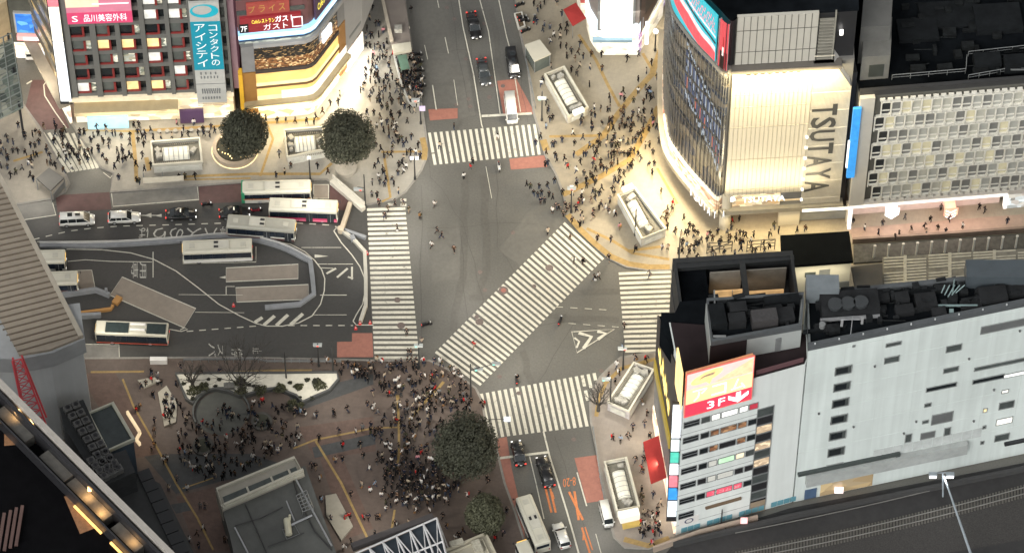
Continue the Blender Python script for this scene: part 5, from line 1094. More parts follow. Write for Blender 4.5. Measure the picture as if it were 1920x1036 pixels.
mb.box((c.x, c.y-1.5, zr+.8), (7, .2, .3)); mb.box((c.x-.2, c.y-2.4, zr+.5), (.6, .6, .8)); obj('antenna', mb, mat('antenna_teal', (.16, .22, .22), .5), q2)
mb = MB(); c = G(1540, 555, zr); mb.box((c.x, c.y, zr+1.8), (4.6, 2.5, 3.4)); obj('white_cabin', mb, mat('cabin_white', (.14, .16, .17), .5), q2)
mb = MB(); c = G(1868, 525, zr); mb.box((c.x, c.y, zr+1.5), (9, 3.0, 2.8)); obj('white_cabin', mb, mat('cabin_grey', (.05, .062, .07), .5), q2)
for a in ((1690, 565, 2, 1.6, 1.4), (1695, 585, 2.6, 1.5, 1), (1735, 570, 3, 2.4, 1.2), (1760, 590, 2, 1.4, 1), (1640, 560, 4, 2, .8), (1545, 620, 6, .4, .6), (1700, 552, 12, .8, .6), (1860, 560, 4, 2.4, 1.5), (1900, 550, 3, 2, 1), (1820, 575, 3, 1.5, .8)): unit(a[0], a[1], a[2], a[3], a[4], DU2 if a[2] < 5 else DU, par=q2, zb=zr)
mb = MB(); rq = random.Random(4)
for k in range(70): p = G(rq.uniform(1540, 1915), 0, zr); x_ = rq.uniform(1535, 1915); y_ = rq.uniform(556-(x_-1512)*.105, 632-(x_-1509)*.19); p = G(x_, y_, zr); mb.box((p.x, p.y, zr+.4), (rq.uniform(.3, 2), rq.uniform(.3, 1.2), rq.uniform(.4, 1.8)), rq.random()*.3)
for k in range(26): x_ = rq.uniform(1540, 1880); p = G(x_, rq.uniform(558-(x_-1512)*.105, 628-(x_-1509)*.19), zr+.4); mb.tube([p, p+Vector((rq.uniform(-2, 7), rq.uniform(-1, 1.5), 0))], .09, 5)
obj('roof_clutter', mb, mat('clutter', (.0,)*3), q2)['kind'] = 'stuff'
mb = MB(); [F.box(mb, 0, Lb, 8.2+5.1*k, 8.26+5.1*k, 0, .02) for k in range(7)]; [F.box(mb, 5.5*k, 5.5*k+.05, 8, HB-1.1, 0, .021) for k in range(1, 16)]; obj('panel_joint', mb, mat('joint_bluegrey', (.48, .525, .51), .6), q2)
mb = MB(); rq = random.Random(9)
for k in range(16): s_ = rq.uniform(2, 60); z_ = rq.uniform(10, HB-5); F.box(mb, s_, s_+.25, z_, z_+.25, .01, .3)
obj('wall_vent', mb, mat('vent_grey', (0,)*3), q2)['kind'] = 'stuff'
mb = MB(); c = G(1541, 617, zr); mb.tube([c, c+Vector((0, 0, 1.4))], .45, 10); obj('vent_stack', mb, GREYM, q2)
area('yard_lamp', G(1390, 990, 7), G(1390, 960, 3), 3, 3, 120, (1, .9, .8))
# rear wing with the open roof terrace
q3 = building('terrace_building', 'dark roofed wing with amber lit openings beside the right crossing', 'building', G(1270, 760))
Z3 = H38-4; T = Gs([(1260, 487), (1488, 472), (1500, 560), (1275, 596)], Z3); T = [Vector((p.x, p.y, 0)) for p in T]; FT = Fac(T[0], T[1])
low = Z3-6
mb = MB(); mb.prism([p[:] for p in T], .1, low); obj('wall', mb, mat('terrace_wall', (.03, .03, .03), .7), q3)
mb = MB(); mb.wall([p+(sum(T, Vector())/4-p)*.04 for p in T], 1.0, low, Z3, closed=True)
for f in (.57,): a = T[0].lerp(T[1], f); b = T[3].lerp(T[2], f); mb.wall([a, b], .8, Z3-1, Z3-.1)
mb.wall([T[0].lerp(T[3], .10), T[1].lerp(T[2], .10)], .8, Z3-1.0, Z3-.15); obj('roof_frame', mb, mat('terrace_frame', (.016, .018, .019), .7, .3), q3)
mb = MB()
for s0, s1, z0, z1, o_ in ((.33, .56, low+.1, low+3.2, 4.2), (.60, .90, low+1.2, low+2.8, 4.4)): FT.box(mb, FT.L*s0, FT.L*s1, z0, z1, o_-.3, o_)
obj('amber_glow_panel', mb, glow('amber_soft', (.9, .55, .24), .42, .3, .6), q3)  # amber light on the inner walls put in as glowing panels
mb = MB()
for s0, s1, z0, z1, o_ in ((.30, .56, low+.1, Z3-.8, 2.2), (.60, .93, low+.1, Z3-.8, 2.2)): FT.box(mb, FT.L*s0, FT.L*s1, z0, z1, o_-.2, o_)
obj('grey_panel', mb, mat('terrace_grey', (.20, .185, .155), .7, .2), q3)
mb = MB(); a = T[0].lerp(T[3], .62); b = T[1].lerp(T[2], .62); mb.prism([T[0].lerp(T[1], .05)[:], T[0].lerp(T[1], .27)[:], T[3].lerp(T[2], .27)[:], T[3].lerp(T[2], .05)[:]], low, Z3-1.2); obj('plant_block', mb, ROOFD, q3)
mb = MB(); rr = random.Random(4)
for k in range(40): c = FT.P(FT.L*(.88+.08*rr.random()), 0, 5+1.5*rr.random()); mb.tube([c+Vector((0, 0, low+.2)), c+Vector((rr.uniform(-.3, .3), 0, low+1.2+rr.random()))], .05, 3)
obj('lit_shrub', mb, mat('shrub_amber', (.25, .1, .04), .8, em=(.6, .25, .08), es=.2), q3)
mb = MB(); c = T[0].lerp(T[1], .42); mb.tube([c+Vector((1, -8, low)), c+Vector((1, -8, Z3+3))], .06); obj('pole', mb, CHROME, q3)
# dark infill roof between terrace and upper volume
mb = MB(); P = Gs([(1240, 583), (1266, 583), (1275, 562), (1325, 558), (1328, 640), (1275, 668), (1238, 610)], H38); mb.prism([p[:] for p in P], H38-5, H38-.4); obj('link_roof', mb, ROOFD, q3)
# black flat roof and cream wall
q4 = building('black_roof_house', 'small cream walled building under a large flat black roof', 'building', G(1530, 640))
ZK = 16; P = Gs([(1463, 441), (1592, 433), (1600, 489), (1466, 499)], ZK); P = [Vector((p.x, p.y, 0)) for p in P]; 
mb = MB(); mb.prism([p[:] for p in P], ZK-.6, ZK); obj('roof', mb, mat('roof_black', (.0055, .0065, .007), .9, .2, spec=.05), q4)
mb = MB(); c = sum(P, Vector())/4; mb.prism([(p+(c-p)*.05)[:] for p in P], .1, ZK-.6); obj('wall', mb, mat('wall_cream', (.50, .475, .40), .6, .05, .5), q4)
FK = Fac(P[3]+(c-P[3])*.05, P[2]+(c-P[2])*.05)
for a in ((1509, 510, 1529, 518), (1536, 505, 1556, 515), (1566, 527, 1592, 537)):
    x0, x1, z0, z1 = FK.rect(*a); mb = MB(); FK.box(mb, x0, x1, z0, z1, .01, .12); obj('window', mb, GLASSG if a[0] < 1530 else GREYM, q4)
area('wall_lamp', FK.P(FK.L*.5, ZK-1.2, 2.5), FK.P(FK.L*.5, ZK-6, 0), 8, .4, 700, (1, .9, .65))
# elevated platform with posts and striped roof
q5 = building('platform_roof', 'pale striped platform roof behind a row of short white posts', 'roof', G(1800, 540))
P = Gs([(1655, 482), (1990, 462), (1990, 505), (1655, 534)], 7); mb = MB(); mb.prism([p[:] for p in P], 6.4, 7); obj('roof', mb, mat('platform_concrete', (.2, .19, .16), .8, .3, .6, big=.2), q5)
mb = MB(); rr = random.Random(8)
for k in range(9):
    a = P[0].lerp(P[3], (k+.5)/9); b = P[1].lerp(P[2], (k+.5)/9); 
    for j in range(8):
        if rr.random() < .75: mb.wall([a.lerp(b, (j+.05)/8), a.lerp(b, (j+.95)/8)], .28, 7, 7.14)
for j in (1, 3, 5): mb.wall([P[0].lerp(P[1], j/8), P[3].lerp(P[2], j/8)], .5, 7, 7.2)
obj('roof_strip', mb, mat('strip_cream', (.42, .40, .33), .7, .2, 1.5), q5)
mb = MB(); P2 = Gs([(1596, 500), (1655, 494), (1655, 540), (1604, 545)], 9); mb.prism([p[:] for p in P2], 8.5, 9); obj('grey_roof', mb, mat('grey_slab', (.065, .062, .058), .8, .1), q5)
mb = MB(); mb.wall(Gs([(1598, 456), (1760, 446), (1990, 430)]), .4, 0, 1.3); o = tag(obj('railing', mb, mat('railing_brown', (.16, .12, .09), .7, .2)), 'long brown railing at the edge of the pink pavement', 'railing')
mb = MB(); mb.prism([p[:] for p in Gs([(1600, 462), (1990, 436), (1990, 470), (1600, 496)])], .1, .5); tag(obj('planting_bed', mb, mat('bed_dark', (.05, .052, .045), .9, .5, 1.5)), 'dark strip of planting below the long brown railing', 'planting bed')
pp = None
for k in range(12):
    a = G(1638+26.6*k, 482-1.8*k, .5); 
    if pp is None: mb = MB(); mb.tube([a, a+Vector((0, 0, 3.0))], .16, 8); mb.tube([a+Vector((0, 0, 3.0)), a+Vector((0, 0, 3.1))], .22, 8); pp = tag(obj('white_post', mb, mat('post_white', (.55, .55, .5), .6)), 'short white post in the row beside the dark planting strip', 'post', 'white posts beside the planting strip'); p0 = a
    else: o = pp.copy(); col.objects.link(o); o.location = a-p0; tag(o, 'short white post in the row beside the dark planting strip', 'post')
# scaffold frames behind the terrace
mb = MB(); 
for x0, y0, x1, y1 in ((1325, 478, 1372, 462), (1400, 474, 1452, 455)):
    for t in (0, .5, 1): p = G(x0+(x1-x0)*t, y0-2-4*t, 0); mb.tube([p+Vector((0, 0, .1)), p+Vector((0, 0, 2.8))], .08)
    a, b = G(x0, y0-2), G(x1, y0-6)
    for z in (1.0, 1.9, 2.8): mb.tube([a+Vector((0, 0, z)), b+Vector((0, 0, z))], .07)
    mb.tube([a+Vector((0, 0, .2)), b+Vector((0, 0, 2.8))], .06)
tag(obj('gantry_frame', mb, BLK), 'black tubular gantry frames behind the terrace wing', 'gantry')
# ============================================================ STATION SIDE
ZR_ = 24
q = building('ribbed_roof_building', 'building under a beige ribbed metal roof at the left edge', 'building', G(-40, 700))
P = Gs([(-60, 250), (8, 348), (152, 631), (92, 655), (36, 664), (-60, 480)], ZR_); mb = MB(); mb.prism([p[:] for p in P], ZR_-.5, ZR_); obj('roof', mb, mat('ribbed_roof', (.235, .20, .155), .6, .10, .4, big=.12), q)
mb = MB()
e0, e1 = G(-20, 300, ZR_), G(152, 631, ZR_); f0, f1 = G(-190, 330, ZR_), G(36, 664, ZR_)
for k in range(34):
    t = (k+.5)/34; a = e0.lerp(e1, t); b = f0.lerp(f1, t)+Vector((0, 0, 0)); mb.wall([a, b], .14, ZR_, ZR_+.22)
obj('rib', mb, mat('rib_brown', (.11, .088, .064), .7), q)
mb = MB(); mb.wall([G(-60, 230, ZR_), G(8, 348, ZR_), G(152, 631, ZR_)], .7, ZR_-.6, ZR_+.35); obj('gutter', mb, mat('gutter_cream', (.30, .27, .215), .6), q)
P2 = [G(-60, 652, 22), G(36, 664, ZR_), G(92, 655, ZR_), G(152, 631, ZR_)]; P2 = [Vector((p.x, p.y, 0)) for p in P2]
P2[0] = P2[1]+Vector((-12, 0, 0)); wl = P2+[P2[3]+Vector((-1, 6, 0)), P2[0]+Vector((0, 6, 0))]
mb = MB(); mb.prism([p[:] for p in wl], .1, ZR_-4.0); obj('wall', mb, mat('station_wall_grey', (.42, .435, .43), .6, .05, .3, streak=.08), q)
c = sum(wl, Vector())/6; mb = MB(); mb.prism([(p+(p-c).normalized()*.5)[:] for p in wl], ZR_-4.0, ZR_-.5); obj('fascia', mb, mat('fascia_grey', (.27, .28, .28), .6, .12, .4), q)
# red lattice mast
t = G(30, 800, 0); q = thing('red_lattice_mast', 'red lattice steel mast leaning past the grey wall', 'mast', Vector((t.x, t.y, 0)))
mb = MB(); b0, b1, t0, t1 = G(50, 805, 18), G(86, 795, 18), G(23, 676, 26), G(40, 672, 26)
up = (t0-b0)/8
for (a, b) in ((b0, t0), (b1, t1), (b0+Vector((0, 1.2, 0)), t0+Vector((0, .6, 0))), (b1+Vector((0, 1.2, 0)), t1+Vector((0, .6, 0)))): mb.tube([a, b], .16, 5)
for k in range(9):
    a, b = b0.lerp(t0, k/9), b1.lerp(t1, k/9); a2, b2 = b0.lerp(t0, (k+1)/9), b1.lerp(t1, (k+1)/9); mb.tube([a, b2], .09, 4); mb.tube([b, a2], .09, 4); mb.tube([a2, b2], .1, 4)
obj('lattice', mb, mat('mast_red', (.42, .04, .05), .5), q); mb = MB(); mm_ = (b0+b1)/2; mb.tube([mm_, Vector((mm_.x, mm_.y, .1))], .7, 8); obj('mast_base', mb, DARKM, q)
# near dark rooftop, bottom-left
ZN = 44
q = building('near_rooftop', 'dark near rooftop with a long pale parapet and amber terrace lights', 'building', G(60, 1000, 0))
E0, E1 = G(-60, 655, ZN), G(380, 1095, ZN); n_ = Vector((-(E1-E0).y, (E1-E0).x, 0)).normalized(); n_ = n_ if n_.x < 0 else -n_
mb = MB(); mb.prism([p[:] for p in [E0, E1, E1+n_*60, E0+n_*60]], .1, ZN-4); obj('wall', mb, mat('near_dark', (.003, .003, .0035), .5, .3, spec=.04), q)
mb = MB(); mb.wall([E0, E1], .8, ZN-4, ZN); obj('parapet', mb, mat('parapet_cream2', (.30, .28, .25), .6, .12, 1), q)
mb = MB(); mb.wall([E0+n_*1.0, E1+n_*1.0], .5, ZN-4, ZN-.6); mb.wall([E0+n_*3.4, E1+n_*3.4], .25, ZN-4, ZN-1.6); obj('inner_rail', mb, BLK, q)
def along(d, o): 
    u = (E1-E0).normalized(); return E0+u*d+n_*o
Lr = (E1-E0).length
def pd(px, py, z=ZN-4): p = G(px, py, z); u = (E1-E0).normalized(); return (p-E0).dot(u), (p-E0).dot(n_)
mb = MB()
for a_, b_ in (((50, 745), (108, 800)), ((112, 842), (160, 888)), ((160, 895), (235, 960)), ((240, 980), (292, 1020))):
    d0, _ = pd(*a_); d1, _ = pd(*b_); mb.prism([p[:] for p in [along(d0, 1.3), along(d1, 1.3), along(d1, 2.9), along(d0, 2.9)]], ZN-4, ZN-2.2)
obj('planter_box', mb, mat('planter_stone', (.06, .058, .052), .7, .3, 1), q)
mb = MB()
for a_, b_ in (((170, 928), (222, 978)), ((240, 995), (285, 1036)), ((30, 762), (38, 768))):
    d0, _ = pd(*a_); d1, _ = pd(*b_); mb.wall([along(d0, 3.8), along(d1, 3.8)], .32, ZN-3.8, ZN-3.5)
obj('light_strip', mb, glow('strip_amber', (1, .52, .16), 1.3), q)
mb = MB()
for k, (x, y) in enumerate(((8, 960), (20, 955), (31, 950), (42, 946))): a, b = G(x-12, y+75, ZN-3), G(x, y, ZN-3); mb.wall([a, b], .45, ZN-3.3, ZN-3)
obj('slatted_bench', mb, mat('bench_wood', (.08, .045, .038), .6), q)
mb = MB(); mb.flat(Gs([(8, 790), (50, 790), (70, 830), (8, 835)], ZN-3.98), ZN-3.98); mb.flat(Gs([(120, 930), (165, 915), (215, 975), (150, 1000)], ZN-3.98), ZN-3.98); obj('deck', mb, mat('deck_wood', (.22, .11, .05), .6, .3, 2), q)
for x, y, pw in ((30, 775, 320), (60, 790, 160), (165, 925, 240), (190, 955, 300), (250, 1010, 180)): area('terrace_lamp', G(x, y, ZN-1.2), G(x, y, ZN-4), .6, .6, pw, (1, .55, .2))
mb = MB(); p = G(34, 771, ZN-1.5); mb.box(p, (.5, .5, .5)); p = G(168, 916, ZN-1.5); mb.box(p, (.5, .5, .5)); obj('lantern', mb, glow('lantern', (1, .6, .25), 3), q)
# dark long roof strip by the square
q = building('strip_roof_building', 'long dark grey flat roof edged with black panels by the square', 'building', G(280, 960))
P = Gs([(196, 905), (262, 885), (300, 905), (395, 1100), (230, 1100)], 7); mb = MB(); mb.prism([p[:] for p in P], .1, 6.9); obj('roof', mb, mat('strip_roof', (.032, .034, .034), .8, .2, .5), q)
mb = MB(); a, b = G(268, 882, 7), G(362, 1080, 7)
for k in range(10): s_, e_ = a.lerp(b, k/10), a.lerp(b, (k+.93)/10); mb.wall([s_, e_], 1.9, 6.9, 7.25)
obj('edge_panel', mb, mat('edge_black', (.016, .018, .02), .6), q)
# rooftop plant with fans and the glazed box
ZP = 12
q = building('plant_roof_building', 'dark rooftop crowded with rows of round fans beside a glazed box', 'building', G(190, 900))
P = Gs([(112, 764), (156, 748), (204, 853), (236, 842), (254, 884), (190, 912), (120, 800)], ZP); mb = MB(); mb.prism([p[:] for p in P], .1, ZP); obj('roof', mb, mat('plant_dark', (.022, .024, .025), .8, .3, 1), q)
u = (G(175, 850, ZP)-G(128, 768, ZP)).normalized(); v = (G(150, 757, ZP)-G(128, 768, ZP)).normalized()
fans = []
for i in range(9):
    for j in range(2): fans.append((128+9.2*i+16*j*.95, 770+14.5*i-6*j))
for i in range(4):
    for j in range(3): fans.append((172+8*i+13.5*j, 868+9.5*i-7*j))
FD = mat('fan_ring', (.11, .11, .105), .5, .2)
mb0 = MB(); c0 = G(*fans[0], ZP); mb0.box((c0.x, c0.y, ZP+.45), (1.15, 1.15, .9), R(28)); mb0.tube([c0+Vector((0, 0, .9)), c0+Vector((0, 0, 1.05))], .48, 12); f0 = obj('fan_unit', mb0, FD, q)
m2 = MB(); m2.tube([c0+Vector((0, 0, 1.06)), c0+Vector((0, 0, 1.10))], .36, 12); m2.tube([c0+Vector((0, 0, 1.1)), c0+Vector((0, 0, 1.2))], .1, 6); fb_ = obj('fan', m2, BLK, q); fb_.parent = f0
for x, y in fans[1:]:
    o = f0.copy(); col.objects.link(o); o.location = G(x, y, ZP)-c0; o2 = fb_.copy(); col.objects.link(o2); o2.parent = o
q = building('glazed_box', 'pale framed box with a dark glass top beside the round roof fans', 'skylight', G(208, 820))
P = Gs([(165, 774), (211, 755), (250, 822), (201, 844)], 11); P = [Vector((p.x, p.y, 0)) for p in P]; mb = MB(); mb.prism([p[:] for p in P], .1, 10.4); obj('wall', mb, mat('box_blue', (.04, .06, .08), .6), q)
mb = MB(); mb.wall(P, .55, 10.4, 11.1, closed=True); obj('frame', mb, mat('frame_cream', (.42, .42, .34), .5), q)
mb = MB(); mb.prism([p[:] for p in P], 10.4, 10.7); obj('glass_top', mb, mat('pool_glass', (.035, .045, .045), .15, .3, .5), q)
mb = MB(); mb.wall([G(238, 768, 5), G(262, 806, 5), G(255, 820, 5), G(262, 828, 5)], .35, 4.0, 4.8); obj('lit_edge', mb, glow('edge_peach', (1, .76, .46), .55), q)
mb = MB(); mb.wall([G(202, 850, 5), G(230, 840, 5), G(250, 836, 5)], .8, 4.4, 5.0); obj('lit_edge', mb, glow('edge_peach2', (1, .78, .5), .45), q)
area('edge_lamp', G(272, 812, 4.5), G(295, 805, 0), 2, 5, 160, (1, .75, .48))
# square station office with the parapet canopy
q = building('station_office', 'grey flat roofed station office with pipes and railings on top', 'building', G(520, 980))
HZ = 6
P = Gs([(412, 935), (572, 872), (650, 1090), (455, 1110), (430, 1000)], HZ); mb = MB(); mb.prism([p[:] for p in P], .1, HZ); obj('roof', mb, ROOFG, q)
P = Gs([(404, 916), (554, 855), (571, 886), (416, 952)], HZ+1); P = [Vector((p.x, p.y, 0)) for p in P]; mb = MB(); mb.prism([p[:] for p in P], HZ-2.5, HZ+.6); obj('canopy_block', mb, mat('canopy_stone', (.26, .245, .205), .7, .1, .8), q)
mb = MB(); c = sum(P, Vector())/4
mb.wall([p+(c-p)*.03 for p in P], .35, HZ+.6, HZ+1.1, closed=True); a, b = P[3].lerp(P[0], .12), P[2].lerp(P[1], .12); mb.wall([a, b], .35, HZ+.6, HZ+1.1); mb.wall([P[3]+Vector((.3, .4, 0)), P[2]+Vector((-.2, .4, 0))], .35, HZ+1.1, HZ+1.5)
obj('parapet', mb, mat('parapet_stone', (.38, .365, .30), .6), q)
mb = MB(); w0 = [P[3].lerp(P[0], .22).lerp(P[2].lerp(P[1], .22), .05), P[2].lerp(P[1], .22).lerp(P[3].lerp(P[0], .22), .05), P[2].lerp(P[1], .55).lerp(P[3].lerp(P[0], .55), .05), P[3].lerp(P[0], .55).lerp(P[2].lerp(P[1], .55), .05)]
mb.prism([p[:] for p in w0], HZ+.6, HZ+.72); obj('skylight', mb, mat('skylight_dark', (.05, .06, .056), .3, .4, 1), q)
mb = MB()
for f in (.33, .66, .9): a, b = w0[0].lerp(w0[1], f), w0[3].lerp(w0[2], f); mb.wall([a, b], .3, HZ+.72, HZ+.85)
obj('skylight_bar', mb, mat('parapet_stone', (.38, .365, .30), .6), q)
mb = MB()
def pipe(pts, r=.09, z=HZ+.25, m=None): (m or mb).tube([G(x, y, z) for x, y in pts], r, 6)
pipe([(440, 985), (490, 970), (530, 950)]); pipe([(460, 945), (480, 990), (500, 1036)]); pipe([(502, 1024), (540, 1010), (570, 998)]); pipe([(545, 880), (560, 935), (590, 995), (622, 1030)], .12); obj('roof_pipe', mb, mat('pipe_black', (.03, .03, .03), .6), q)
mb = MB(); pipe([(555, 898), (580, 945), (622, 1022)], .14, HZ+.5); pipe([(440, 988), (465, 1036)], .14, HZ+.5); pipe([(546, 983), (585, 965)], .16, HZ+.4); pipe([(537, 938), (552, 975)], .1, HZ+.4); obj('roof_pipe', mb, CHROME, q)
mb = MB()
a, b, c, d = G(556, 935, HZ), G(575, 925, HZ), G(588, 958, HZ), G(568, 965, HZ); lat(a+Vector((0, 0, 1)), b+Vector((0, 0, 1)), c+Vector((0, 0, 1)), d+Vector((0, 0, 1)), 3, 5, .06)
for p in (a, b, c, d): mb.tube([p, p+Vector((0, 0, 1))], .06)
obj('steel_rack', mb, GREYM, q)
mb = MB(); p = G(540, 990, HZ); mb.tube([p+Vector((-.2, 1.2, .6)), p+Vector((0, 0, .7)), p+Vector((.2, -1.4, .6))], .5, 8); mb.tube([p+Vector((.2, 1.1, .5)), p+Vector((.3, 1.3, 1.6))], .2, 6); obj('duct', mb, mat('duct_cream', (.5, .48, .36), .6), q)
mb = MB(); a, b, c, d = G(530, 992, HZ+.3), G(552, 982, HZ+.3), G(562, 1000, HZ+.3), G(538, 1010, HZ+.3); mb.wall([a, b, c, d], .1, HZ+.1, HZ+.35, closed=True); obj('duct_curb', mb, GREYM, q)
# glazed steel truss roof
q = building('truss_canopy', 'white steel truss over a dark glass canopy at the bottom', 'canopy', G(760, 1030))
ZT = 7; a, b, c, d = G(640, 1050, ZT), G(819, 972, ZT), G(842, 1060, ZT), G(700, 1110, ZT); mb = MB(); mb.hexa([p-Vector((0, 0, .5)) for p in (d, c, b, a)]+[p-Vector((0, 0, .2)) for p in (d, c, b, a)]); obj('glass_roof', mb, mat('truss_glass', (.025, .035, .045), .2, .3, .5), q)
mb = MB(); a1, b1 = a+Vector((0, 0, .3)), b+Vector((0, 0, .3)); c1, d1 = c+Vector((0, 0, .3)), d+Vector((0, 0, .3)); lat(a1, b1, c1, d1, 7, 2, .16)
for i in range(7): mb.tube([a1.lerp(b1, i/7), d1.lerp(c1, (i+1)/7)], .1, 5); mb.tube([a1.lerp(b1, (i+1)/7), d1.lerp(c1, i/7)], .08, 5)
mb.tube([b1, G(846, 1040, 0)], .1); obj('steel_truss', mb, mat('truss_white', (.50, .50, .50), .5), q)
mb = MB(); mb.wall([G(660, 1022, ZT), G(812, 966, ZT)], .9, ZT-1, ZT+.1); obj('eaves', mb, mat('eaves_brown', (.05, .045, .045), .7), q)
# pale roofed kiosk at the bottom
q = building('pale_kiosk', 'pale flat roofed kiosk with roof vents below the small green tree', 'kiosk', G(880, 1045))
P = Gs([(828, 1034), (911, 999), (940, 1060), (850, 1100)], 4); P = [Vector((p.x, p.y, 0)) for p in P]; mb = MB(); mb.prism([p[:] for p in P], .1, 3.7); obj('wall', mb, mat('kiosk_wall', (.3, .28, .22), .7), q)
mb = MB(); mb.wall(P, .5, 3.7, 4.1, closed=True); c = sum(P, Vector())/4; mb.wall([p+(c-p)*.22 for p in P], .25, 3.7, 4.0, closed=True); obj('parapet', mb, mat('kiosk_cream', (.40, .37, .28), .6), q)
mb = MB(); p = G(895, 1025, 4); mb.box((p.x, p.y, 4.1), (1.2, 2, .9), R(20)); mb.box((p.x-3, p.y+.6, 4.1), (2, .9, .8), R(20)); obj('roof_unit', mb, mat('unit_cream', (.35, .33, .26), .6, .3, 3), q)
# ---------------- subway entrances
def entrance(px, h, label, glassm=None, zroof=None, sign=True, louv=True, wallm=None, junk=4, seed=1, glow_=.55):
    P = Gs(px, h); P = [Vector((p.x, p.y, 0)) for p in P]; c = sum(P, Vector())/4; rr = random.Random(seed)
    q = thing('subway_entrance', label, 'subway entrance', Vector((c.x, c.y, .12)), 'subway entrance boxes round the crossing')
    wm = wallm or mat('entrance_white', (.46, .45, .40), .5, .06, 1)
    mb = MB(); mb.wall([p+(c-p)*.03 for p in P], .3, .12, h-.35, closed=True); obj('wall', mb, wm, q)
    mb = MB(); mb.wall(P, .32, h-.35, h+.15, closed=True); obj('coping', mb, mat('coping_cream', (.40, .385, .32), .6), q)
    mb = MB(); mb.prism([(p+(c-p)*.06)[:] for p in P], h-.9, h-.5); obj('roof_well', mb, mat('roof_well', (.11, .105, .085), .7, .25, 1.5), q)
    L = [P[3].lerp(P[0], .5), P[2].lerp(P[1], .5)]; ax = (P[0]-P[1]) if (P[0]-P[1]).length > (P[0]-P[3]).length else (P[3]-P[0])
    lon = (P[1]-P[0], P[3]-P[0]) if (P[1]-P[0]).length > (P[3]-P[0]).length else (P[3]-P[0], P[1]-P[0])
    u, v = lon[0].normalized(), lon[1].normalized(); LL, WW = lon[0].length, lon[1].length; o0 = P[0]
    def Q(a, b, z): return o0+lon[0]*a+lon[1]*b+Vector((0, 0, z))
    gm = glassm or glow('entrance_glass', (.80, .78, .66), glow_*.55, .3, .7)
    rings = []
    for i in range(7):
        t = math.pi*i/6; rings.append([Q(.22, .5-.29*math.cos(t), h-.5+.5*math.sin(t)), Q(.76, .5-.29*math.cos(t), h-.5+.5*math.sin(t))])
    mb = MB()
    for i in range(6): mb.face([rings[i][0], rings[i][1], rings[i+1][1], rings[i+1][0]])
    for e in (0, 1): mb.face([r[e] for r in rings])
    obj('glass_vault', mb, gm, q)
    mb = MB()
    for k in range(6): a = .24+.10*k; mb.tube([Q(a, .5-.295*math.cos(math.pi*i/6), h-.48+.52*math.sin(math.pi*i/6)) for i in range(7)], .05, 4)
    obj('vault_rib', mb, GREYM, q)
    if louv:
        mb = MB(); n = int(LL/.35)
        for s in (.10, .90):
            for k in range(n): a = .08+.84*k/n; mb.wall([Q(a, s-.05, 0), Q(a, s+.05, 0)], .12, h-.5, h-.3)
        obj('louvre', mb, mat('louvre_tan', (.20, .185, .15), .7), q)
    mb = MB()
    for k in range(junk): p = Q(rr.choice((.12, .84, .88, .15)), rr.uniform(.25, .75), h-.2); mb.box(p, (rr.uniform(.4, 1), rr.uniform(.4, .9), rr.uniform(.4, .8)), rr.random())
    obj('vent_unit', mb, mat('vent_grey2', (.24, .235, .21), .6, .35, 3), q)
    # lit lower glazing on the faces towards the road
    mb = MB(); 
    for i in range(4):
        a, b = P[i], P[(i+1) % 4]; d = (b-a).normalized(); n = Vector((d.y, -d.x, 0)); n = n if n.dot(a+b-2*c) > 0 else -n
        mb.wall([a+d*.5+n*.1, b-d*.5+n*.1], .06, .6, h-.7)
    obj('side_glass', mb, mat('side_glass', (.36, .355, .31), .3, .3, .8, em=(.8, .8, .7), es=.12), q)
    if sign: mb = MB(); p = Q(1.02, .5, h+.4) if sign == 1 else Q(-.02, .6, h+.4); mb.box(p, (1.8, .7, .7), math.atan2(v.y, v.x)); obj('sign_box', mb, mat('sign_box_white', (.6, .6, .55), .5, em=(1, .95, .8), es=.25), q)
    return q
entrance([(1022, 139), (1057, 125), (1102, 201), (1066, 217)], 2.3, 'white walled stair entrance with a glass vault beside the upper road', seed=2, sign=1, junk=8, wallm=mat('entrance_tan', (.36, .34, .29), .6, .2, 1.2))
entrance([(1159, 365), (1190, 352), (1248, 429), (1204, 447)], 2.3, 'cream walled stair entrance in the plaza before the curved glass tower', seed=3, sign=2, junk=9)
entrance([(1189, 679), (1226, 692), (1179, 770), (1140, 753)], 2.5, 'cluttered grey stair entrance at the lower right corner of the crossing', seed=4, sign=0, junk=16, wallm=mat('entrance_mauve', (.33, .31, .305), .5, .2, 1.5))
entrance([(1134, 865), (1174, 857), (1198, 948), (1157, 956)], 2.3, 'cream and white stair entrance under the red street awning', seed=5, sign=0, glow_=1.2)
entrance([(283, 266), (374, 259), (379, 303), (287, 309)], 2.2, 'long grey stair entrance in the pavement left of the ringed tree', seed=6, sign=0, junk=8)
entrance([(533, 244), (605, 238), (608, 280), (539, 294)], 2.2, 'white stair entrance between the two round trees', seed=7, sign=0, junk=6)
mb = MB(); P = Gs([(1158, 962), (1196, 954), (1200, 968), (1164, 976)], 2.2); mb.prism([p[:] for p in P], 1.4, 2.8); o = tag(obj('entrance_sign', mb, mat('entrance_sign_white', (.6, .58, .5), .5, em=(1, .95, .8), es=.3)), 'white sign fascia at the foot of the entrance under the red awning', 'sign')
mb = MB(); mb.flat(Gs([(1165, 975), (1200, 966), (1202, 985), (1168, 992)], .14), .14); obj('lit_step', mb, mat('step_yellow', (.5, .36, .1), .6), o)
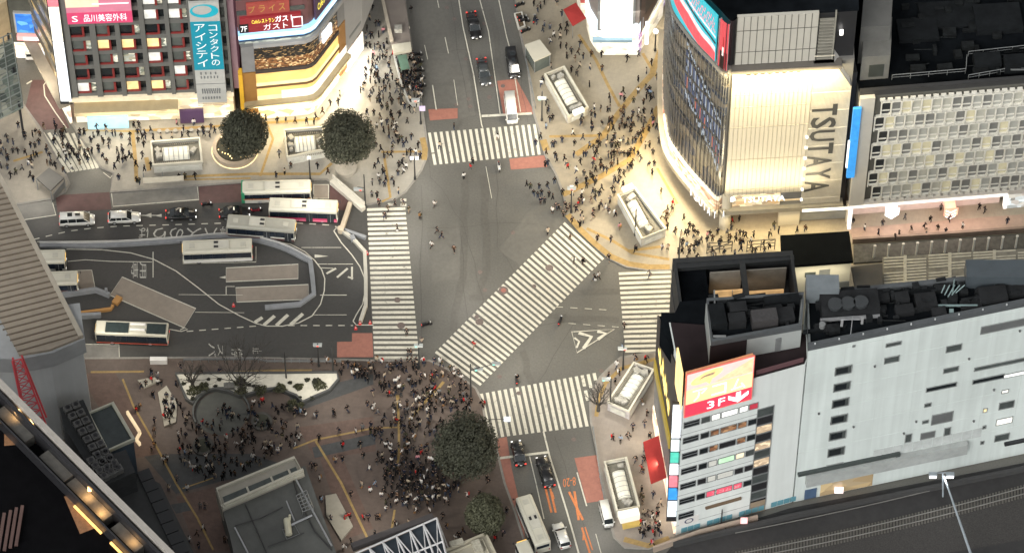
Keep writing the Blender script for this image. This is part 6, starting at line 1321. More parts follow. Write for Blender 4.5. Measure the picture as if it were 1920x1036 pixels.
# small glass shelter
P = Gs([(984, 84), (1012, 74), (1033, 101), (1002, 115)], 3.2); P = [Vector((p.x, p.y, 0)) for p in P]; c = sum(P, Vector())/4
q = thing('glass_shelter', 'small glass shelter with a flat cream roof beside the upper road', 'shelter', Vector((c.x, c.y, .12)))
mb = MB(); mb.prism([p[:] for p in P], 2.95, 3.2); obj('roof', mb, mat('shelter_cream', (.42, .40, .33), .6, .05), q)
mb = MB(); mb.wall([p+(c-p)*.08 for p in P], .06, .12, 2.95, closed=True); obj('glass_wall', mb, mat('shelter_glass', (.09, .105, .095), .2, .2, .6), q)
mb = MB(); [mb.tube([(p+(c-p)*.07)+Vector((0, 0, .1)), (p+(c-p)*.07)+Vector((0, 0, 2.95))], .09) for p in P]; obj('post', mb, GREYM, q)
# planter box by the road, elevated strip, bus stop roofs
mb = MB(); P = Gs([(965, 25), (978, 22), (984, 48), (973, 52)], .7); mb.wall(P, .25, .1, .7, closed=True); o = tag(obj('planter', mb, mat('entrance_white', (.4,)*3)), 'small white framed planter at the kerb of the upper road', 'planter'); mb = MB(); mb.prism([p[:] for p in P], .1, .5); obj('soil', mb, mat('soil', (.10, .07, .04), .9, .4, 3), o)
mb = MB(); P = Gs([(704, -60), (735, 78), (771, 84), (752, -60)], 2.5); mb.prism([p[:] for p in P], .1, 2.3); q = tag(obj('road_ramp_roof', mb, mat('ramp_roof', (.145, .125, .11), .8, .1, .6, big=.12)), 'long brown concrete roof strip between pavement and upper road', 'roof')
mb = MB(); mb.wall([P[0], P[1]], .5, 2.3, 2.7); obj('parapet', mb, mat('parapet_tan', (.34, .30, .24), .7), q)
mb = MB(); P = Gs([(735, 85), (770, 80), (772, 95), (738, 102)], 2.6); mb.prism([p[:] for p in P], 2.2, 2.8); obj('louvre_roof', mb, mat('parapet_stone', (.38, .365, .30), .6), q)
mb = MB(); p = G(747, 58, 2.3); mb.box((p.x, p.y, 2.8), (1.2, 1.0, .9)); obj('vent_unit', mb, mat('vent_grey2', (.3,)*3), q)
mb = MB(); mb.wall(Gs([(738, 105), (752, 160), (768, 200), (790, 200)]), .25, .1, 1.0); tag(obj('queue_railing', mb, mat('rail_white', (.42, .42, .40), .5)), 'white railing round the crowded waiting strip by the upper road', 'railing')
mb = MB(); P = Gs([(745, 104), (762, 102), (768, 128), (752, 132)], 2.4); mb.prism([p[:] for p in P], 2.3, 2.4); o = tag(obj('green_canopy', mb, mat('canopy_green', (.07, .13, .095), .7, .2)), 'small green canopy over the crowded waiting strip', 'canopy'); mb = MB(); [mb.tube([Vector((p.x, p.y, .1)), Vector((p.x, p.y, 2.3))], .06) for p in P]; obj('post', mb, GREYM, o)
mb = MB(); P = Gs([(68, 334), (92, 314), (120, 333), (95, 357)], 3.2); mb.prism([p[:] for p in P], 2.9, 3.2); o = tag(obj('dark_canopy', mb, mat('canopy_slate', (.07, .068, .062), .7, .12)), 'dark square canopy roof on the pavement corner at the left', 'canopy'); mb = MB(); [mb.tube([Vector((p.x, p.y, .1)), Vector((p.x, p.y, 2.9))], .08) for p in P]; mb.wall([P[2]+Vector((-.2, .4, 0)), P[3]+Vector((.2, .4, 0))], .08, .1, 1.6); obj('post', mb, GREYM, o)
mb = MB(); P = Gs([(345, 337), (342, 338), (320, 348), (268, 350)], 0); 
mb.prism([p[:] for p in Gs([(268, 333), (344, 329), (344, 338), (268, 344)], 2.2)], 2.0, 2.2); o = tag(obj('bus_stop_roof', mb, mat('stop_roof', (.36, .34, .28), .6)), 'long pale bus stop roof on the kerb above the grey pad', 'bus stop'); mb = MB()
for x in (270, 306, 342): p = G(x, 337, 0); mb.tube([p+Vector((0, -.2, .1)), p+Vector((0, 0, 2.0))], .07)
obj('post', mb, GREYM, o)
# ---------------- barriers in the bus terminal
CW = mat('barrier_bluegrey', (.20, .21, .22), .6, .15, 1); CWL = mat('barrier_cream', (.40, .385, .33), .6, .1, 1)
mb = MB(); mb.wall(smooth(Gs([(75, 462), (200, 461), (343, 452), (410, 446), (455, 448), (500, 456), (540, 470), (582, 492)]), 3)+Gs([(586, 522), (589, 553), (562, 572), (497, 578)]), .7, 0, .5)
o = tag(obj('terminal_barrier', mb, CW), 'long bluish grey barrier curving round the bus bays', 'barrier')
mb = MB(); mb.wall(smooth(Gs([(75, 459), (200, 458), (343, 449), (410, 443), (457, 445), (502, 453), (543, 467), (585, 490)]), 3), .12, .5, .9); obj('top_rail', mb, mat('rail_white', (.42, .42, .40), .5), o)
mb = MB(); mb.wall(Gs([(642, 435), (662, 450), (684, 474), (686, 520), (686, 575), (676, 604)]), .55, 0, .6); tag(obj('island_barrier', mb, CWL), 'cream barrier along the island left of the left crosswalk', 'barrier')
mb = MB(); mb.wall(Gs([(643, 433), (672, 443), (686, 448)]), .5, 0, .6); mb.prism([p[:] for p in Gs([(656, 446), (664, 444), (667, 452), (659, 455)])], 0, .8); tag(obj('island_wall', mb, CW), 'short grey wall branching from the head of the cream island barrier', 'wall')
mb = MB(); mb.wall(Gs([(657, 384), (641, 432)]), .65, 0, .8); p = G(639, 434); mb.tube([p, p+Vector((0, 0, 1.0))], .5, 10); tag(obj('cream_gate_arm', mb, mat('barrier_peach', (.42, .36, .27), .6)), 'slanting cream barrier arm with a round end post', 'barrier')
mb = MB(); mb.wall(Gs([(622, 344), (682, 396)]), .8, .1, 1.0); mb.wall(Gs([(624, 340), (684, 391)]), .14, 1.0, 1.8); tag(obj('glass_hoarding', mb, mat('hoarding_cream', (.46, .44, .38), .5, .1)), 'long diagonal cream hoarding beside the large tree', 'hoarding')
mb = MB(); mb.wall(Gs([(118, 556), (180, 547), (206, 557)]), .5, 0, 1.0); mb.box(G(200, 552)+Vector((0, 0, .8)), (.4, .4, 1.6)); tag(obj('bay_barrier', mb, CW), 'short grey barrier left of the slanting bus pad', 'barrier')
mb = MB(); mb.wall(Gs([(125, 597), (190, 594)]), .5, 0, 1.0); tag(obj('bay_barrier', mb, CW), 'short grey barrier above the dark roofed bus', 'barrier')
mb = MB(); mb.wall(Gs([(130, 591), (208, 581), (212, 574)]), .45, 0, .5); mb.box(G(220, 565)+Vector((0, 0, .3)), (1.0, 1.4, .6), R(-30)); tag(obj('orange_beam', mb, mat('beam_orange', (.36, .19, .06), .6)), 'orange beam lying on the asphalt left of the slanting pad', 'beam')
mb = MB(); mb.wall(Gs([(282, 680), (314, 680)]), .7, .1, 1.2); tag(obj('white_bench', mb, WHITE), 'short white bench at the kerb below the dark roofed bus', 'bench')
mb = MB(); mb.wall(Gs([(345, 679), (480, 678), (500, 682), (560, 682), (640, 682)]), .1, .6, 1.0); 
for k in range(20): p = G(345+15.5*k, 680, 0); mb.tube([p, p+Vector((0, 0, 1.0))], .06, 5)
tag(obj('kerb_railing', mb, GREYM), 'low grey railing along the kerb under the bus terminal', 'railing')
mb = MB()
for a in ((978, 60, 1000, 195), ): 
    P = Gs([(985, 115), (995, 155), (1004, 205)]); mb.wall(P, .1, .5, 1.0); [mb.tube([P[0].lerp(P[2], k/6), P[0].lerp(P[2], k/6)+Vector((0, 0, 1))], .06, 5) for k in range(7)]
tag(obj('kerb_railing', mb, GREYM), 'low grey railing along the right kerb of the upper road', 'railing')
mb = MB(); P = Gs([(1112, 805), (1118, 850), (1126, 905), (1140, 975)]); mb.wall(P, .1, .6, 1.0); 
for k in range(16): t_ = k/15*3; i = min(int(t_), 2); p = P[i].lerp(P[i+1], t_-i); mb.tube([p, p+Vector((0, 0, 1))], .07, 5)
tag(obj('kerb_railing', mb, GREYM), 'low grey railing along the right kerb of the lower road', 'railing')
# cones and road works barriers
cone = None
for i, (x, y) in enumerate(((438, 573), (675, 607), (694, 606), (667, 616), (688, 476))):
    p = G(x, y); 
    if not cone:
        cone = thing('traffic_cone', '', 'traffic cone', p, 'red traffic cones in the bus terminal')
        m1 = MB(); m1.tube([(0, 0, .04), (0, 0, .8)], .2, 10, .05); c1 = obj('cone', m1, mat('cone_red', (.5, .04, .04), .5), cone, local=True); m1 = MB(); m1.box((0, 0, .03), (.45, .45, .06)); c2 = obj('base', m1, mat('cone_red', (1,)*3), cone, local=True)
        m1 = MB(); m1.tube([(0, 0, .4), (0, 0, .52)], .135, 10, .115); c3 = obj('stripe', m1, WHITE, cone, local=True); o = cone
    else:
        o = cone.copy(); col.objects.link(o); o.location = p
        for ch in (c1, c2, c3): k = ch.copy(); col.objects.link(k); k.parent = o
    o['label'] = ['red traffic cone beside the curved line left of the bus bays', 'left red cone at the bottom tip of the cream island barrier', 'right red cone at the bottom tip of the cream island barrier', 'red cone at the top corner of the left red surface', 'red cone beside the barrier halfway up the left crosswalk'][i]
# ---------------- planted island with bushes
q = thing('white_planter', 'white planting bed with dark rounded shrubs above the station square', 'planter', G(480, 730))
P = smooth(Gs([(330, 705), (420, 704), (520, 704), (632, 703)]), 1)+Gs([(635, 716), (618, 736), (590, 748), (568, 758), (556, 746), (520, 732), (490, 736), (465, 744), (450, 746), (430, 738), (405, 733), (385, 738), (370, 748), (362, 760), (350, 752)])
mb = MB(); mb.prism([p[:] for p in P], .1, .75); obj('bed', mb, mat('planter_bed_white', (.52, .50, .42), .7, .12, 1.2), q)
mb = MB(); mb.wall(P, .35, .1, .95, closed=True); obj('rim', mb, mat('planter_rim', (.06, .062, .06), .6), q)
LEAF = mat('shrub_leaf', (.05, .052, .025), .8, .35, 1.5); LEAFD = mat('shrub_leaf_dark', (.035, .037, .025), .8, .35, 1.5)
rr = random.Random(21)
def blob(mb, c, rx, ry, rz, n=260, s=.28, rr=rr):
    for k in range(n):
        z = rr.uniform(-.3, 1); t = rr.uniform(0, 2*math.pi); r = math.sqrt(max(0, 1-z*z)); f = rr.uniform(.55, 1.05)*(1+.18*math.sin(3*t+c.x)+.12*math.sin(5*t+c.y))
        p = c+Vector((rx*r*math.cos(t)*f, ry*r*math.sin(t)*f, rz*z*f)); nrm = Vector((rr.gauss(0, 1), rr.gauss(0, 1), rr.gauss(.4, 1))).normalized(); a = nrm.orthogonal().normalized(); b = nrm.cross(a); a, b = a*s*rr.uniform(.5, 1.2), b*s*rr.uniform(.5, 1.2)
        mb.face([p-a, p-b*.8, p+a, p+b*.8])
sh = [(363, 733, 1.4, 1.2), (381, 726, 1.3, .9), (453, 734, 1.3, 1.1), (451, 716, 1.3, .6), (488, 731, 1.4, .9), (526, 728, 1.3, .8), (560, 725, .95, .8), (600, 722, 1.4, .8), (576, 712, .5, .5), (597, 712, .4, .5), (411, 711, .4, .4), (391, 711, .25, .5), (404, 724, .35, .4), (344, 719, .4, .3), (467, 721, .35, .3), (476, 723, .25, .4), (544, 717, .35, .3), (562, 745, .35, .3), (585, 746, .4, .3), (548, 755, .9, .8), (562, 760, .9, .8), (545, 764, .8, .8), (592, 715, .8, .5), (362, 748, .6, .4)]
desc = ['wide', 'dark', 'round', 'small', 'broad', 'olive', 'dense', 'large']
for i, (x, y, r, h) in enumerate(sorted(sh)):
    mb = MB(); blob(mb, G(x, y, .8), r*.72, r*.62, h*.55, int(120+200*r), .17)
    o = tag(obj('shrub', mb, LEAF if r > .8 else LEAFD), f'{"large rounded olive" if r > 1.2 else "rounded olive" if r > .7 else "tiny dark"} shrub, number {i+1} from the left, in the white planting bed'.replace(f'number {i+1}', ['first', 'second', 'third', 'fourth', 'fifth', 'sixth', 'seventh', 'eighth', 'ninth', 'tenth', 'eleventh', 'twelfth', 'thirteenth', 'fourteenth', 'fifteenth', 'sixteenth', 'seventeenth', 'eighteenth', 'nineteenth', 'twentieth', 'twenty-first', 'twenty-second', 'twenty-third', 'twenty-fourth'][i]), 'shrub', 'shrubs in the white planting bed')
mb = MB(); mb.box(G(429, 723, 1.0), (1.5, 1.0, .5), .1); tag(obj('planter_plaque', mb, mat('plaque', (.12, .12, .11), .6)), 'small grey slab lying in the white planting bed', 'slab')
# round plaza ring and lamps in the square
mb = MB(); c = G(415, 775); N = 24; mb.wall([(c.x+4.2*math.cos(R(a)), c.y+4.2*math.sin(R(a)), 0) for a in range(-20, 215, 12)], .25, .1, .8); q = tag(obj('curved_railing', mb, mat('rail_darkgrey', (.10, .105, .10), .5, metal=.4)), 'round dark railing enclosing the empty circle of the square', 'railing')
mb = MB(); disc(mb, c, 3.9, .135, 30); struct('pavement_circle', mb, mat('circle_paving', (.075, .077, .068), .6, .15, .8, big=.2))
for (x, y, r) in ((381, 838, 1.6), (491, 792, 1.6)):
    mb = MB(); c = G(x, y); mb.tube([c+Vector((0, 0, .1)), c+Vector((0, 0, .55))], r, 20); o = tag(obj('round_bench', mb, mat('bench_dark', (.065, .062, .055), .7, .2)), 'round dark bench '+('in the crowd at the lower left of the square' if x < 400 else 'right of the empty circle in the square'), 'bench')
    mb = MB(); disc(mb, c, r*.75, .56, 18); obj('planting', mb, LEAFD, o)
# ============================================================ TREES
def tree(px, py, rpx, hpx, label, seed, leaf, cat='tree', group='round clipped trees'):
    """crown centre pixel, half width, half height in photograph pixels"""
    rr = random.Random(seed); r = rpx/12.3; rz = max(2.0, (hpx*1.0-rpx*.82*.55)/ (12.3*math.cos(TH))*.80); zc = rz+1.9
    c = G(px, py, zc); base = Vector((c.x, c.y, .12)); q = thing('tree', label, cat, base, group)
    mb = MB(); mb.tube([base+Vector((0, 0, 0)), base+Vector((.1, 0, 1.5)), Vector((c.x, c.y, zc))], .42, 9, .2)
    for k in range(9):
        t = 2*math.pi*k/9; e = c+Vector((math.cos(t)*r*.7, math.sin(t)*r*.7, rr.uniform(-.3, .6)*rz)); mb.tube([base+Vector((.08, 0, 1.6+rr.random())), (c+e)/2-Vector((0, 0, .6)), e], .16, 5, .03)
    obj('trunk', mb, mat('bark', (.05, .042, .034), .9, .3, 3), q)
    mb = MB(); cl = []
    for k in range(240):
        z = 1-1.85*(k+.5)/240; t = k*2.39996; s = math.sqrt(1-z*z); lump = 1+.075*math.sin(3*t+seed)+.06*math.sin(5*z*2+2*t+seed*2)+.04*math.sin(7*t-4*z+seed); cl.append((Vector((math.cos(t)*s, math.sin(t)*s, z)), rr.uniform(.76, 1.02)*lump, rr.random()))
    for k in range(11000):
        d, f, tn = rr.choice(cl); v = (d*f+Vector((rr.gauss(0, .10), rr.gauss(0, .10), rr.gauss(0, .10))))
        if v.length > 1.12: v = v.normalized()*rr.uniform(.9, 1.1)
        p = c+Vector((v.x*r, v.y*r, v.z*rz)); nrm = (v.normalized()+Vector((rr.gauss(0, .7), rr.gauss(0, .7), rr.gauss(.3, .7)))).normalized(); a = nrm.orthogonal().normalized(); b = nrm.cross(a); s = rr.uniform(.09, .24)
        mb.face([p-a*s, p-b*s*.6, p+a*s, p+b*s*.6], 1 if rr.random() < (.65 if tn > .6 else .12) else 0)
    for k in range(1500):
        z = rr.uniform(-.8, .8); t = rr.uniform(0, 6.28); s_ = math.sqrt(1-z*z)*.72; p = c+Vector((math.cos(t)*s_*r, math.sin(t)*s_*r, z*rz*.8)); a = Vector((rr.gauss(0, 1), rr.gauss(0, 1), rr.gauss(0, 1))).normalized(); b = a.orthogonal().normalized(); mb.face([p-a*.6, p-b*.5, p+a*.6, p+b*.5], 0)
    obj('crown', mb, leaf, q); return q
LA = [mat('leaf_dark', (.034, .036, .021), .8, .4, .8), mat('leaf_mid', (.042, .046, .027), .75, .4, .8)]
LB = [mat('leaf_olive', (.048, .05, .026), .8, .4, .8), mat('leaf_olive_mid', (.062, .064, .034), .75, .4, .8)]
tree(457, 250, 43, 53, 'round dark tree inside the ringed planter at the upper left', 1, LA)
tree(651, 257, 50, 59, 'tall round dark tree beside the white stair entrance', 2, LA)
tree(874, 836, 57, 72, 'large round dark tree at the crossing corner beside the bottom crosswalk', 3, LA)
tree(909, 964, 33, 45, 'smaller olive green tree beside the lower road near the white bus', 4, LB, group=None)
# ringed planter with lights under the first tree
c = G(441, 284); q = thing('ring_planter', 'round pale planter ring with small warm lights under the tree', 'planter', c)
mb = MB(); N = 40
for r0, r1, z0, z1 in ((2.9, 3.5, .12, 1.3),):
    for k in range(N):
        a, b = 2*math.pi*k/N, 2*math.pi*(k+1)/N
        pts = [(c.x+r*math.cos(t), c.y+r*math.sin(t), z) for z in (z0, z1) for r, t in ((r0, a), (r1, a), (r1, b), (r0, b))]; mb.hexa(pts)
obj('ring', mb, mat('ring_stone', (.30, .25, .19), .7, .15), q)
mb = MB(); mb.tube([(c.x+3.6*math.cos(2*math.pi*k/N), c.y+3.6*math.sin(2*math.pi*k/N), .35) for k in range(N+1)], .07, 5); obj('light_strip', mb, glow('strip_warm', (1, .75, .4), 1.2), q)
mb = MB(); mb.tube([c+Vector((0, 0, .12)), c+Vector((0, 0, 1.0))], 2.85, 24); obj('soil', mb, mat('soil_dark', (.03, .03, .02), .9, .4, 2), q)
rr = random.Random(3); mb = MB()
for k in range(26): t = rr.uniform(0, 6.28); p = c+Vector((math.cos(t)*rr.uniform(1.2, 3), math.sin(t)*rr.uniform(1.2, 3), rr.uniform(1.2, 2.2))); mb.box(p, (.14, .14, .14))
obj('light', mb, glow('bulb_warm', (1, .7, .3), 2.5), q)
c = G(649, 318); mb = MB(); mb.tube([c+Vector((0, 0, .12)), c+Vector((0, 0, .8))], 1.7, 20); tag(obj('tree_planter', mb, mat('ring_stone2', (.28, .26, .22), .8, .2)), 'low stone planter at the foot of the tall round tree', 'planter')
def bare(px, py, h, spread, label, seed, depth=5):
    rr = random.Random(seed); b = G(px, py, .8); q = thing('bare_tree', label, 'tree', b); mb = MB()
    def br(p, d, L, r, k):
        e = p+d*L; mid = p+d*L*.5+Vector((rr.gauss(0, .05), rr.gauss(0, .05), 0))*L; mb.tube([p, mid, e], r, 5, r*.62, False)
        if k == 0: return
        for i in range(rr.choice((2, 3, 3))):
            nd = (d+Vector((rr.gauss(0, .34), rr.gauss(0, .34), rr.gauss(.08, .16)))*spread).normalized(); br(e, nd, L*rr.uniform(.62, .85), r*.6, k-1)
    for i in range(7): t = i*2*math.pi/7; br(b+Vector((0, 0, .5)), Vector((math.cos(t)*.42*spread, math.sin(t)*.42*spread, .9)).normalized(), h*.30, .13, depth)
    mb2 = MB(); mb2.tube([b-Vector((0, 0, .6)), b+Vector((0, 0, .7))], .3, 8, .22); obj('trunk', mb2, mat('bark_grey', (.04, .036, .031), .9, .3, 3), q); obj('branch', mb, mat('bark_grey', (1,)*3), q)
bare(452, 728, 9.0, 1.0, 'tall bare fan shaped tree rising from the white planting bed', 5)
bare(361, 722, 4.2, 1.0, 'small bare tree at the left end of the white planting bed', 6, 4)
bare(1122, 765, 4.6, 1.0, 'slender bare tree on the kerb left of the cluttered grey entrance', 8, 4)
# ============================================================ POLES, SIGNALS, LAMPS
def pole(px, py, h, label, cat='street lamp', arms=(), name='street_lamp', head=None, sig=()):
    b = G(px, py, .12); q = thing(name, label, cat, b); mb = MB(); mb.tube([b, b+Vector((0, 0, h))], .13, 8, .09); mb.tube([b, b+Vector((0, 0, .5))], .2, 8); obj('pole', mb, mat('pole_dark', (.04, .042, .042), .5, metal=.4), q)
    for (dx, dy, z) in arms: mb = MB(); mb.tube([b+Vector((0, 0, z)), b+Vector((dx, dy, z+.2))], .06, 6); obj('arm', mb, mat('pole_dark', (1,)*3), q)
    for (dx, dy, z, k) in sig:
        p = b+Vector((dx, dy, z)); mb = MB(); mb.box(p, (1.25, .3, .42)); mb.box(p+Vector((0, -.02, .26)), (1.35, .5, .06)); o = obj('signal_head', mb, mat('signal_case', (.30, .32, .31), .5), q)
        mb = MB(); mb.box(p+Vector((.38*(k-1), -.17, 0)), (.28, .05, .28)); l_ = obj('lamp', mb, LAMPR if k else glow('lamp_green', (.2, 1, .7), .9), q); l_.parent = o
    if head:
        for dx, dy in head: mb = MB(); mb.box(b+Vector((dx, dy, h)), (.5, .35, .3)); obj('lamp_head', mb, LAMPW, q)
    return q
pole(582, 339, 6, 'street lamp post behind the green ended bus', head=[(0, 0)])
pole(778, 336, 5.5, 'street lamp post at the upper left corner of the crossing', head=[(-.4, 0), (.4, 0)])
pole(685, 388, 8.4, 'tall dark signal pole at the top of the left crosswalk', 'traffic light', [(-1.1, 0, 4.0), (-1.1, 0, 5.0)], 'traffic_light', sig=[(-1.0, 0, 4.6, 2)])
pole(789, 232, 7.5, 'signal pole at the left kerb of the upper road', 'traffic light', [(-1, 0, 6)], 'traffic_light', sig=[(-.7, 0, 6, 1)])
mb = MB(); p = G(789, 232); mb.box(p+Vector((.3, -.2, 4.2)), (.9, .1, 1.2)); tag(obj('poster_sign', mb, mat('poster_blue', (.35, .3, .45), .5, em=(.6, .5, .7), es=.2)), 'small blue and pink sign board on the signal pole by the upper road', 'sign')
pole(1016, 226, 7.5, 'dark signal pole at the right end of the top crosswalk', 'traffic light', [(0, -.8, 6)], 'traffic_light', sig=[(0, -.6, 6.4, 0)])
pole(1071, 398, 6.2, 'white headed signal pole at the upper end of the diagonal crosswalk', 'traffic light', [], 'traffic_light', sig=[(0, 0, 6.2, 1)], head=[(0, .3)])
pole(1191, 441, 7, 'dark pole in front of the cream walled stair entrance', 'pole', name='pole')
pole(883, 745, 9, 'signal pole with long arms over the lower end of the diagonal crosswalk', 'traffic light', [(1.4, .6, 7.2), (3.6, 1.0, 7.4)], 'traffic_light', sig=[(1.2, .4, 7.0, 0), (3.8, 1.0, 7.6, 0)])
pole(786, 690, 6.5, 'signal pole at the lower end of the left crosswalk', 'traffic light', [], 'traffic_light', sig=[(0, 0, 6, 0)])
pole(1168, 692, 8, 'signal pole with a red lamp at the lower end of the right crosswalk', 'traffic light', [(-.6, 0, 7)], 'traffic_light', sig=[(-.2, 0, 5.5, 2)])
pole(1144, 765, 8, 'dark pole left of the cluttered grey stair entrance', 'traffic light', [(-.6, .6, 7)], 'traffic_light', sig=[(-.7, .5, 7, 0)])
pole(1272, 505, 8.5, 'thin dark pole at the upper corner of the terrace wing', 'pole', name='pole')
pole(870, 830, 6.5, 'lamp on a long arm above the bottom crosswalk', 'street lamp', [(6.2, 0, 6.3)], 'street_lamp')
mb = MB(); b = G(870, 830); mb.box(b+Vector((6.4, 0, 6.5)), (.9, .6, .35)); tag(obj('hanging_lamp', mb, LAMPC), 'small cool white lamp head hanging over the bottom crosswalk', 'lamp')
pole(598, 686, 6, 'signal pole with a pale box at the kerb below the bus terminal', 'traffic light', [], 'traffic_light', sig=[(0, 0, 5.6, 1)])
pole(625, 700, 7.4, 'thin grey pole right of the white planting bed', 'pole', name='pole'); pole(537, 712, 7.4, 'thin grey pole above the white planting bed', 'pole', [(-.6, 0, 6), (.6, 0, 6)], name='pole')
pole(752, 196, 4.5, 'low post with a white crossbar in the crowded waiting strip', 'post', [(-1, 0, 4), (1, 0, 4)], name='post')
pole(1228, 95, 4.5, 'globe street lamp at the mouth of the narrow shopping street', 'street lamp'); 
b = G(1228, 95); mb = MB(); 
for i in range(8):
    pass
me = bpy.data.meshes.new('lamp_globe'); bmx = bmesh.new(); bmesh.ops.create_uvsphere(bmx, u_segments=14, v_segments=8, radius=.42); bmx.to_mesh(me); bmx.free(); me.materials.append(LAMPW); gl_ = link('lamp_globe', me); gl_.location = b+Vector((0, 0, 4.9)); tag(gl_, 'glowing white globe on the lamp post by the shopping street', 'lamp')
# twin lamp mast over the yard
q = thing('yard_lamp_mast', 'leaning twin headed floodlight mast over the dark railway yard', 'lamp mast', G(1822, 1090)); b = G(1830, 1075); t = G(1768, 886, 8)
mb = MB(); mb.tube([G(1828, 1060, 3), t], .22, 8, .12); mb.tube([t, G(1768, 930, 2.5)], .15, 6); obj('mast', mb, mat('mast_grey', (.2, .23, .25), .5), q)
mb = MB(); mb.tube([t+Vector((-1.4, 0, 0)), t+Vector((1.2, 0, .2))], .1); obj('arm', mb, mat('mast_grey', (1,)*3), q)
for dx in (-1.5, 1.0): mb = MB(); mb.box(t+Vector((dx, -.4, .2)), (1.2, .6, .5)); obj('lamp_head', mb, mat('mast_grey', (1,)*3), q); mb = MB(); mb.box(t+Vector((dx, -.75, .05)), (1.0, .1, .5)); obj('lamp', mb, glow('floodlight', (1, 1, 1), 2.6), q)
area('yard_floodlight', t+Vector((0, -1, 0)), G(1760, 960), 1, 1, 260, (.95, .97, 1))
pole(1352, 985, 4.5, 'grey A shaped mast in front of the sign building', 'mast', [(1.2, -1.4, 0.4)], name='mast')
mb = MB(); p = G(1395, 975, 2); mb.box(p, (1.0, .4, 1.1)); q = tag(obj('lit_box', mb, glow('box_red', (1, .5, .5), .9)), 'small glowing white and red box on the wall of the yard', 'lamp')
mb = MB(); p = G(1573, 918, 1.5); mb.box(p, (1.3, .4, 1.2)); tag(obj('vending_machine', mb, glow('vend', (1, .8, .78), 1.0)), 'glowing red and white vending machine at the loading bay', 'vending machine')
for x, y in ((778, 336), (789, 240), (1016, 232), (1066, 400), (883, 742), (1165, 680), (786, 690), (1144, 765), (690, 400), (1000, 150), (1120, 900), (625, 700), (300, 700), (700, 950), (582, 339), (200, 600), (70, 300), (880, 470), (960, 640)): area('added_street_light', G(x, y, 9)+Vector((0, -.5, 0)), G(x, y, 0), 2.2, 2.2, 1500, (1, .93, .81))  # area lights added to brighten the ground, several where no lamp stands
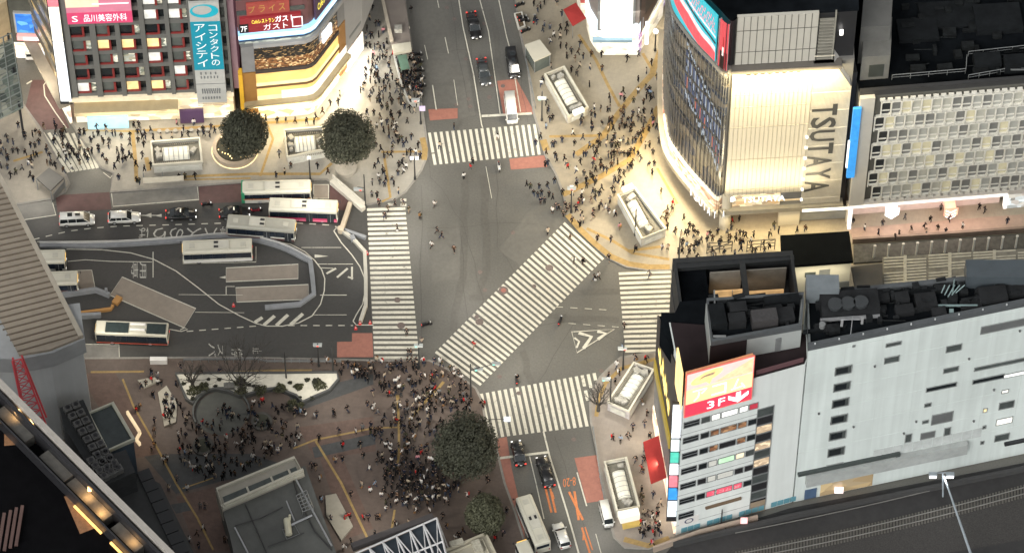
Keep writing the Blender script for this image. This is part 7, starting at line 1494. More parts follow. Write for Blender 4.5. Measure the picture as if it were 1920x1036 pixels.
# ============================================================ VEHICLES
def rot_place(root, a, b, z=0):
    A_, B_ = G(*a, z), G(*b, z); root.location = (A_+B_)/2; root.rotation_euler = (0, 0, math.atan2((B_-A_).y, (B_-A_).x)); return (B_-A_).length
def lobj(nm, mb, m, par, smooth=False): return obj(nm, mb, m, par, local=True, smooth=smooth)
def wheels(root, xs, w, r):
    for x in xs:
        for s in (-1, 1):
            mb = MB(); mb.tube([(x, s*(w/2-.22), r), (x, s*(w/2+.005), r)], r, 16); t = lobj('wheel', mb, RUB, root)
            mb = MB(); mb.tube([(x, s*(w/2-.02), r), (x, s*(w/2+.03), r)], r*.58, 12); o = lobj('rim', mb, CHROME, root); o.parent = t
def paint(nm, c): return mat('car_paint_'+nm, c, .28, .05, .5, metal=.2, spec=.6)
def car(kind, rear, front, label, p, H=1.45, W=1.8, lights=True, brake=False, cat='car', name='parked_car', group=None, taxi=False):
    q = thing(name, label, cat, Vector(), group); L = rot_place(q, rear, front); h = L/2; zb = .28; 
    if kind == 'sedan': belt = [(-h, .62, .78), (-h+.12, .80, .90), (-h+.9, .92, .98), (-.1*L, .93, 1), (.22*L, .90, 1), (h-.5, .78, .96), (h-.12, .66, .86), (h, .52, .72)]; gh = (-.36*L, -.20*L, .10*L, .25*L, .92)
    elif kind == 'wagon': belt = [(-h, .70, .84), (-h+.12, .90, .94), (-.2*L, .98, 1), (.15*L, .98, 1), (.26*L, .96, .99), (h-.4, .86, .95), (h-.1, .72, .86), (h, .55, .74)]; gh = (-.47*L, -.40*L, .08*L, .24*L, .97)
    elif kind == 'minivan': belt = [(-h, .8, .9), (-h+.1, 1.0, .97), (-.2*L, 1.05, 1), (.25*L, 1.05, 1), (h-.5, .98, .96), (h-.12, .82, .9), (h, .6, .8)]; gh = (-.485*L, -.46*L, .20*L, .37*L, 1.04)
    else: belt = [(-h, .9, .95), (-h+.08, 1.05, 1), (0, 1.1, 1), (h-.4, 1.1, .99), (h-.08, .95, .95), (h, .7, .86)]; gh = (-.49*L, -.475*L, .36*L, .46*L, 1.09)
    rings = []
    for x, z, wf in belt:
        w = W/2*wf; rings.append([(x, -w*.93, zb), (x, -w, zb+.22), (x, -w*.985, z*.86), (x, -w*.93, z), (x, w*.93, z), (x, w*.985, z*.86), (x, w, zb+.22), (x, w*.93, zb)])
    mb = MB(); mb.loft(rings); body = lobj('body', mb, p, q, True)
    x0, x1, x2, x3, zb0 = gh; bz = zb0-.06; wb = W/2*.93; wr = W/2*(.80 if kind != 'van' else .88)
    def ring(x, z, w, wt): return [(x, -w, bz), (x, -wt, z), (x, wt, z), (x, w, bz)]
    mb = MB(); mb.loft([ring(x0, bz+.02, wb*.96, wb*.9), ring(x1, H-.05, wb, wr), ring(x2, H-.05, wb, wr), ring(x3, bz+.02, wb*.97, wb*.92)]); lobj('windows', mb, GLASSD, q)
    mb = MB(); a, b = x1-.04, x2+.04; mb.loft([[(a, -wr*1.02, H-.09), (a, -wr*.9, H), (a, wr*.9, H), (a, wr*1.02, H-.09)], [((a+b)/2, -wr*1.03, H-.06), ((a+b)/2, -wr*.9, H+.04), ((a+b)/2, wr*.9, H+.04), ((a+b)/2, wr*1.03, H-.06)], [(b, -wr*1.02, H-.09), (b, -wr*.9, H-.01), (b, wr*.9, H-.01), (b, wr*1.02, H-.09)]]); rf = lobj('roof', mb, p, q, True)
    mb = MB()
    for s in (-1, 1):
        for xa, xb in ((x3, x2), (x0, x1)): mb.tube([(xa, s*wb*.97, bz), (xb, s*wr*1.02, H-.06)], .045, 5)
        for xm in ([(x1+x2)/2] if kind in ('sedan',) else [x1+(x2-x1)*.33, x1+(x2-x1)*.68]): mb.tube([(xm, s*wb*1.0, bz), (xm, s*wr*1.02, H-.06)], .05, 5)
    lobj('pillar', mb, p, q)
    if kind == 'minivan':
        mb = MB(); mb.box((x2-.9, .1, H+.03), (.75, .55, .05)); mb.box((x2-2.1, .1, H+.03), (.75, .7, .05)); lobj('sunroof', mb, GLASSD, q)
    wheels(q, (-L*.30, L*.31), W, .33)
    for s in (-1, 1):
        mb = MB(); mb.box((h-.09, s*W*.34, .66 if kind != 'van' else .72), (.16, .28, .14)); lobj('headlight', mb, HEAD if lights else mat('lamp_off', (.5, .5, .48), .2), q)
        mb = MB(); mb.box((-h+.05, s*W*.38, .78), (.14, .26, .2)); lobj('taillight', mb, TAIL if (lights or brake) else mat('tail_off', (.25, .02, .02), .3), q)
        mb = MB(); mb.box((x3-.12, s*(W/2+.09), bz+.08), (.16, .2, .13)); lobj('mirror', mb, p, q)
    mb = MB(); mb.box((-h-.01, 0, .62), (.02, .34, .17)); mb.box((h+.0, 0, .42), (.03, .34, .17)); lobj('licence_plate', mb, WHITE, q)
    mb = MB(); mb.box((h-.03, 0, .5), (.06, W*.5, .12)); lobj('grille', mb, BLK, q)
    if taxi: mb = MB(); mb.box(((x1+x2)/2+.2, 0, H+.12), (.18, .5, .16)); lobj('roof_lamp', mb, mat('taxi_lamp', (.6, .6, .5), .4, em=(1, .95, .7), es=.5), q)
    return q
WHP = paint('white', (.60, .60, .56)); BLP = paint('black', (.008, .008, .009)); GRP = paint('grey', (.045, .05, .052))
car('minivan', (112, 418), (178, 415), 'white minivan with twin sunroofs leftmost in the terminal lane', WHP, 1.9, 1.85)
car('wagon', (203, 413), (264, 411), 'white estate car second from the left in the terminal lane', WHP, 1.55, 1.8)
car('sedan', (311, 407), (369, 405), 'black sedan with red taillights ahead of the white estate car', BLP, 1.5, 1.8, brake=True, taxi=True)
car('sedan', (411, 405), (469, 401), 'black taxi with a pale roof shine between the buses', BLP, 1.6, 1.8, taxi=True)
car('sedan', (883, 28), (894, 76), 'black saloon with headlights on driving down the upper road', BLP, 1.5, 1.8)
car('sedan', (902, 115), (912, 163), 'dark grey saloon in the middle lane of the upper road', GRP, 1.5, 1.8)
car('minivan', (957, 99), (966, 150), 'black minivan with headlights on in the right lane of the upper road', BLP, 1.9, 1.85)
car('van', (955, 184), (961, 235), 'white van stopped across the line above the top crosswalk', WHP, 2.05, 1.8, lights=False, cat='van', name='white_van')
car('sedan', (977, 876), (967, 830), 'black car with red taillights crossing the stop line on the lower road', BLP, 1.55, 1.8, brake=True)
car('wagon', (1031, 916), (1014, 860), 'large black car with red taillights waiting at the lower stop line', BLP, 1.6, 1.9, brake=True)
car('wagon', (1061, 1030), (1044, 984), 'white saloon behind the large black car on the lower road', WHP, 1.5, 1.8, lights=False)
car('van', (1131, 948), (1142, 990), 'small white van parked at the right kerb of the lower road', WHP, 1.9, 1.5, lights=False, cat='van', name='white_van')
def bus(rear, front, label, side, stripe=None, topc=None, H=3.0, W=2.45, solar=False, group='city buses in and near the terminal', vents=True, lit=True):
    q = thing('city_bus', label, 'bus', Vector(), group); L = rot_place(q, rear, front); h = L/2; top = topc or mat('bus_roof_cream', (.47, .455, .375), .5, .05, .8)
    def ring(x, w, z, zb=.3): r = .22; return [(x, -w, zb), (x, -w, z-r), (x, -w+r*.5, z-r*.3), (x, -w+r*1.2, z), (x, w-r*1.2, z), (x, w-r*.5, z-r*.3), (x, w, z-r), (x, w, zb)]
    w = W/2; mb = MB(); mb.loft([ring(-h, w*.96, H-.12), ring(-h+.12, w, H), ring(h-.15, w, H), ring(h, w*.95, H-.14)]); lobj('body', mb, top, q)
    for s in (-1, 1):
        mb = MB(); mb.box((.0, s*(w+.012), 1.80), (L-.35, .04, 1.25)); g = lobj('side_windows', mb, mat('bus_glass', (.012, .018, .028), .15, .3, 1), q)
        mb = MB(); mb.box((0, s*(w+.01), .72), (L-.15, .03, .86)); lobj('side_panel', mb, side, q)
        if stripe: mb = MB(); mb.box((0, s*(w+.03), .55 if stripe[1] else 1.25), (L-.2, .02, stripe[1] or .25)); lobj('stripe', mb, stripe[0], q)
        mb = MB()
        for k in range(1, 7): mb.box((-h+L*k/7, s*(w+.035), 1.8), (.08, .03, 1.25))
        lobj('window_pillar', mb, BLK, q)
        mb = MB(); mb.box((h-.02, s*w*.7, .75), (.1, .3, .2)); lobj('headlight', mb, HEAD if lit else mat('lamp_off', (.5,)*3), q)
        mb = MB(); mb.box((-h+.0, s*w*.8, .9), (.06, .2, .35)); lobj('taillight', mb, TAIL if lit else mat('tail_off', (.2,)*3), q)
        mb = MB(); mb.tube([(h-.1, s*w, 2.5), (h+.35, s*(w+.15), 2.3)], .03, 5); mb.box((h+.35, s*(w+.18), 2.1), (.08, .2, .42)); lobj('mirror', mb, BLK, q)
    for x in (h*.18, h*.80): mb = MB(); mb.box((x, -(w+.04), 1.3), (1.05, .03, 2.0)); d = lobj('door', mb, mat('bus_door', (.03, .035, .04), .25), q); mb = MB(); mb.box((x, -(w+.06), 1.3), (.05, .02, 2.0)); e = lobj('door_edge', mb, CHROME, q); e.parent = d
    mb = MB(); mb.box((h+.0, 0, 1.75), (.05, W*.86, 1.15)); lobj('windscreen', mb, mat('bus_glass', (0,)*3), q); mb = MB(); mb.box((h+.03, 0, 2.55), (.05, 1.5, .28)); lobj('destination_display', mb, glow('display_amber', (1, .6, .15), .8), q)
    mb = MB(); mb.box((-h-.0, 0, 2.0), (.05, W*.8, .7)); lobj('rear_window', mb, mat('bus_glass', (0,)*3), q)
    wheels(q, (-h*.50, h*.55), W, .48)
    if solar:
        for a, b in ((-h*.95, -h*.42), (h*.08, h*.72)): mb = MB(); mb.box(((a+b)/2, .15, H+.09), (b-a, W*.72, .16)); lobj('dark_roof_panel', mb, mat('bus_panel', (.02, .03, .03), .3, .3, 3), q)
        for y in (-.5, .5): mb = MB(); mb.tube([(-h*.38, y, H+.2), (h*.04, y, H+.2)], .22, 8); lobj('roof_tank', mb, WHITE, q)
    elif vents:
        mb = MB(); mb.box((-h*.12, 0, H+.10), (2.4, W*.62, .2)); lobj('air_conditioner', mb, mat('ac_cream', (.43, .42, .36), .5), q)
        mb = MB(); [mb.box((h*vx, vy, H+.21 if abs(h*vx+h*.12) < 1.2 else H+.03), (.36, .36, .06)) for vx in (.06, .0) for vy in (-.4, .4)]; lobj('roof_vent', mb, BLK, q)
        mb = MB(); mb.box((h*.72, 0, H+.04), (.8, .8, .08)); mb.box((-h*.75, 0, H+.04), (.8, .8, .08)); lobj('roof_hatch', mb, mat('hatch_cream', (.40, .39, .33), .6), q)
        mb = MB(); [mb.box((0, s*W*.3, H+.01), (L*.9, .03, .02)) for s in (-1, 1)]; lobj('roof_seam', mb, mat('seam_grey', (.25, .25, .2), .6), q)
    return q
GRN = mat('bus_green', (.03, .22, .11), .4); PNK = mat('bus_pink', (.55, .05, .13), .4); WBS = mat('bus_white_side', (.5, .5, .45), .4); RDW = mat('bus_wine', (.10, .05, .05), .4)
b1 = bus((456, 371), (584, 368), 'cream roofed bus with a green rear at the top of the terminal', WBS, (mat('bus_orange', (.4, .16, .06), .4), 0))
m1 = MB(); m1.box((-5.2, 0, 1.6), (.5, 2.52, 2.6)); lobj('green_rear_panel', m1, GRN, b1)
bus((506, 402), (634, 407), 'cream roofed bus with bright pink lower sides beside the hoarding', PNK, (mat('bus_pinklight', (.7, .2, .3), .4), .3))
bus((428, 433), (555, 443), 'grey roofed bus angled across the dashed lane line', WBS, (RDW, .5), topc=mat('bus_roof_grey', (.30, .295, .25), .5, .08, .8))
bus((474, 478), (344, 483), 'white bus standing alone inside the white bay lines', WBS, (WHITE, .3))
bus((-6, 503), (125, 499), 'cream roofed bus half hidden by the ribbed roof, upper one', WBS)
bus((18, 543), (148, 539), 'cream roofed bus half hidden by the ribbed roof, lower one', RDW)
bus((317, 637), (182, 632), 'bus with dark roof panels and a red tail on the lower terminal lane', BLK, (mat('bus_redline', (.6, .1, .06), .4), .15), solar=True)
bus((1018, 1037), (981, 948), 'long cream roofed bus beside the red lane on the lower road', WBS, lit=False)
bus((1014, 1110), (978, 1031), 'pale vehicle roof at the bottom edge left of the long cream bus', WBS, H=2.7, W=2.0, lit=False, vents=False)
def scooter(rear, front, label, c, name='motor_scooter', cat='scooter', lit=True):
    q = thing(name, label, cat, Vector()); L = rot_place(q, rear, front); h = .95
    for x in (-.62, .62): mb = MB(); mb.tube([(x, -.06, .27), (x, .06, .27)], .27, 14); lobj('wheel', mb, RUB, q)
    mb = MB(); mb.loft([[(-.8, -.16, .45), (-.8, -.16, .8), (-.8, .16, .8), (-.8, .16, .45)], [(-.2, -.2, .35), (-.2, -.2, .78), (-.2, .2, .78), (-.2, .2, .35)], [(.15, -.16, .3), (.15, -.16, .42), (.15, .16, .42), (.15, .16, .3)], [(.5, -.18, .35), (.45, -.18, .9), (.45, .18, .9), (.5, .18, .35)]]); lobj('body', mb, c, q)
    mb = MB(); mb.box((-.4, 0, .83), (.7, .28, .1)); lobj('seat', mb, BLK, q)
    mb = MB(); mb.tube([(.62, 0, .3), (.45, 0, 1.0)], .04); mb.tube([(.42, -.34, 1.05), (.45, 0, 1.0), (.42, .34, 1.05)], .03); lobj('handlebar', mb, GREYM, q)
    mb = MB(); mb.box((.58, 0, .85), (.08, .18, .14)); lobj('headlight', mb, HEAD if lit else WHITE, q); mb = MB(); mb.box((-.85, 0, .7), (.06, .2, .12)); lobj('taillight', mb, TAIL, q)
    return q
scooter((381, 387), (397, 385), 'dark scooter with a bright headlight between the black cars', BLP)
scooter((478, 397), (486, 396), 'small scooter with a red tail lamp behind the pink bus', mat('scooter_red', (.2, .02, .03), .4))
scooter((935, 308), (937, 325), 'white scooter riding just below the top crosswalk', WHP)
scooter((1048, 610), (1053, 597), 'dark scooter riding between the diagonal crosswalk and the chevrons', BLP)
scooter((969, 722), (968, 706), 'dark motorcycle above the bottom crosswalk', BLP, 'motorcycle', 'motorcycle')
scooter((795, 612), (806, 609), 'dark bicycle shape beside the right edge of the left crosswalk', BLP, lit=False)
rr = random.Random(77); proto = scooter((1000, 48), (1004, 30), 'scooter parked in the row by the white planter on the upper kerb', BLP, lit=False); proto['group'] = 'scooters parked at the upper kerb'
def cptree(o):
    c_ = o.copy(); col.objects.link(c_)
    for ch in o.children: k = ch.copy(); col.objects.link(k); k.parent = c_
    return c_
for i, (x, y) in enumerate(((975, 12), (980, 36), (984, 42), (986, 60), (790, 135), (792, 150), (794, 165), (789, 120), (787, 105))):
    o = cptree(proto); o.location = G(x-(0 if x > 900 else 4), y, .12); o.rotation_euler = (0, 0, rr.uniform(0, .6)); o['label'] = 'scooter parked by the white planter on the upper kerb' if x > 900 else 'dark bicycle or scooter parked by the left kerb of the upper road'; o['group'] = 'scooters parked at the upper right kerb' if x > 900 else 'scooters parked at the upper left kerb'
proto['label'] = 'scooter parked by the white planter on the upper kerb'; proto['group'] = 'scooters parked at the upper right kerb'
# ============================================================ PEOPLE
def skinmesh(nm, verts, edges, radii, sub=1, smooth=True):
    me = bpy.data.meshes.new(nm); me.from_pydata(verts, edges, []); o = bpy.data.objects.new(nm, me); col.objects.link(o)
    md = o.modifiers.new('s', 'SKIN'); sv = me.skin_vertices[0].data
    for i, r in enumerate(radii): sv[i].radius = (r, r) if not isinstance(r, tuple) else r
    sv[0].use_root = True; md.use_smooth_shade = smooth; md.branch_smoothing = .3
    if sub: o.modifiers.new('u', 'SUBSURF').levels = sub
    dg = bpy.context.evaluated_depsgraph_get(); dg.update(); m = bpy.data.meshes.new_from_object(o.evaluated_get(dg)); m.name = nm
    bpy.data.objects.remove(o); bpy.data.meshes.remove(me); return m
def oc(name, rough=.85):
    m = bpy.data.materials.new(name); m.use_nodes = True; n = m.node_tree.nodes; l = m.node_tree.links; b = n['Principled BSDF']; b.inputs['Roughness'].default_value = rough; b.inputs['Specular IOR Level'].default_value = .08
    oi = n.new('ShaderNodeObjectInfo'); nz = n.new('ShaderNodeTexNoise'); nz.inputs['Scale'].default_value = 14; mr = n.new('ShaderNodeMapRange'); mr.inputs[3].default_value = .75; mr.inputs[4].default_value = 1.25; vm = n.new('ShaderNodeVectorMath'); vm.operation = 'SCALE'
    tc = n.new('ShaderNodeTexCoord'); l.new(tc.outputs['Object'], nz.inputs['Vector']); l.new(nz.outputs[0], mr.inputs[0]); l.new(oi.outputs['Color'], vm.inputs[0]); l.new(mr.outputs[0], vm.inputs['Scale']); l.new(vm.outputs[0], b.inputs['Base Color']); return m
CLOTH = oc('cloth'); SKIN = mat('skin', (.30, .19, .14), .6, .05); HAIR = mat('hair', (.012, .010, .009), .6, .2, 8); SHOE = mat('shoe_leather', (.02, .018, .016), .5)
# pose: leg swing a (m at foot), arm swing b, bend of a forearm, lean
POSES = [(.30, .22, 0, .04), (-.30, -.22, 0, .04), (.16, .12, 1, .02), (.04, .0, 0, 0), (.05, .0, 2, .0), (-.18, -.15, 1, .02)]
def joints(a, b, bend, lean):
    J = {}; hp = .90; J['pel'] = (0, 0, .96); J['waist'] = (0, .01+lean, 1.10); J['chest'] = (0, .01+lean*2, 1.32); J['neck'] = (0, lean*2, 1.47); J['head'] = (0, .02+lean*2.4, 1.60); J['crown'] = (0, .01+lean*2.4, 1.70)
    for s, nm in ((-1, 'l'), (1, 'r')):
        k = a*s; J['hip'+nm] = (s*.10, 0, .90); J['knee'+nm] = (s*.10, k*.55+.05, .50); J['ank'+nm] = (s*.10, k*1.0-.04, .10+max(0, -k)*.35); J['toe'+nm] = (s*.12, k*1.0+.15, .05+max(0, -k)*.2)
        J['sh'+nm] = (s*.19, lean*2, 1.41); m = -b*s; J['el'+nm] = (s*.25, m*.5+lean, 1.14)
        if bend == 2 or (bend == 1 and s == 1): J['wr'+nm] = (s*.16, .30+lean, 1.20); J['pa'+nm] = (s*.12, .38+lean, 1.24)
        else: J['wr'+nm] = (s*.26, m+.06+lean, .90); J['pa'+nm] = (s*.26, m+.09+lean, .82)
    return J
def body_mesh(i):
    J = joints(*POSES[i]); names = ['pel', 'waist', 'chest', 'neck', 'head', 'crown']; V = [J[n] for n in names]; Rd = [(.13, .10), (.12, .09), (.15, .10), .055, (.078, .095), (.06, .07)]; E = [(0, 1), (1, 2), (2, 3), (3, 4), (4, 5)]
    def add(p, r, par): V.append(p); Rd.append(r); E.append((par, len(V)-1)); return len(V)-1
    for nm, s in (('l', -1), ('r', 1)):
        h = add(J['hip'+nm], .085, 0); k = add(J['knee'+nm], .058, h); an = add(J['ank'+nm], .038, k); add(J['toe'+nm], .035, an)
        sh = add(J['sh'+nm], .055, 2); el = add(J['el'+nm], .042, sh); wr = add(J['wr'+nm], .028, el); pa = add(J['pa'+nm], (.038, .020), wr)
        w, p = Vector(J['wr'+nm]), Vector(J['pa'+nm]); d = (p-w).normalized(); sd = d.cross(Vector((s, 0, 0))).normalized()
        for q_, ln in ((-.030, .060), (-.010, .075), (.010, .070), (.028, .052)):
            e = add(tuple(p+d*.035+sd*q_), .009, pa); add(tuple(p+d*(.035+ln)+sd*q_*1.1+Vector((-s*.012, 0, 0))), .007, e)
        e = add(tuple(w+d*.03+sd*.045), .010, pa); add(tuple(w+d*.075+sd*.06), .008, e)
    n = add((0, J['head'][1]+.115, 1.585), .014, 4)
    for s in (-1, 1): add((s*.095, J['head'][1], 1.59), .013, 4)
    return skinmesh('person_body', V, E, Rd, 1), J
def coat_mesh(J, long):
    V = [J['pel'], J['waist'], J['chest'], (J['neck'][0], J['neck'][1], 1.43)]; Rd = [(.175, .145), (.155, .125), (.19, .14), .075]; E = [(0, 1), (1, 2), (2, 3)]
    if long: V.append((0, J['pel'][1], .72)); Rd.append((.19, .17)); E.append((0, 4))
    def add(p, r, par): V.append(p); Rd.append(r); E.append((par, len(V)-1)); return len(V)-1
    for nm in 'lr': sh = add(J['sh'+nm], .085, 2); el = add(J['el'+nm], .065, sh); w = Vector(J['wr'+nm]); e = Vector(J['el'+nm]); add(tuple(e.lerp(w, .92)), .048, el)
    return skinmesh('coat', V, E, Rd, 1)
def trouser_mesh(J):
    V = [(0, 0, .98), (0, 0, .88)]; Rd = [(.15, .125), (.15, .13)]; E = [(0, 1)]
    for nm in 'lr': 
        b = len(V); V += [J['hip'+nm], J['knee'+nm], tuple(Vector(J['knee'+nm]).lerp(Vector(J['ank'+nm]), .93))]; Rd += [.105, .078, .062]; E += [(1, b), (b, b+1), (b+1, b+2)]
    return skinmesh('trousers', V, E, Rd, 1)
def shoe_mesh(J, nm):
    a, t = Vector(J['ank'+nm]), Vector(J['toe'+nm]); mb = MB(); d = (t-a).normalized(); mb.tube([a-d*.06-Vector((0, 0, .03)), a+Vector((0, 0, -.03)), t+d*.05-Vector((0, 0, .0))], .055, 8, .04); return mb
def mk(mb, nm):
    me = bpy.data.meshes.new(nm); me.from_pydata([tuple(v) for v in mb.v], [], mb.f); me.update(); return me
KIT = []
for i in range(len(POSES)):
    b, J = body_mesh(i); b.materials.append(SKIN) if not b.materials else None
    c = [coat_mesh(J, False), coat_mesh(J, True)]; t = trouser_mesh(J)
    for m_ in c+[t]: m_.materials.clear(); m_.materials.append(CLOTH)
    b.materials.clear(); b.materials.append(SKIN)
    sm = MB(); 
    for nm in 'lr': k = shoe_mesh(J, nm); o_ = len(sm.v); sm.v += k.v; sm.f += [[a_+o_ for a_ in f] for f in k.f]
    sm = mk(sm, 'shoes'); sm.materials.append(SHOE)
    bm_ = bmesh.new(); bmesh.ops.create_icosphere(bm_, subdivisions=2, radius=1)
    hy = J['head'][1]
    for v in bm_.verts:
        v.co = Vector((v.co.x*.105, v.co.y*.125-.015+hy, v.co.z*.12+1.645))
        if v.co.y > hy+.055 and v.co.z < 1.66: v.co.y = hy+.04
    hm = bpy.data.meshes.new('hair'); bm_.to_mesh(hm); bm_.free(); hm.materials.append(HAIR)
    mb = MB(); mb.box((0, J['chest'][1]-.24, 1.20), (.30, .16, .42)); bp_ = mk(mb, 'backpack'); bp_.materials.append(CLOTH)
    mb = MB(); wv = Vector(J['pal'] if 'pal' in J else J['wrl']); mb.box(wv+Vector((0, 0, -.28)), (.12, .34, .28)); mb.tube([wv+Vector((0, -.12, -.14)), wv, wv+Vector((0, .12, -.14))], .01, 4); bg_ = mk(mb, 'handbag'); bg_.materials.append(CLOTH)
    KIT.append(dict(body=b, coat=c, tr=t, shoes=sm, hair=hm, pack=bp_, bag=bg_))
COATS = [('black', (.007, .007, .008), 52), ('dark grey', (.028, .029, .03), 14), ('navy', (.012, .016, .03), 10), ('white', (.50, .49, .46), 5), ('cream', (.33, .28, .21), 6), ('brown', (.06, .036, .022), 7), ('grey', (.12, .12, .12), 6), ('olive', (.045, .045, .026), 4), ('red', (.33, .02, .02), .5), ('pale blue', (.18, .25, .33), .7), ('pink', (.45, .2, .22), .4)]
TROU = [('black', (.010, .010, .011), 6), ('blue', (.03, .04, .065), 3), ('grey', (.07, .07, .07), 1), ('beige', (.22, .18, .13), 1)]
BAGS = [('black', (.012, .012, .012)), ('white', (.5, .5, .48)), ('tan', (.2, .11, .05)), ('red', (.4, .02, .02))]
def pick(rr, T):
    s = sum(t[2] for t in T); x = rr.uniform(0, s)
    for t in T:
        x -= t[2]
        if x <= 0: return t
    return T[0]
def Z(ox, oy, sc, pts): return [(ox+p[0]/sc, oy+p[1]/sc)+tuple(p[2:]) for p in pts]
SC = 3.985
P8 = Z(800, 220, SC, [(205, 95), (95, 235, 'cream'), (530, 175, 'white'), (345, 355), (325, 395, 'red'), (278, 465, 'white'), (55, 670, 'white'), (75, 865), (110, 905), (35, 975), (205, 1005), (815, 215), (850, 165), (890, 90), (745, 520), (775, 540), (800, 590), (840, 540), (830, 605), (858, 590), (850, 645), (880, 645), (915, 600), (940, 620), (905, 535), (955, 500), (1015, 585), (965, 685), (985, 695), (940, 715), (1035, 675), (1045, 712), (1070, 690), (1020, 740), (1085, 590, 'white'), (1120, 500), (1140, 650), (1125, 700), (1150, 740), (1165, 645), (1170, 790), (1145, 820), (1085, 790), (1110, 705), (1245, 725), (1240, 765), (1230, 640), (1260, 625), (1290, 595), (1310, 550), (1300, 665), (1290, 690), (1340, 695), (1360, 715), (1370, 640), (1385, 560), (1400, 595), (1430, 505), (1445, 475), (1465, 530), (1440, 430), (1475, 445), (1500, 390), (1518, 400), (1515, 300), (1450, 300), (1500, 210), (1470, 190), (1440, 210), (1410, 235), (1385, 230), (1400, 170), (1395, 110), (1440, 100), (1480, 90), (1355, 110), (1360, 60), (1310, 70), (1290, 160), (1235, 110), (1230, 60), (1150, 60), (1095, 140, 'white'), (1165, 175), (1105, 215), (1010, 195), (955, 220), (895, 280), (940, 230), (905, 365), (885, 375), (960, 310), (970, 335), (1040, 360), (1030, 330), (1055, 390, 'red'), (1100, 305), (1150, 355), (1170, 300), (1190, 300), (1215, 235), (1245, 255), (1260, 300), (1280, 325), (1300, 355), (1250, 345, 'red'), (1240, 380), (1300, 395), (1320, 405), (1345, 415), (1380, 380), (1400, 345), (1380, 300), (1400, 290), (1115, 420, 'white'), (1175, 445), (1220, 450), (1245, 480), (1270, 485), (1195, 535), (1120, 525), (1660, 110), (1690, 40), (1720, 100), (1750, 90), (1735, 200), (1665, 230), (1635, 230), (1690, 285), (1660, 380), (1700, 370), (1685, 435), (1600, 190), (1580, 295), (1565, 175), (1605, 40), (1455, 60), (1410, 745), (1440, 840, 'pink'), (1275, 925), (1375, 935), (1070, 915), (905, 875), (1750, 575), (1800, 705), (1790, 745), (1840, 660), (1860, 865), (1800, 835), (1790, 785), (1760, 760), (1560, 1005), (1760, 990), (1800, 995), (1600, 330), (1615, 120)])
P3 = Z(760, 0, SC, [(45, 100), (20, 240), (360, 970), (980, 185), (1040, 205), (1080, 225), (1025, 245), (1155, 235), (1205, 215), (1205, 260), (1170, 125), (1110, 285, 'white'), (1155, 300), (1085, 330, 'white'), (1160, 365), (1200, 370), (1305, 350), (1240, 405), (1205, 445), (1270, 465), (1290, 410), (1390, 425), (1330, 445), (1240, 545), (1280, 575), (1300, 515, 'cream'), (1380, 525, 'cream'), (1470, 535), (1375, 655), (1655, 465), (1465, 430), (1745, 430), (1800, 555), (1840, 495), (1740, 615), (1795, 680), (1630, 705), (1610, 740, 'pink'), (1635, 765), (1530, 775), (1525, 745), (1705, 775), (1740, 705), (1510, 845), (1530, 835), (1460, 840), (1410, 825), (1415, 885), (1390, 875), (1545, 915), (1700, 870), (1780, 785), (1780, 855), (1760, 915), (1790, 930), (1840, 860), (1630, 885), (1470, 945), (1395, 965), (1320, 945), (1320, 895), (1100, 905), (1080, 915), (1060, 855), (1050, 785), (1070, 840), (1030, 620), (1015, 650), (1090, 520), (990, 95), (1010, 70), (960, 50), (1040, 40), (1130, 50), (1880, 600), (1850, 950), (1690, 960)])
P9 = Z(1200, 220, SC, [(690, 795), (740, 780), (650, 885), (680, 845), (720, 885, 'cream'), (770, 895), (715, 935), (745, 955, 'brown'), (600, 955), (660, 945), (975, 890), (1000, 835), (1035, 870), (830, 940), (925, 965), (455, 935), (500, 935), (430, 890), (340, 890), (370, 835), (395, 850), (325, 770), (310, 975), (350, 980, 'pale blue'), (375, 995), (440, 965), (215, 735, 'white'), (240, 705), (155, 580), (520, 895), (1170, 865), (1235, 855), (160, 755), (255, 875)])
P10 = Z(1440, 260, SC, [(820, 530, 'red'), (855, 655), (1020, 610), (1210, 625), (1290, 540, 'grey'), (1350, 620), (1575, 535), (1615, 560), (1785, 640), (720, 690, 'white'), (825, 725), (975, 735), (945, 760), (1070, 695), (1165, 675), (1180, 720), (1265, 690), (1325, 715), (1450, 675, 'white'), (630, 645)])
P2 = Z(400, 0, SC, [(1110, 100), (1130, 155), (1170, 160), (1190, 75), (1215, 205), (1235, 205), (1150, 240), (1175, 290), (1140, 300), (1235, 285), (1145, 365), (1170, 365), (1205, 375), (1195, 425, 'pink'), (1160, 475, 'cream'), (1140, 545), (1195, 515), (1225, 470), (1245, 455), (1265, 450), (1230, 575), (1220, 540), (1175, 625), (1130, 655), (1120, 685, 'cream'), (1140, 600), (1180, 715), (1210, 655), (1240, 705), (1275, 640), (1260, 705), (1310, 625), (1225, 775), (1250, 790), (1260, 825), (1290, 690), (1330, 780), (1150, 865), (1200, 870), (1250, 895), (1300, 935), (1330, 875), (1370, 700), (1340, 600), (1320, 475), (1300, 335), (1270, 255), (1180, 960, 'cream'), (1220, 965, 'white'), (1260, 945, 'white'), (1310, 985), (1340, 925), (1370, 640), (1400, 745), (1420, 695), (1440, 640), (1470, 620), (1490, 605), (1500, 665), (1520, 705), (1510, 500), (1490, 450), (1480, 420), (1420, 565), (1450, 565), (1410, 600), (945, 725, 'cream'), (875, 790), (935, 790), (815, 855), (770, 895), (755, 935), (700, 935), (610, 925, 'brown'), (545, 925), (480, 925), (395, 905), (405, 980), (1430, 820), (1470, 840), (1500, 855), (1390, 880), (1520, 780), (1240, 620), (1210, 590), (1290, 600), (1100, 700), (1170, 760), (1270, 760), (1300, 830)])
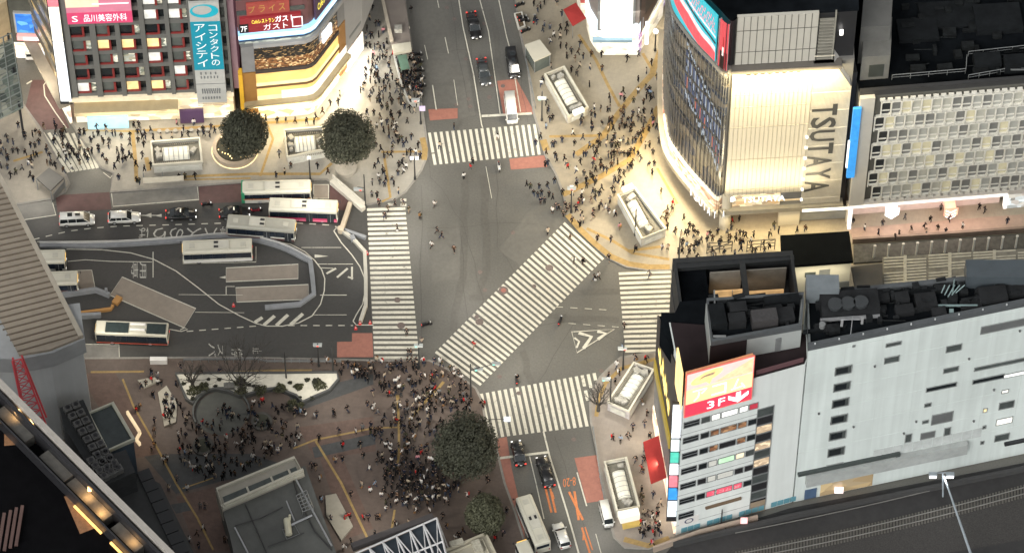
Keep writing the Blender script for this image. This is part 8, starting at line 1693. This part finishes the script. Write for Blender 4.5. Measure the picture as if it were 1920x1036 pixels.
P7 = Z(400, 220, SC, [(1255, 260), (1305, 305), (1275, 310), (1230, 355), (1205, 390), (1265, 405), (1275, 440), (1235, 465, 'white'), (1245, 505), (1290, 485), (1335, 485), (1350, 520), (1280, 525), (1190, 510, 'grey'), (1185, 600), (1225, 605), (1385, 575, 'cream'), (1380, 440), (1420, 425, 'white'), (1440, 395, 'white'), (1445, 290), (1480, 165), (1440, 200), (1410, 180), (1375, 155, 'cream'), (1345, 110, 'white'), (1530, 230), (495, 300), (580, 385), (780, 385), (855, 430, 'brown'), (470, 455), (535, 430), (1305, 705), (1280, 755), (1360, 660), (1420, 655), (1460, 710), (1375, 850), (1240, 660), (1545, 755), (1265, 420), (1215, 230)])
P6 = Z(0, 220, SC, [(140, 85), (410, 65), (190, 175), (270, 135), (300, 150, 'brown'), (265, 235), (190, 285), (230, 355), (355, 365, 'brown'), (350, 250), (65, 325), (20, 250), (10, 385), (120, 435), (165, 400), (415, 385), (405, 205), (475, 185), (470, 140), (505, 255), (555, 285), (595, 275), (590, 310), (640, 285, 'navy'), (690, 275, 'navy'), (575, 315), (500, 335), (440, 315), (700, 165), (600, 135), (630, 135), (680, 195), (775, 205), (820, 205), (815, 240), (765, 190), (845, 145), (910, 165), (975, 160), (970, 220, 'grey'), (880, 275), (880, 345), (920, 285), (940, 330), (985, 320), (1020, 375), (1065, 310), (1035, 195), (1065, 170), (1130, 115), (1150, 175), (1205, 165), (1285, 165), (1360, 155), (1410, 150), (1375, 110), (1450, 65), (1325, 65), (1520, 115), (1525, 145), (1570, 155), (1480, 140), (1580, 95), (1605, 125), (800, 355), (770, 315), (860, 395, 'navy'), (890, 475, 'navy'), (1025, 495), (1045, 505), (1080, 410), (1130, 385), (1340, 475), (1385, 465), (1460, 465), (740, 270), (330, 90)])
S48 = 4.7975
PA = Z(560, 660, S48, [(670, 385), (310, 560), (325, 570), (440, 535), (165, 585), (365, 725), (185, 795), (120, 115), (555, 855), (580, 955), (395, 855), (395, 985), (330, 995), (620, 490), (680, 515), (665, 535, 'white'), (710, 560), (860, 620), (735, 715), (515, 735, 'white'), (575, 705, 'grey'), (650, 720), (260, 100, 'white'), (330, 125), (400, 140), (490, 150), (490, 215, 'cream'), (640, 130), (650, 180, 'cream'), (700, 90, 'cream'), (745, 110, 'white'), (830, 150, 'brown'), (920, 110), (980, 95), (1010, 95), (1060, 100), (1120, 100, 'white'), (1220, 110), (1275, 110, 'white'), (1285, 135), (1360, 165), (1395, 180, 'white'), (1405, 225), (1440, 215), (1465, 260), (1395, 310), (1500, 310), (1510, 345), (1450, 410), (1375, 460), (1495, 460), (1550, 460), (1640, 480), (1660, 500), (1295, 215, 'cream'), (1240, 215), (1135, 240, 'white'), (1190, 250, 'brown'), (1105, 230), (900, 260, 'white'), (905, 340), (1055, 310), (1070, 390), (1015, 390), (1030, 510), (1095, 510, 'cream'), (1120, 520), (1180, 390), (1265, 390, 'grey'), (1275, 450, 'grey'), (1320, 480), (870, 600), (950, 540, 'navy'), (840, 370), (805, 400), (830, 400), (830, 860, 'white'), (985, 860, 'white'), (935, 920, 'white'), (1040, 790, 'white'), (835, 1000, 'white'), (1150, 920), (1095, 890)])
PB = Z(560, 820, S48, [(635, 300, 'white'), (690, 440), (470, 530), (570, 440, 'cream'), (645, 500, 'white'), (745, 540, 'white'), (770, 490), (865, 790), (590, 740, 'grey'), (630, 740), (700, 740), (720, 740), (990, 790, 'cream'), (1060, 670, 'white'), (1180, 680, 'white'), (1060, 590, 'white'), (1000, 550, 'white'), (1145, 560, 'white'), (1215, 570, 'white'), (1320, 580, 'white'), (1350, 610), (1295, 730), (1330, 820), (1480, 860), (1440, 900), (1410, 930, 'white'), (1625, 530), (1520, 540), (1690, 390), (1660, 690), (475, 960), (400, 1010, 'white'), (690, 890), (330, 220), (400, 220), (120, 270), (155, 290), (190, 390, 'white'), (205, 580), (290, 750), (430, 740, 'red'), (455, 720, 'red'), (780, 660, 'white'), (1100, 430, 'white'), (880, 600, 'white'), (1840, 880), (1770, 930), (905, 290, 'grey'), (965, 270), (885, 550, 'brown'), (1180, 220, 'white')])
PC = Z(860, 660, S48, [(1420, 140), (1445, 210), (1345, 240), (1590, 70), (1685, 90), (1410, 290), (1650, 470), (1690, 570), (1565, 700), (1670, 670), (1385, 790), (1455, 810, 'pale blue'), (1515, 770), (1720, 780), (1675, 900), (1590, 990), (1660, 990), (1680, 980), (525, 260)])
PD = Z(860, 820, S48, [(1645, 490), (1640, 540), (1660, 560), (1650, 600), (1750, 540), (1810, 610, 'cream'), (1665, 700), (1695, 700), (1745, 710), (1790, 710), (1645, 780), (1670, 790), (1715, 820, 'grey'), (1765, 820), (1800, 800), (1760, 880), (1645, 300, 'red'), (1660, 320), (1740, 970), (1670, 880), (190, 530), (75, 550), (45, 860), (430, 680), (265, 410)])
P5 = Z(740, 460, SC, [(270, 20), (450, 50), (1340, 135), (1405, 140), (1495, 260), (1525, 250, 'white'), (590, 765, 'red'), (205, 740), (90, 670), (100, 820), (120, 820), (1715, 620), (1700, 790, 'pale blue'), (1905, 235), (1600, 110)])
PT = Z(240, 660, S48, [(265, 245), (215, 270), (165, 310), (125, 330), (230, 410), (335, 540), (335, 600), (240, 640), (240, 730), (215, 900), (240, 850), (330, 980), (475, 150), (660, 210), (830, 200), (400, 440), (395, 480, 'white'), (105, 520), (620, 590) if 0 else (350, 980), (885, 790), (1420, 670), (1550, 770, 'white'), (1550, 560), (1590, 560), (1510, 540, 'cream'), (450, 760, 'white'), (80, 540, 'brown'), (980, 850, 'white'), (810, 560, 'grey'), (1210, 460, 'red'), (1135, 480, 'white'), (890, 850)])
PU = Z(240, 820, S48, [(560, 260, 'white'), (600, 300, 'white'), (710, 195, 'white'), (785, 365, 'cream'), (1035, 285, 'white'), (365, 480, 'cream'), (440, 390, 'grey'), (535, 480, 'white'), (680, 835, 'white'), (620, 885), (550, 940, 'white'), (650, 640, 'grey'), (690, 640), (905, 940, 'white'), (870, 945), (640, 995), (910, 850), (1650, 270), (1690, 280), (320, 230), (460, 145), (710, 290, 'white'), (820, 240), (870, 280), (930, 230), (1125, 200, 'white'), (1240, 130, 'white'), (1290, 110, 'white'), (1350, 150, 'white')])
ALL = P8+P3+P9+P10+P2+P7+P6+PA+PB+PC+PD+P5+PT+PU
rr = random.Random(31)
# dedupe very close pairs
pts = []
for p in ALL:
    if all((p[0]-k[0])**2+((p[1]-k[1])*1.2)**2 > 9 for k in pts): pts.append(p)
pts.sort(key=lambda p: -p[1])
# the nearest ones on the open road must stay individuals even if the plaza above is a mass
def onroad(p): return 300 < p[1] < 760 and 690 < p[0] < 1262
near = [p for p in pts if onroad(p) or p[1] > 640]
rest = [p for p in pts if p not in near]
N_IND = 300
ind = (near+rest)[:N_IND]; mass = (near+rest)[N_IND:]
LM = [('the top crosswalk', 905, 270), ('the left crosswalk', 735, 520), ('the diagonal crosswalk', 975, 570), ('the right crosswalk', 1212, 590), ('the bottom crosswalk', 1010, 765), ('the white planting bed', 480, 720), ('the large corner tree', 874, 840),
      ('the station office roof', 500, 930), ('the small olive tree', 909, 965), ('the cluttered grey entrance', 1182, 725), ('the awning side entrance', 1165, 905), ('the cream stair entrance', 1203, 400), ('the white stair entrance', 1062, 170), ('the tall round tree', 651, 260),
      ('the ringed tree', 457, 280), ('the long grey stair entrance', 330, 285), ('the glass tower entrance', 1430, 435), ('the orange lit tower corner', 1330, 440), ('the round fan roof', 190, 820), ('the empty circle', 415, 775), ('the steel truss canopy', 745, 1010), ('the red road surface', 665, 650),
      ('the chevrons', 1110, 640), ('the lower yellow line fork', 592, 826), ('the round bench in the crowd', 381, 838), ('the hoarding', 655, 365), ('the middle of the crossing', 850, 430), ('the upper kerb corner', 790, 330), ('the black gantry frames', 1370, 470), ('the dark tree corner railing', 930, 905)]
def landmark(x, y):
    L = min(LM, key=lambda l: (l[1]-x)**2+((l[2]-y)*1.2)**2); dx, dy = x-L[1], (y-L[2])*1.2
    if math.hypot(dx, dy) < 14: return 'at '+L[0]
    if abs(dx) > abs(dy)*2: return ('right of ' if dx > 0 else 'left of ')+L[0]
    if abs(dy) > abs(dx)*2: return ('below ' if dy > 0 else 'above ')+L[0]
    return ('below right of ' if dx > 0 else 'below left of ')+L[0] if dy > 0 else ('above right of ' if dx > 0 else 'above left of ')+L[0]
ON = lambda x, y: 0.0 if (G(x, y).x, 0) and onroad((x, y)) and not (y < 400 and x > 1050) and not (y > 675 and x < 860) else .125
built = []
def dress(p, rr):
    x, y = p[0], p[1]; c = pick(rr, COATS)
    if len(p) > 2: c = [k for k in COATS if k[0] == p[2]][0]
    return c, pick(rr, TROU)
for p in ind:
    x, y = p[0], p[1]; c, t = dress(p, rr); k = rr.randrange(6)
    if x < 560 and y > 660 or (640 < x < 900 and y > 675): k = rr.choice((3, 4, 3, 2, 0, 1))
    K = KIT[k]; z = ON(x, y); loc = G(x, y, z); o = link('person', K['body']); o.location = loc; o.rotation_euler = (0, 0, rr.uniform(0, 6.28)); s = rr.uniform(1.02, 1.14); o.scale = (s, s, s)
    long = rr.random() < .35
    def put(nm, me, colr=None):
        q = link(nm, me, o)
        if colr: q.color = (*colr, 1)
        return q
    put('coat', K['coat'][1 if long else 0], c[1]); put('trousers', K['tr'], t[1]); put('shoes', K['shoes']); h = put('hair', K['hair'])
    ex = ''
    r = rr.random()
    if r < .22: b = rr.choice(BAGS); put('backpack', K['pack'], b[1]); ex = f' with a {b[0]} backpack'
    elif r < .40: b = rr.choice(BAGS); put('handbag', K['bag'], b[1]); ex = f' with a {b[0]} bag'
    o['category'] = 'person'; built.append((x, y, o, f"person in {'long ' if long else ''}{c[0]} coat", '', landmark(x, y)))
from collections import defaultdict
D_ = defaultdict(list)
for b in built: D_[(b[3]+b[4], b[5])].append(b)
ORD = ['first', 'second', 'third', 'fourth', 'fifth', 'sixth', 'seventh', 'eighth', 'ninth', 'tenth', 'eleventh', 'twelfth', 'thirteenth', 'fourteenth']
for (a, l_), L in D_.items():
    L.sort(key=lambda b: b[0])
    for i, b in enumerate(L): b[2]['label'] = f'{a} {l_}' if len(L) == 1 else f'{ORD[min(i, 13)]} from left, {a} {l_}'
    for b in L: b[2]['group'] = 'people '+l_
# the mass: remaining positions and the dense standing crowd of the square, one object
def simplify(me, tgt):
    return me
def crowd(points, name, label):
    V = []; Fc = []; C = []; rr = random.Random(12)
    base = []
    for K in KIT:
        parts = []
        for me, kind in ((K['coat'][0], 'c'), (K['tr'], 't'), (K['hair'], 'h'), (K['body'], 's')):
            o = bpy.data.objects.new('d', me); col.objects.link(o); d = o.modifiers.new('d', 'DECIMATE'); d.ratio = min(1, {'c': 90, 't': 70, 'h': 30, 's': 110}[kind]/max(1, len(me.polygons))); dg = bpy.context.evaluated_depsgraph_get(); dg.update(); m = bpy.data.meshes.new_from_object(o.evaluated_get(dg)); bpy.data.objects.remove(o)
            parts.append(([v.co.copy() for v in m.vertices], [list(f.vertices) for f in m.polygons if kind != 's' or f.center.z > 1.46], kind)); bpy.data.meshes.remove(m)
        base.append(parts)
    for p in points:
        c, t = dress(p, rr); K = base[rr.choice((3, 4, 3, 4, 2, 0, 1, 5))]; a = rr.uniform(0, 6.28); M = Matrix.Rotation(a, 3, 'Z')*rr.uniform(1.02, 1.14); loc = G(p[0], p[1], .125)
        for vs, fs, kind in K:
            b = len(V); V += [tuple(M@v+loc) for v in vs]; Fc += [[i+b for i in f] for f in fs]; cc = {'c': c[1], 't': t[1], 'h': (.012, .010, .009), 's': (.26, .17, .13)}[kind]; C += [cc]*len(fs)
    me = bpy.data.meshes.new(name); me.from_pydata(V, [], Fc); at_ = me.color_attributes.new('cloth', 'FLOAT_COLOR', 'CORNER'); i = 0; arr = []
    for f, c in zip(me.polygons, C): arr += [*c, 1]*len(f.vertices)
    at_.data.foreach_set('color', arr)
    m = bpy.data.materials.new('crowd_cloth'); m.use_nodes = True; n = m.node_tree.nodes; a_ = n.new('ShaderNodeAttribute'); a_.attribute_name = 'cloth'; m.node_tree.links.new(a_.outputs['Color'], n['Principled BSDF'].inputs['Base Color']); n['Principled BSDF'].inputs['Roughness'].default_value = .85; n['Principled BSDF'].inputs['Specular IOR Level'].default_value = .08; me.materials.append(m)
    return tag(link(name, me), label, None, None, 'stuff')
dense = []
def inside(x, y, P):
    c = False
    for i in range(len(P)):
        x0, y0 = P[i]; x1, y1 = P[(i+1) % len(P)]
        if (y0 > y) != (y1 > y) and x < (x1-x0)*(y-y0)/(y1-y0)+x0: c = not c
    return c
REG = [([(690, 688), (800, 684), (880, 730), (900, 790), (860, 870), (830, 925), (760, 930), (700, 880), (690, 800), (740, 760), (700, 720)], 255),
       ([(330, 860), (345, 770), (470, 760), (560, 770), (565, 830), (540, 850), (420, 905), (370, 900)], 135),
       ([(715, 865), (850, 870), (870, 920), (800, 960), (720, 955)], 80), ([(735, 105), (790, 115), (795, 205), (770, 200), (750, 150)], 45), ([(690, 60), (735, 110), (760, 200), (790, 300), (740, 330), (700, 200)], 50), ([(0, 260), (60, 250), (150, 330), (60, 350), (0, 340)], 26), ([(80, 245), (280, 235), (290, 260), (230, 320), (120, 320)], 40), ([(1260, 440), (1460, 440), (1440, 475), (1270, 500)], 40),
       ([(1130, 240), (1240, 150), (1240, 200), (1180, 330), (1080, 400)], 60), ([(640, 685), (700, 690), (690, 720), (630, 700)], 18), ([(1190, 960), (1235, 950), (1240, 1005), (1200, 1010)], 10), ([(280, 700), (330, 720), (345, 780), (320, 800)], 15)]
for P, n in REG:
    k = 0; tries = 0
    while k < n and tries < 9000:
        tries += 1; x = rr.uniform(min(p[0] for p in P), max(p[0] for p in P)); y = rr.uniform(min(p[1] for p in P), max(p[1] for p in P))
        if inside(x, y, P) and all((x-q_[0])**2+(y-q_[1])**2 > 22 for q_ in dense+ind): dense.append((x, y)); k += 1
crowd(mass+dense, 'crowd', 'dense crowd of pedestrians filling the square and the pavements')
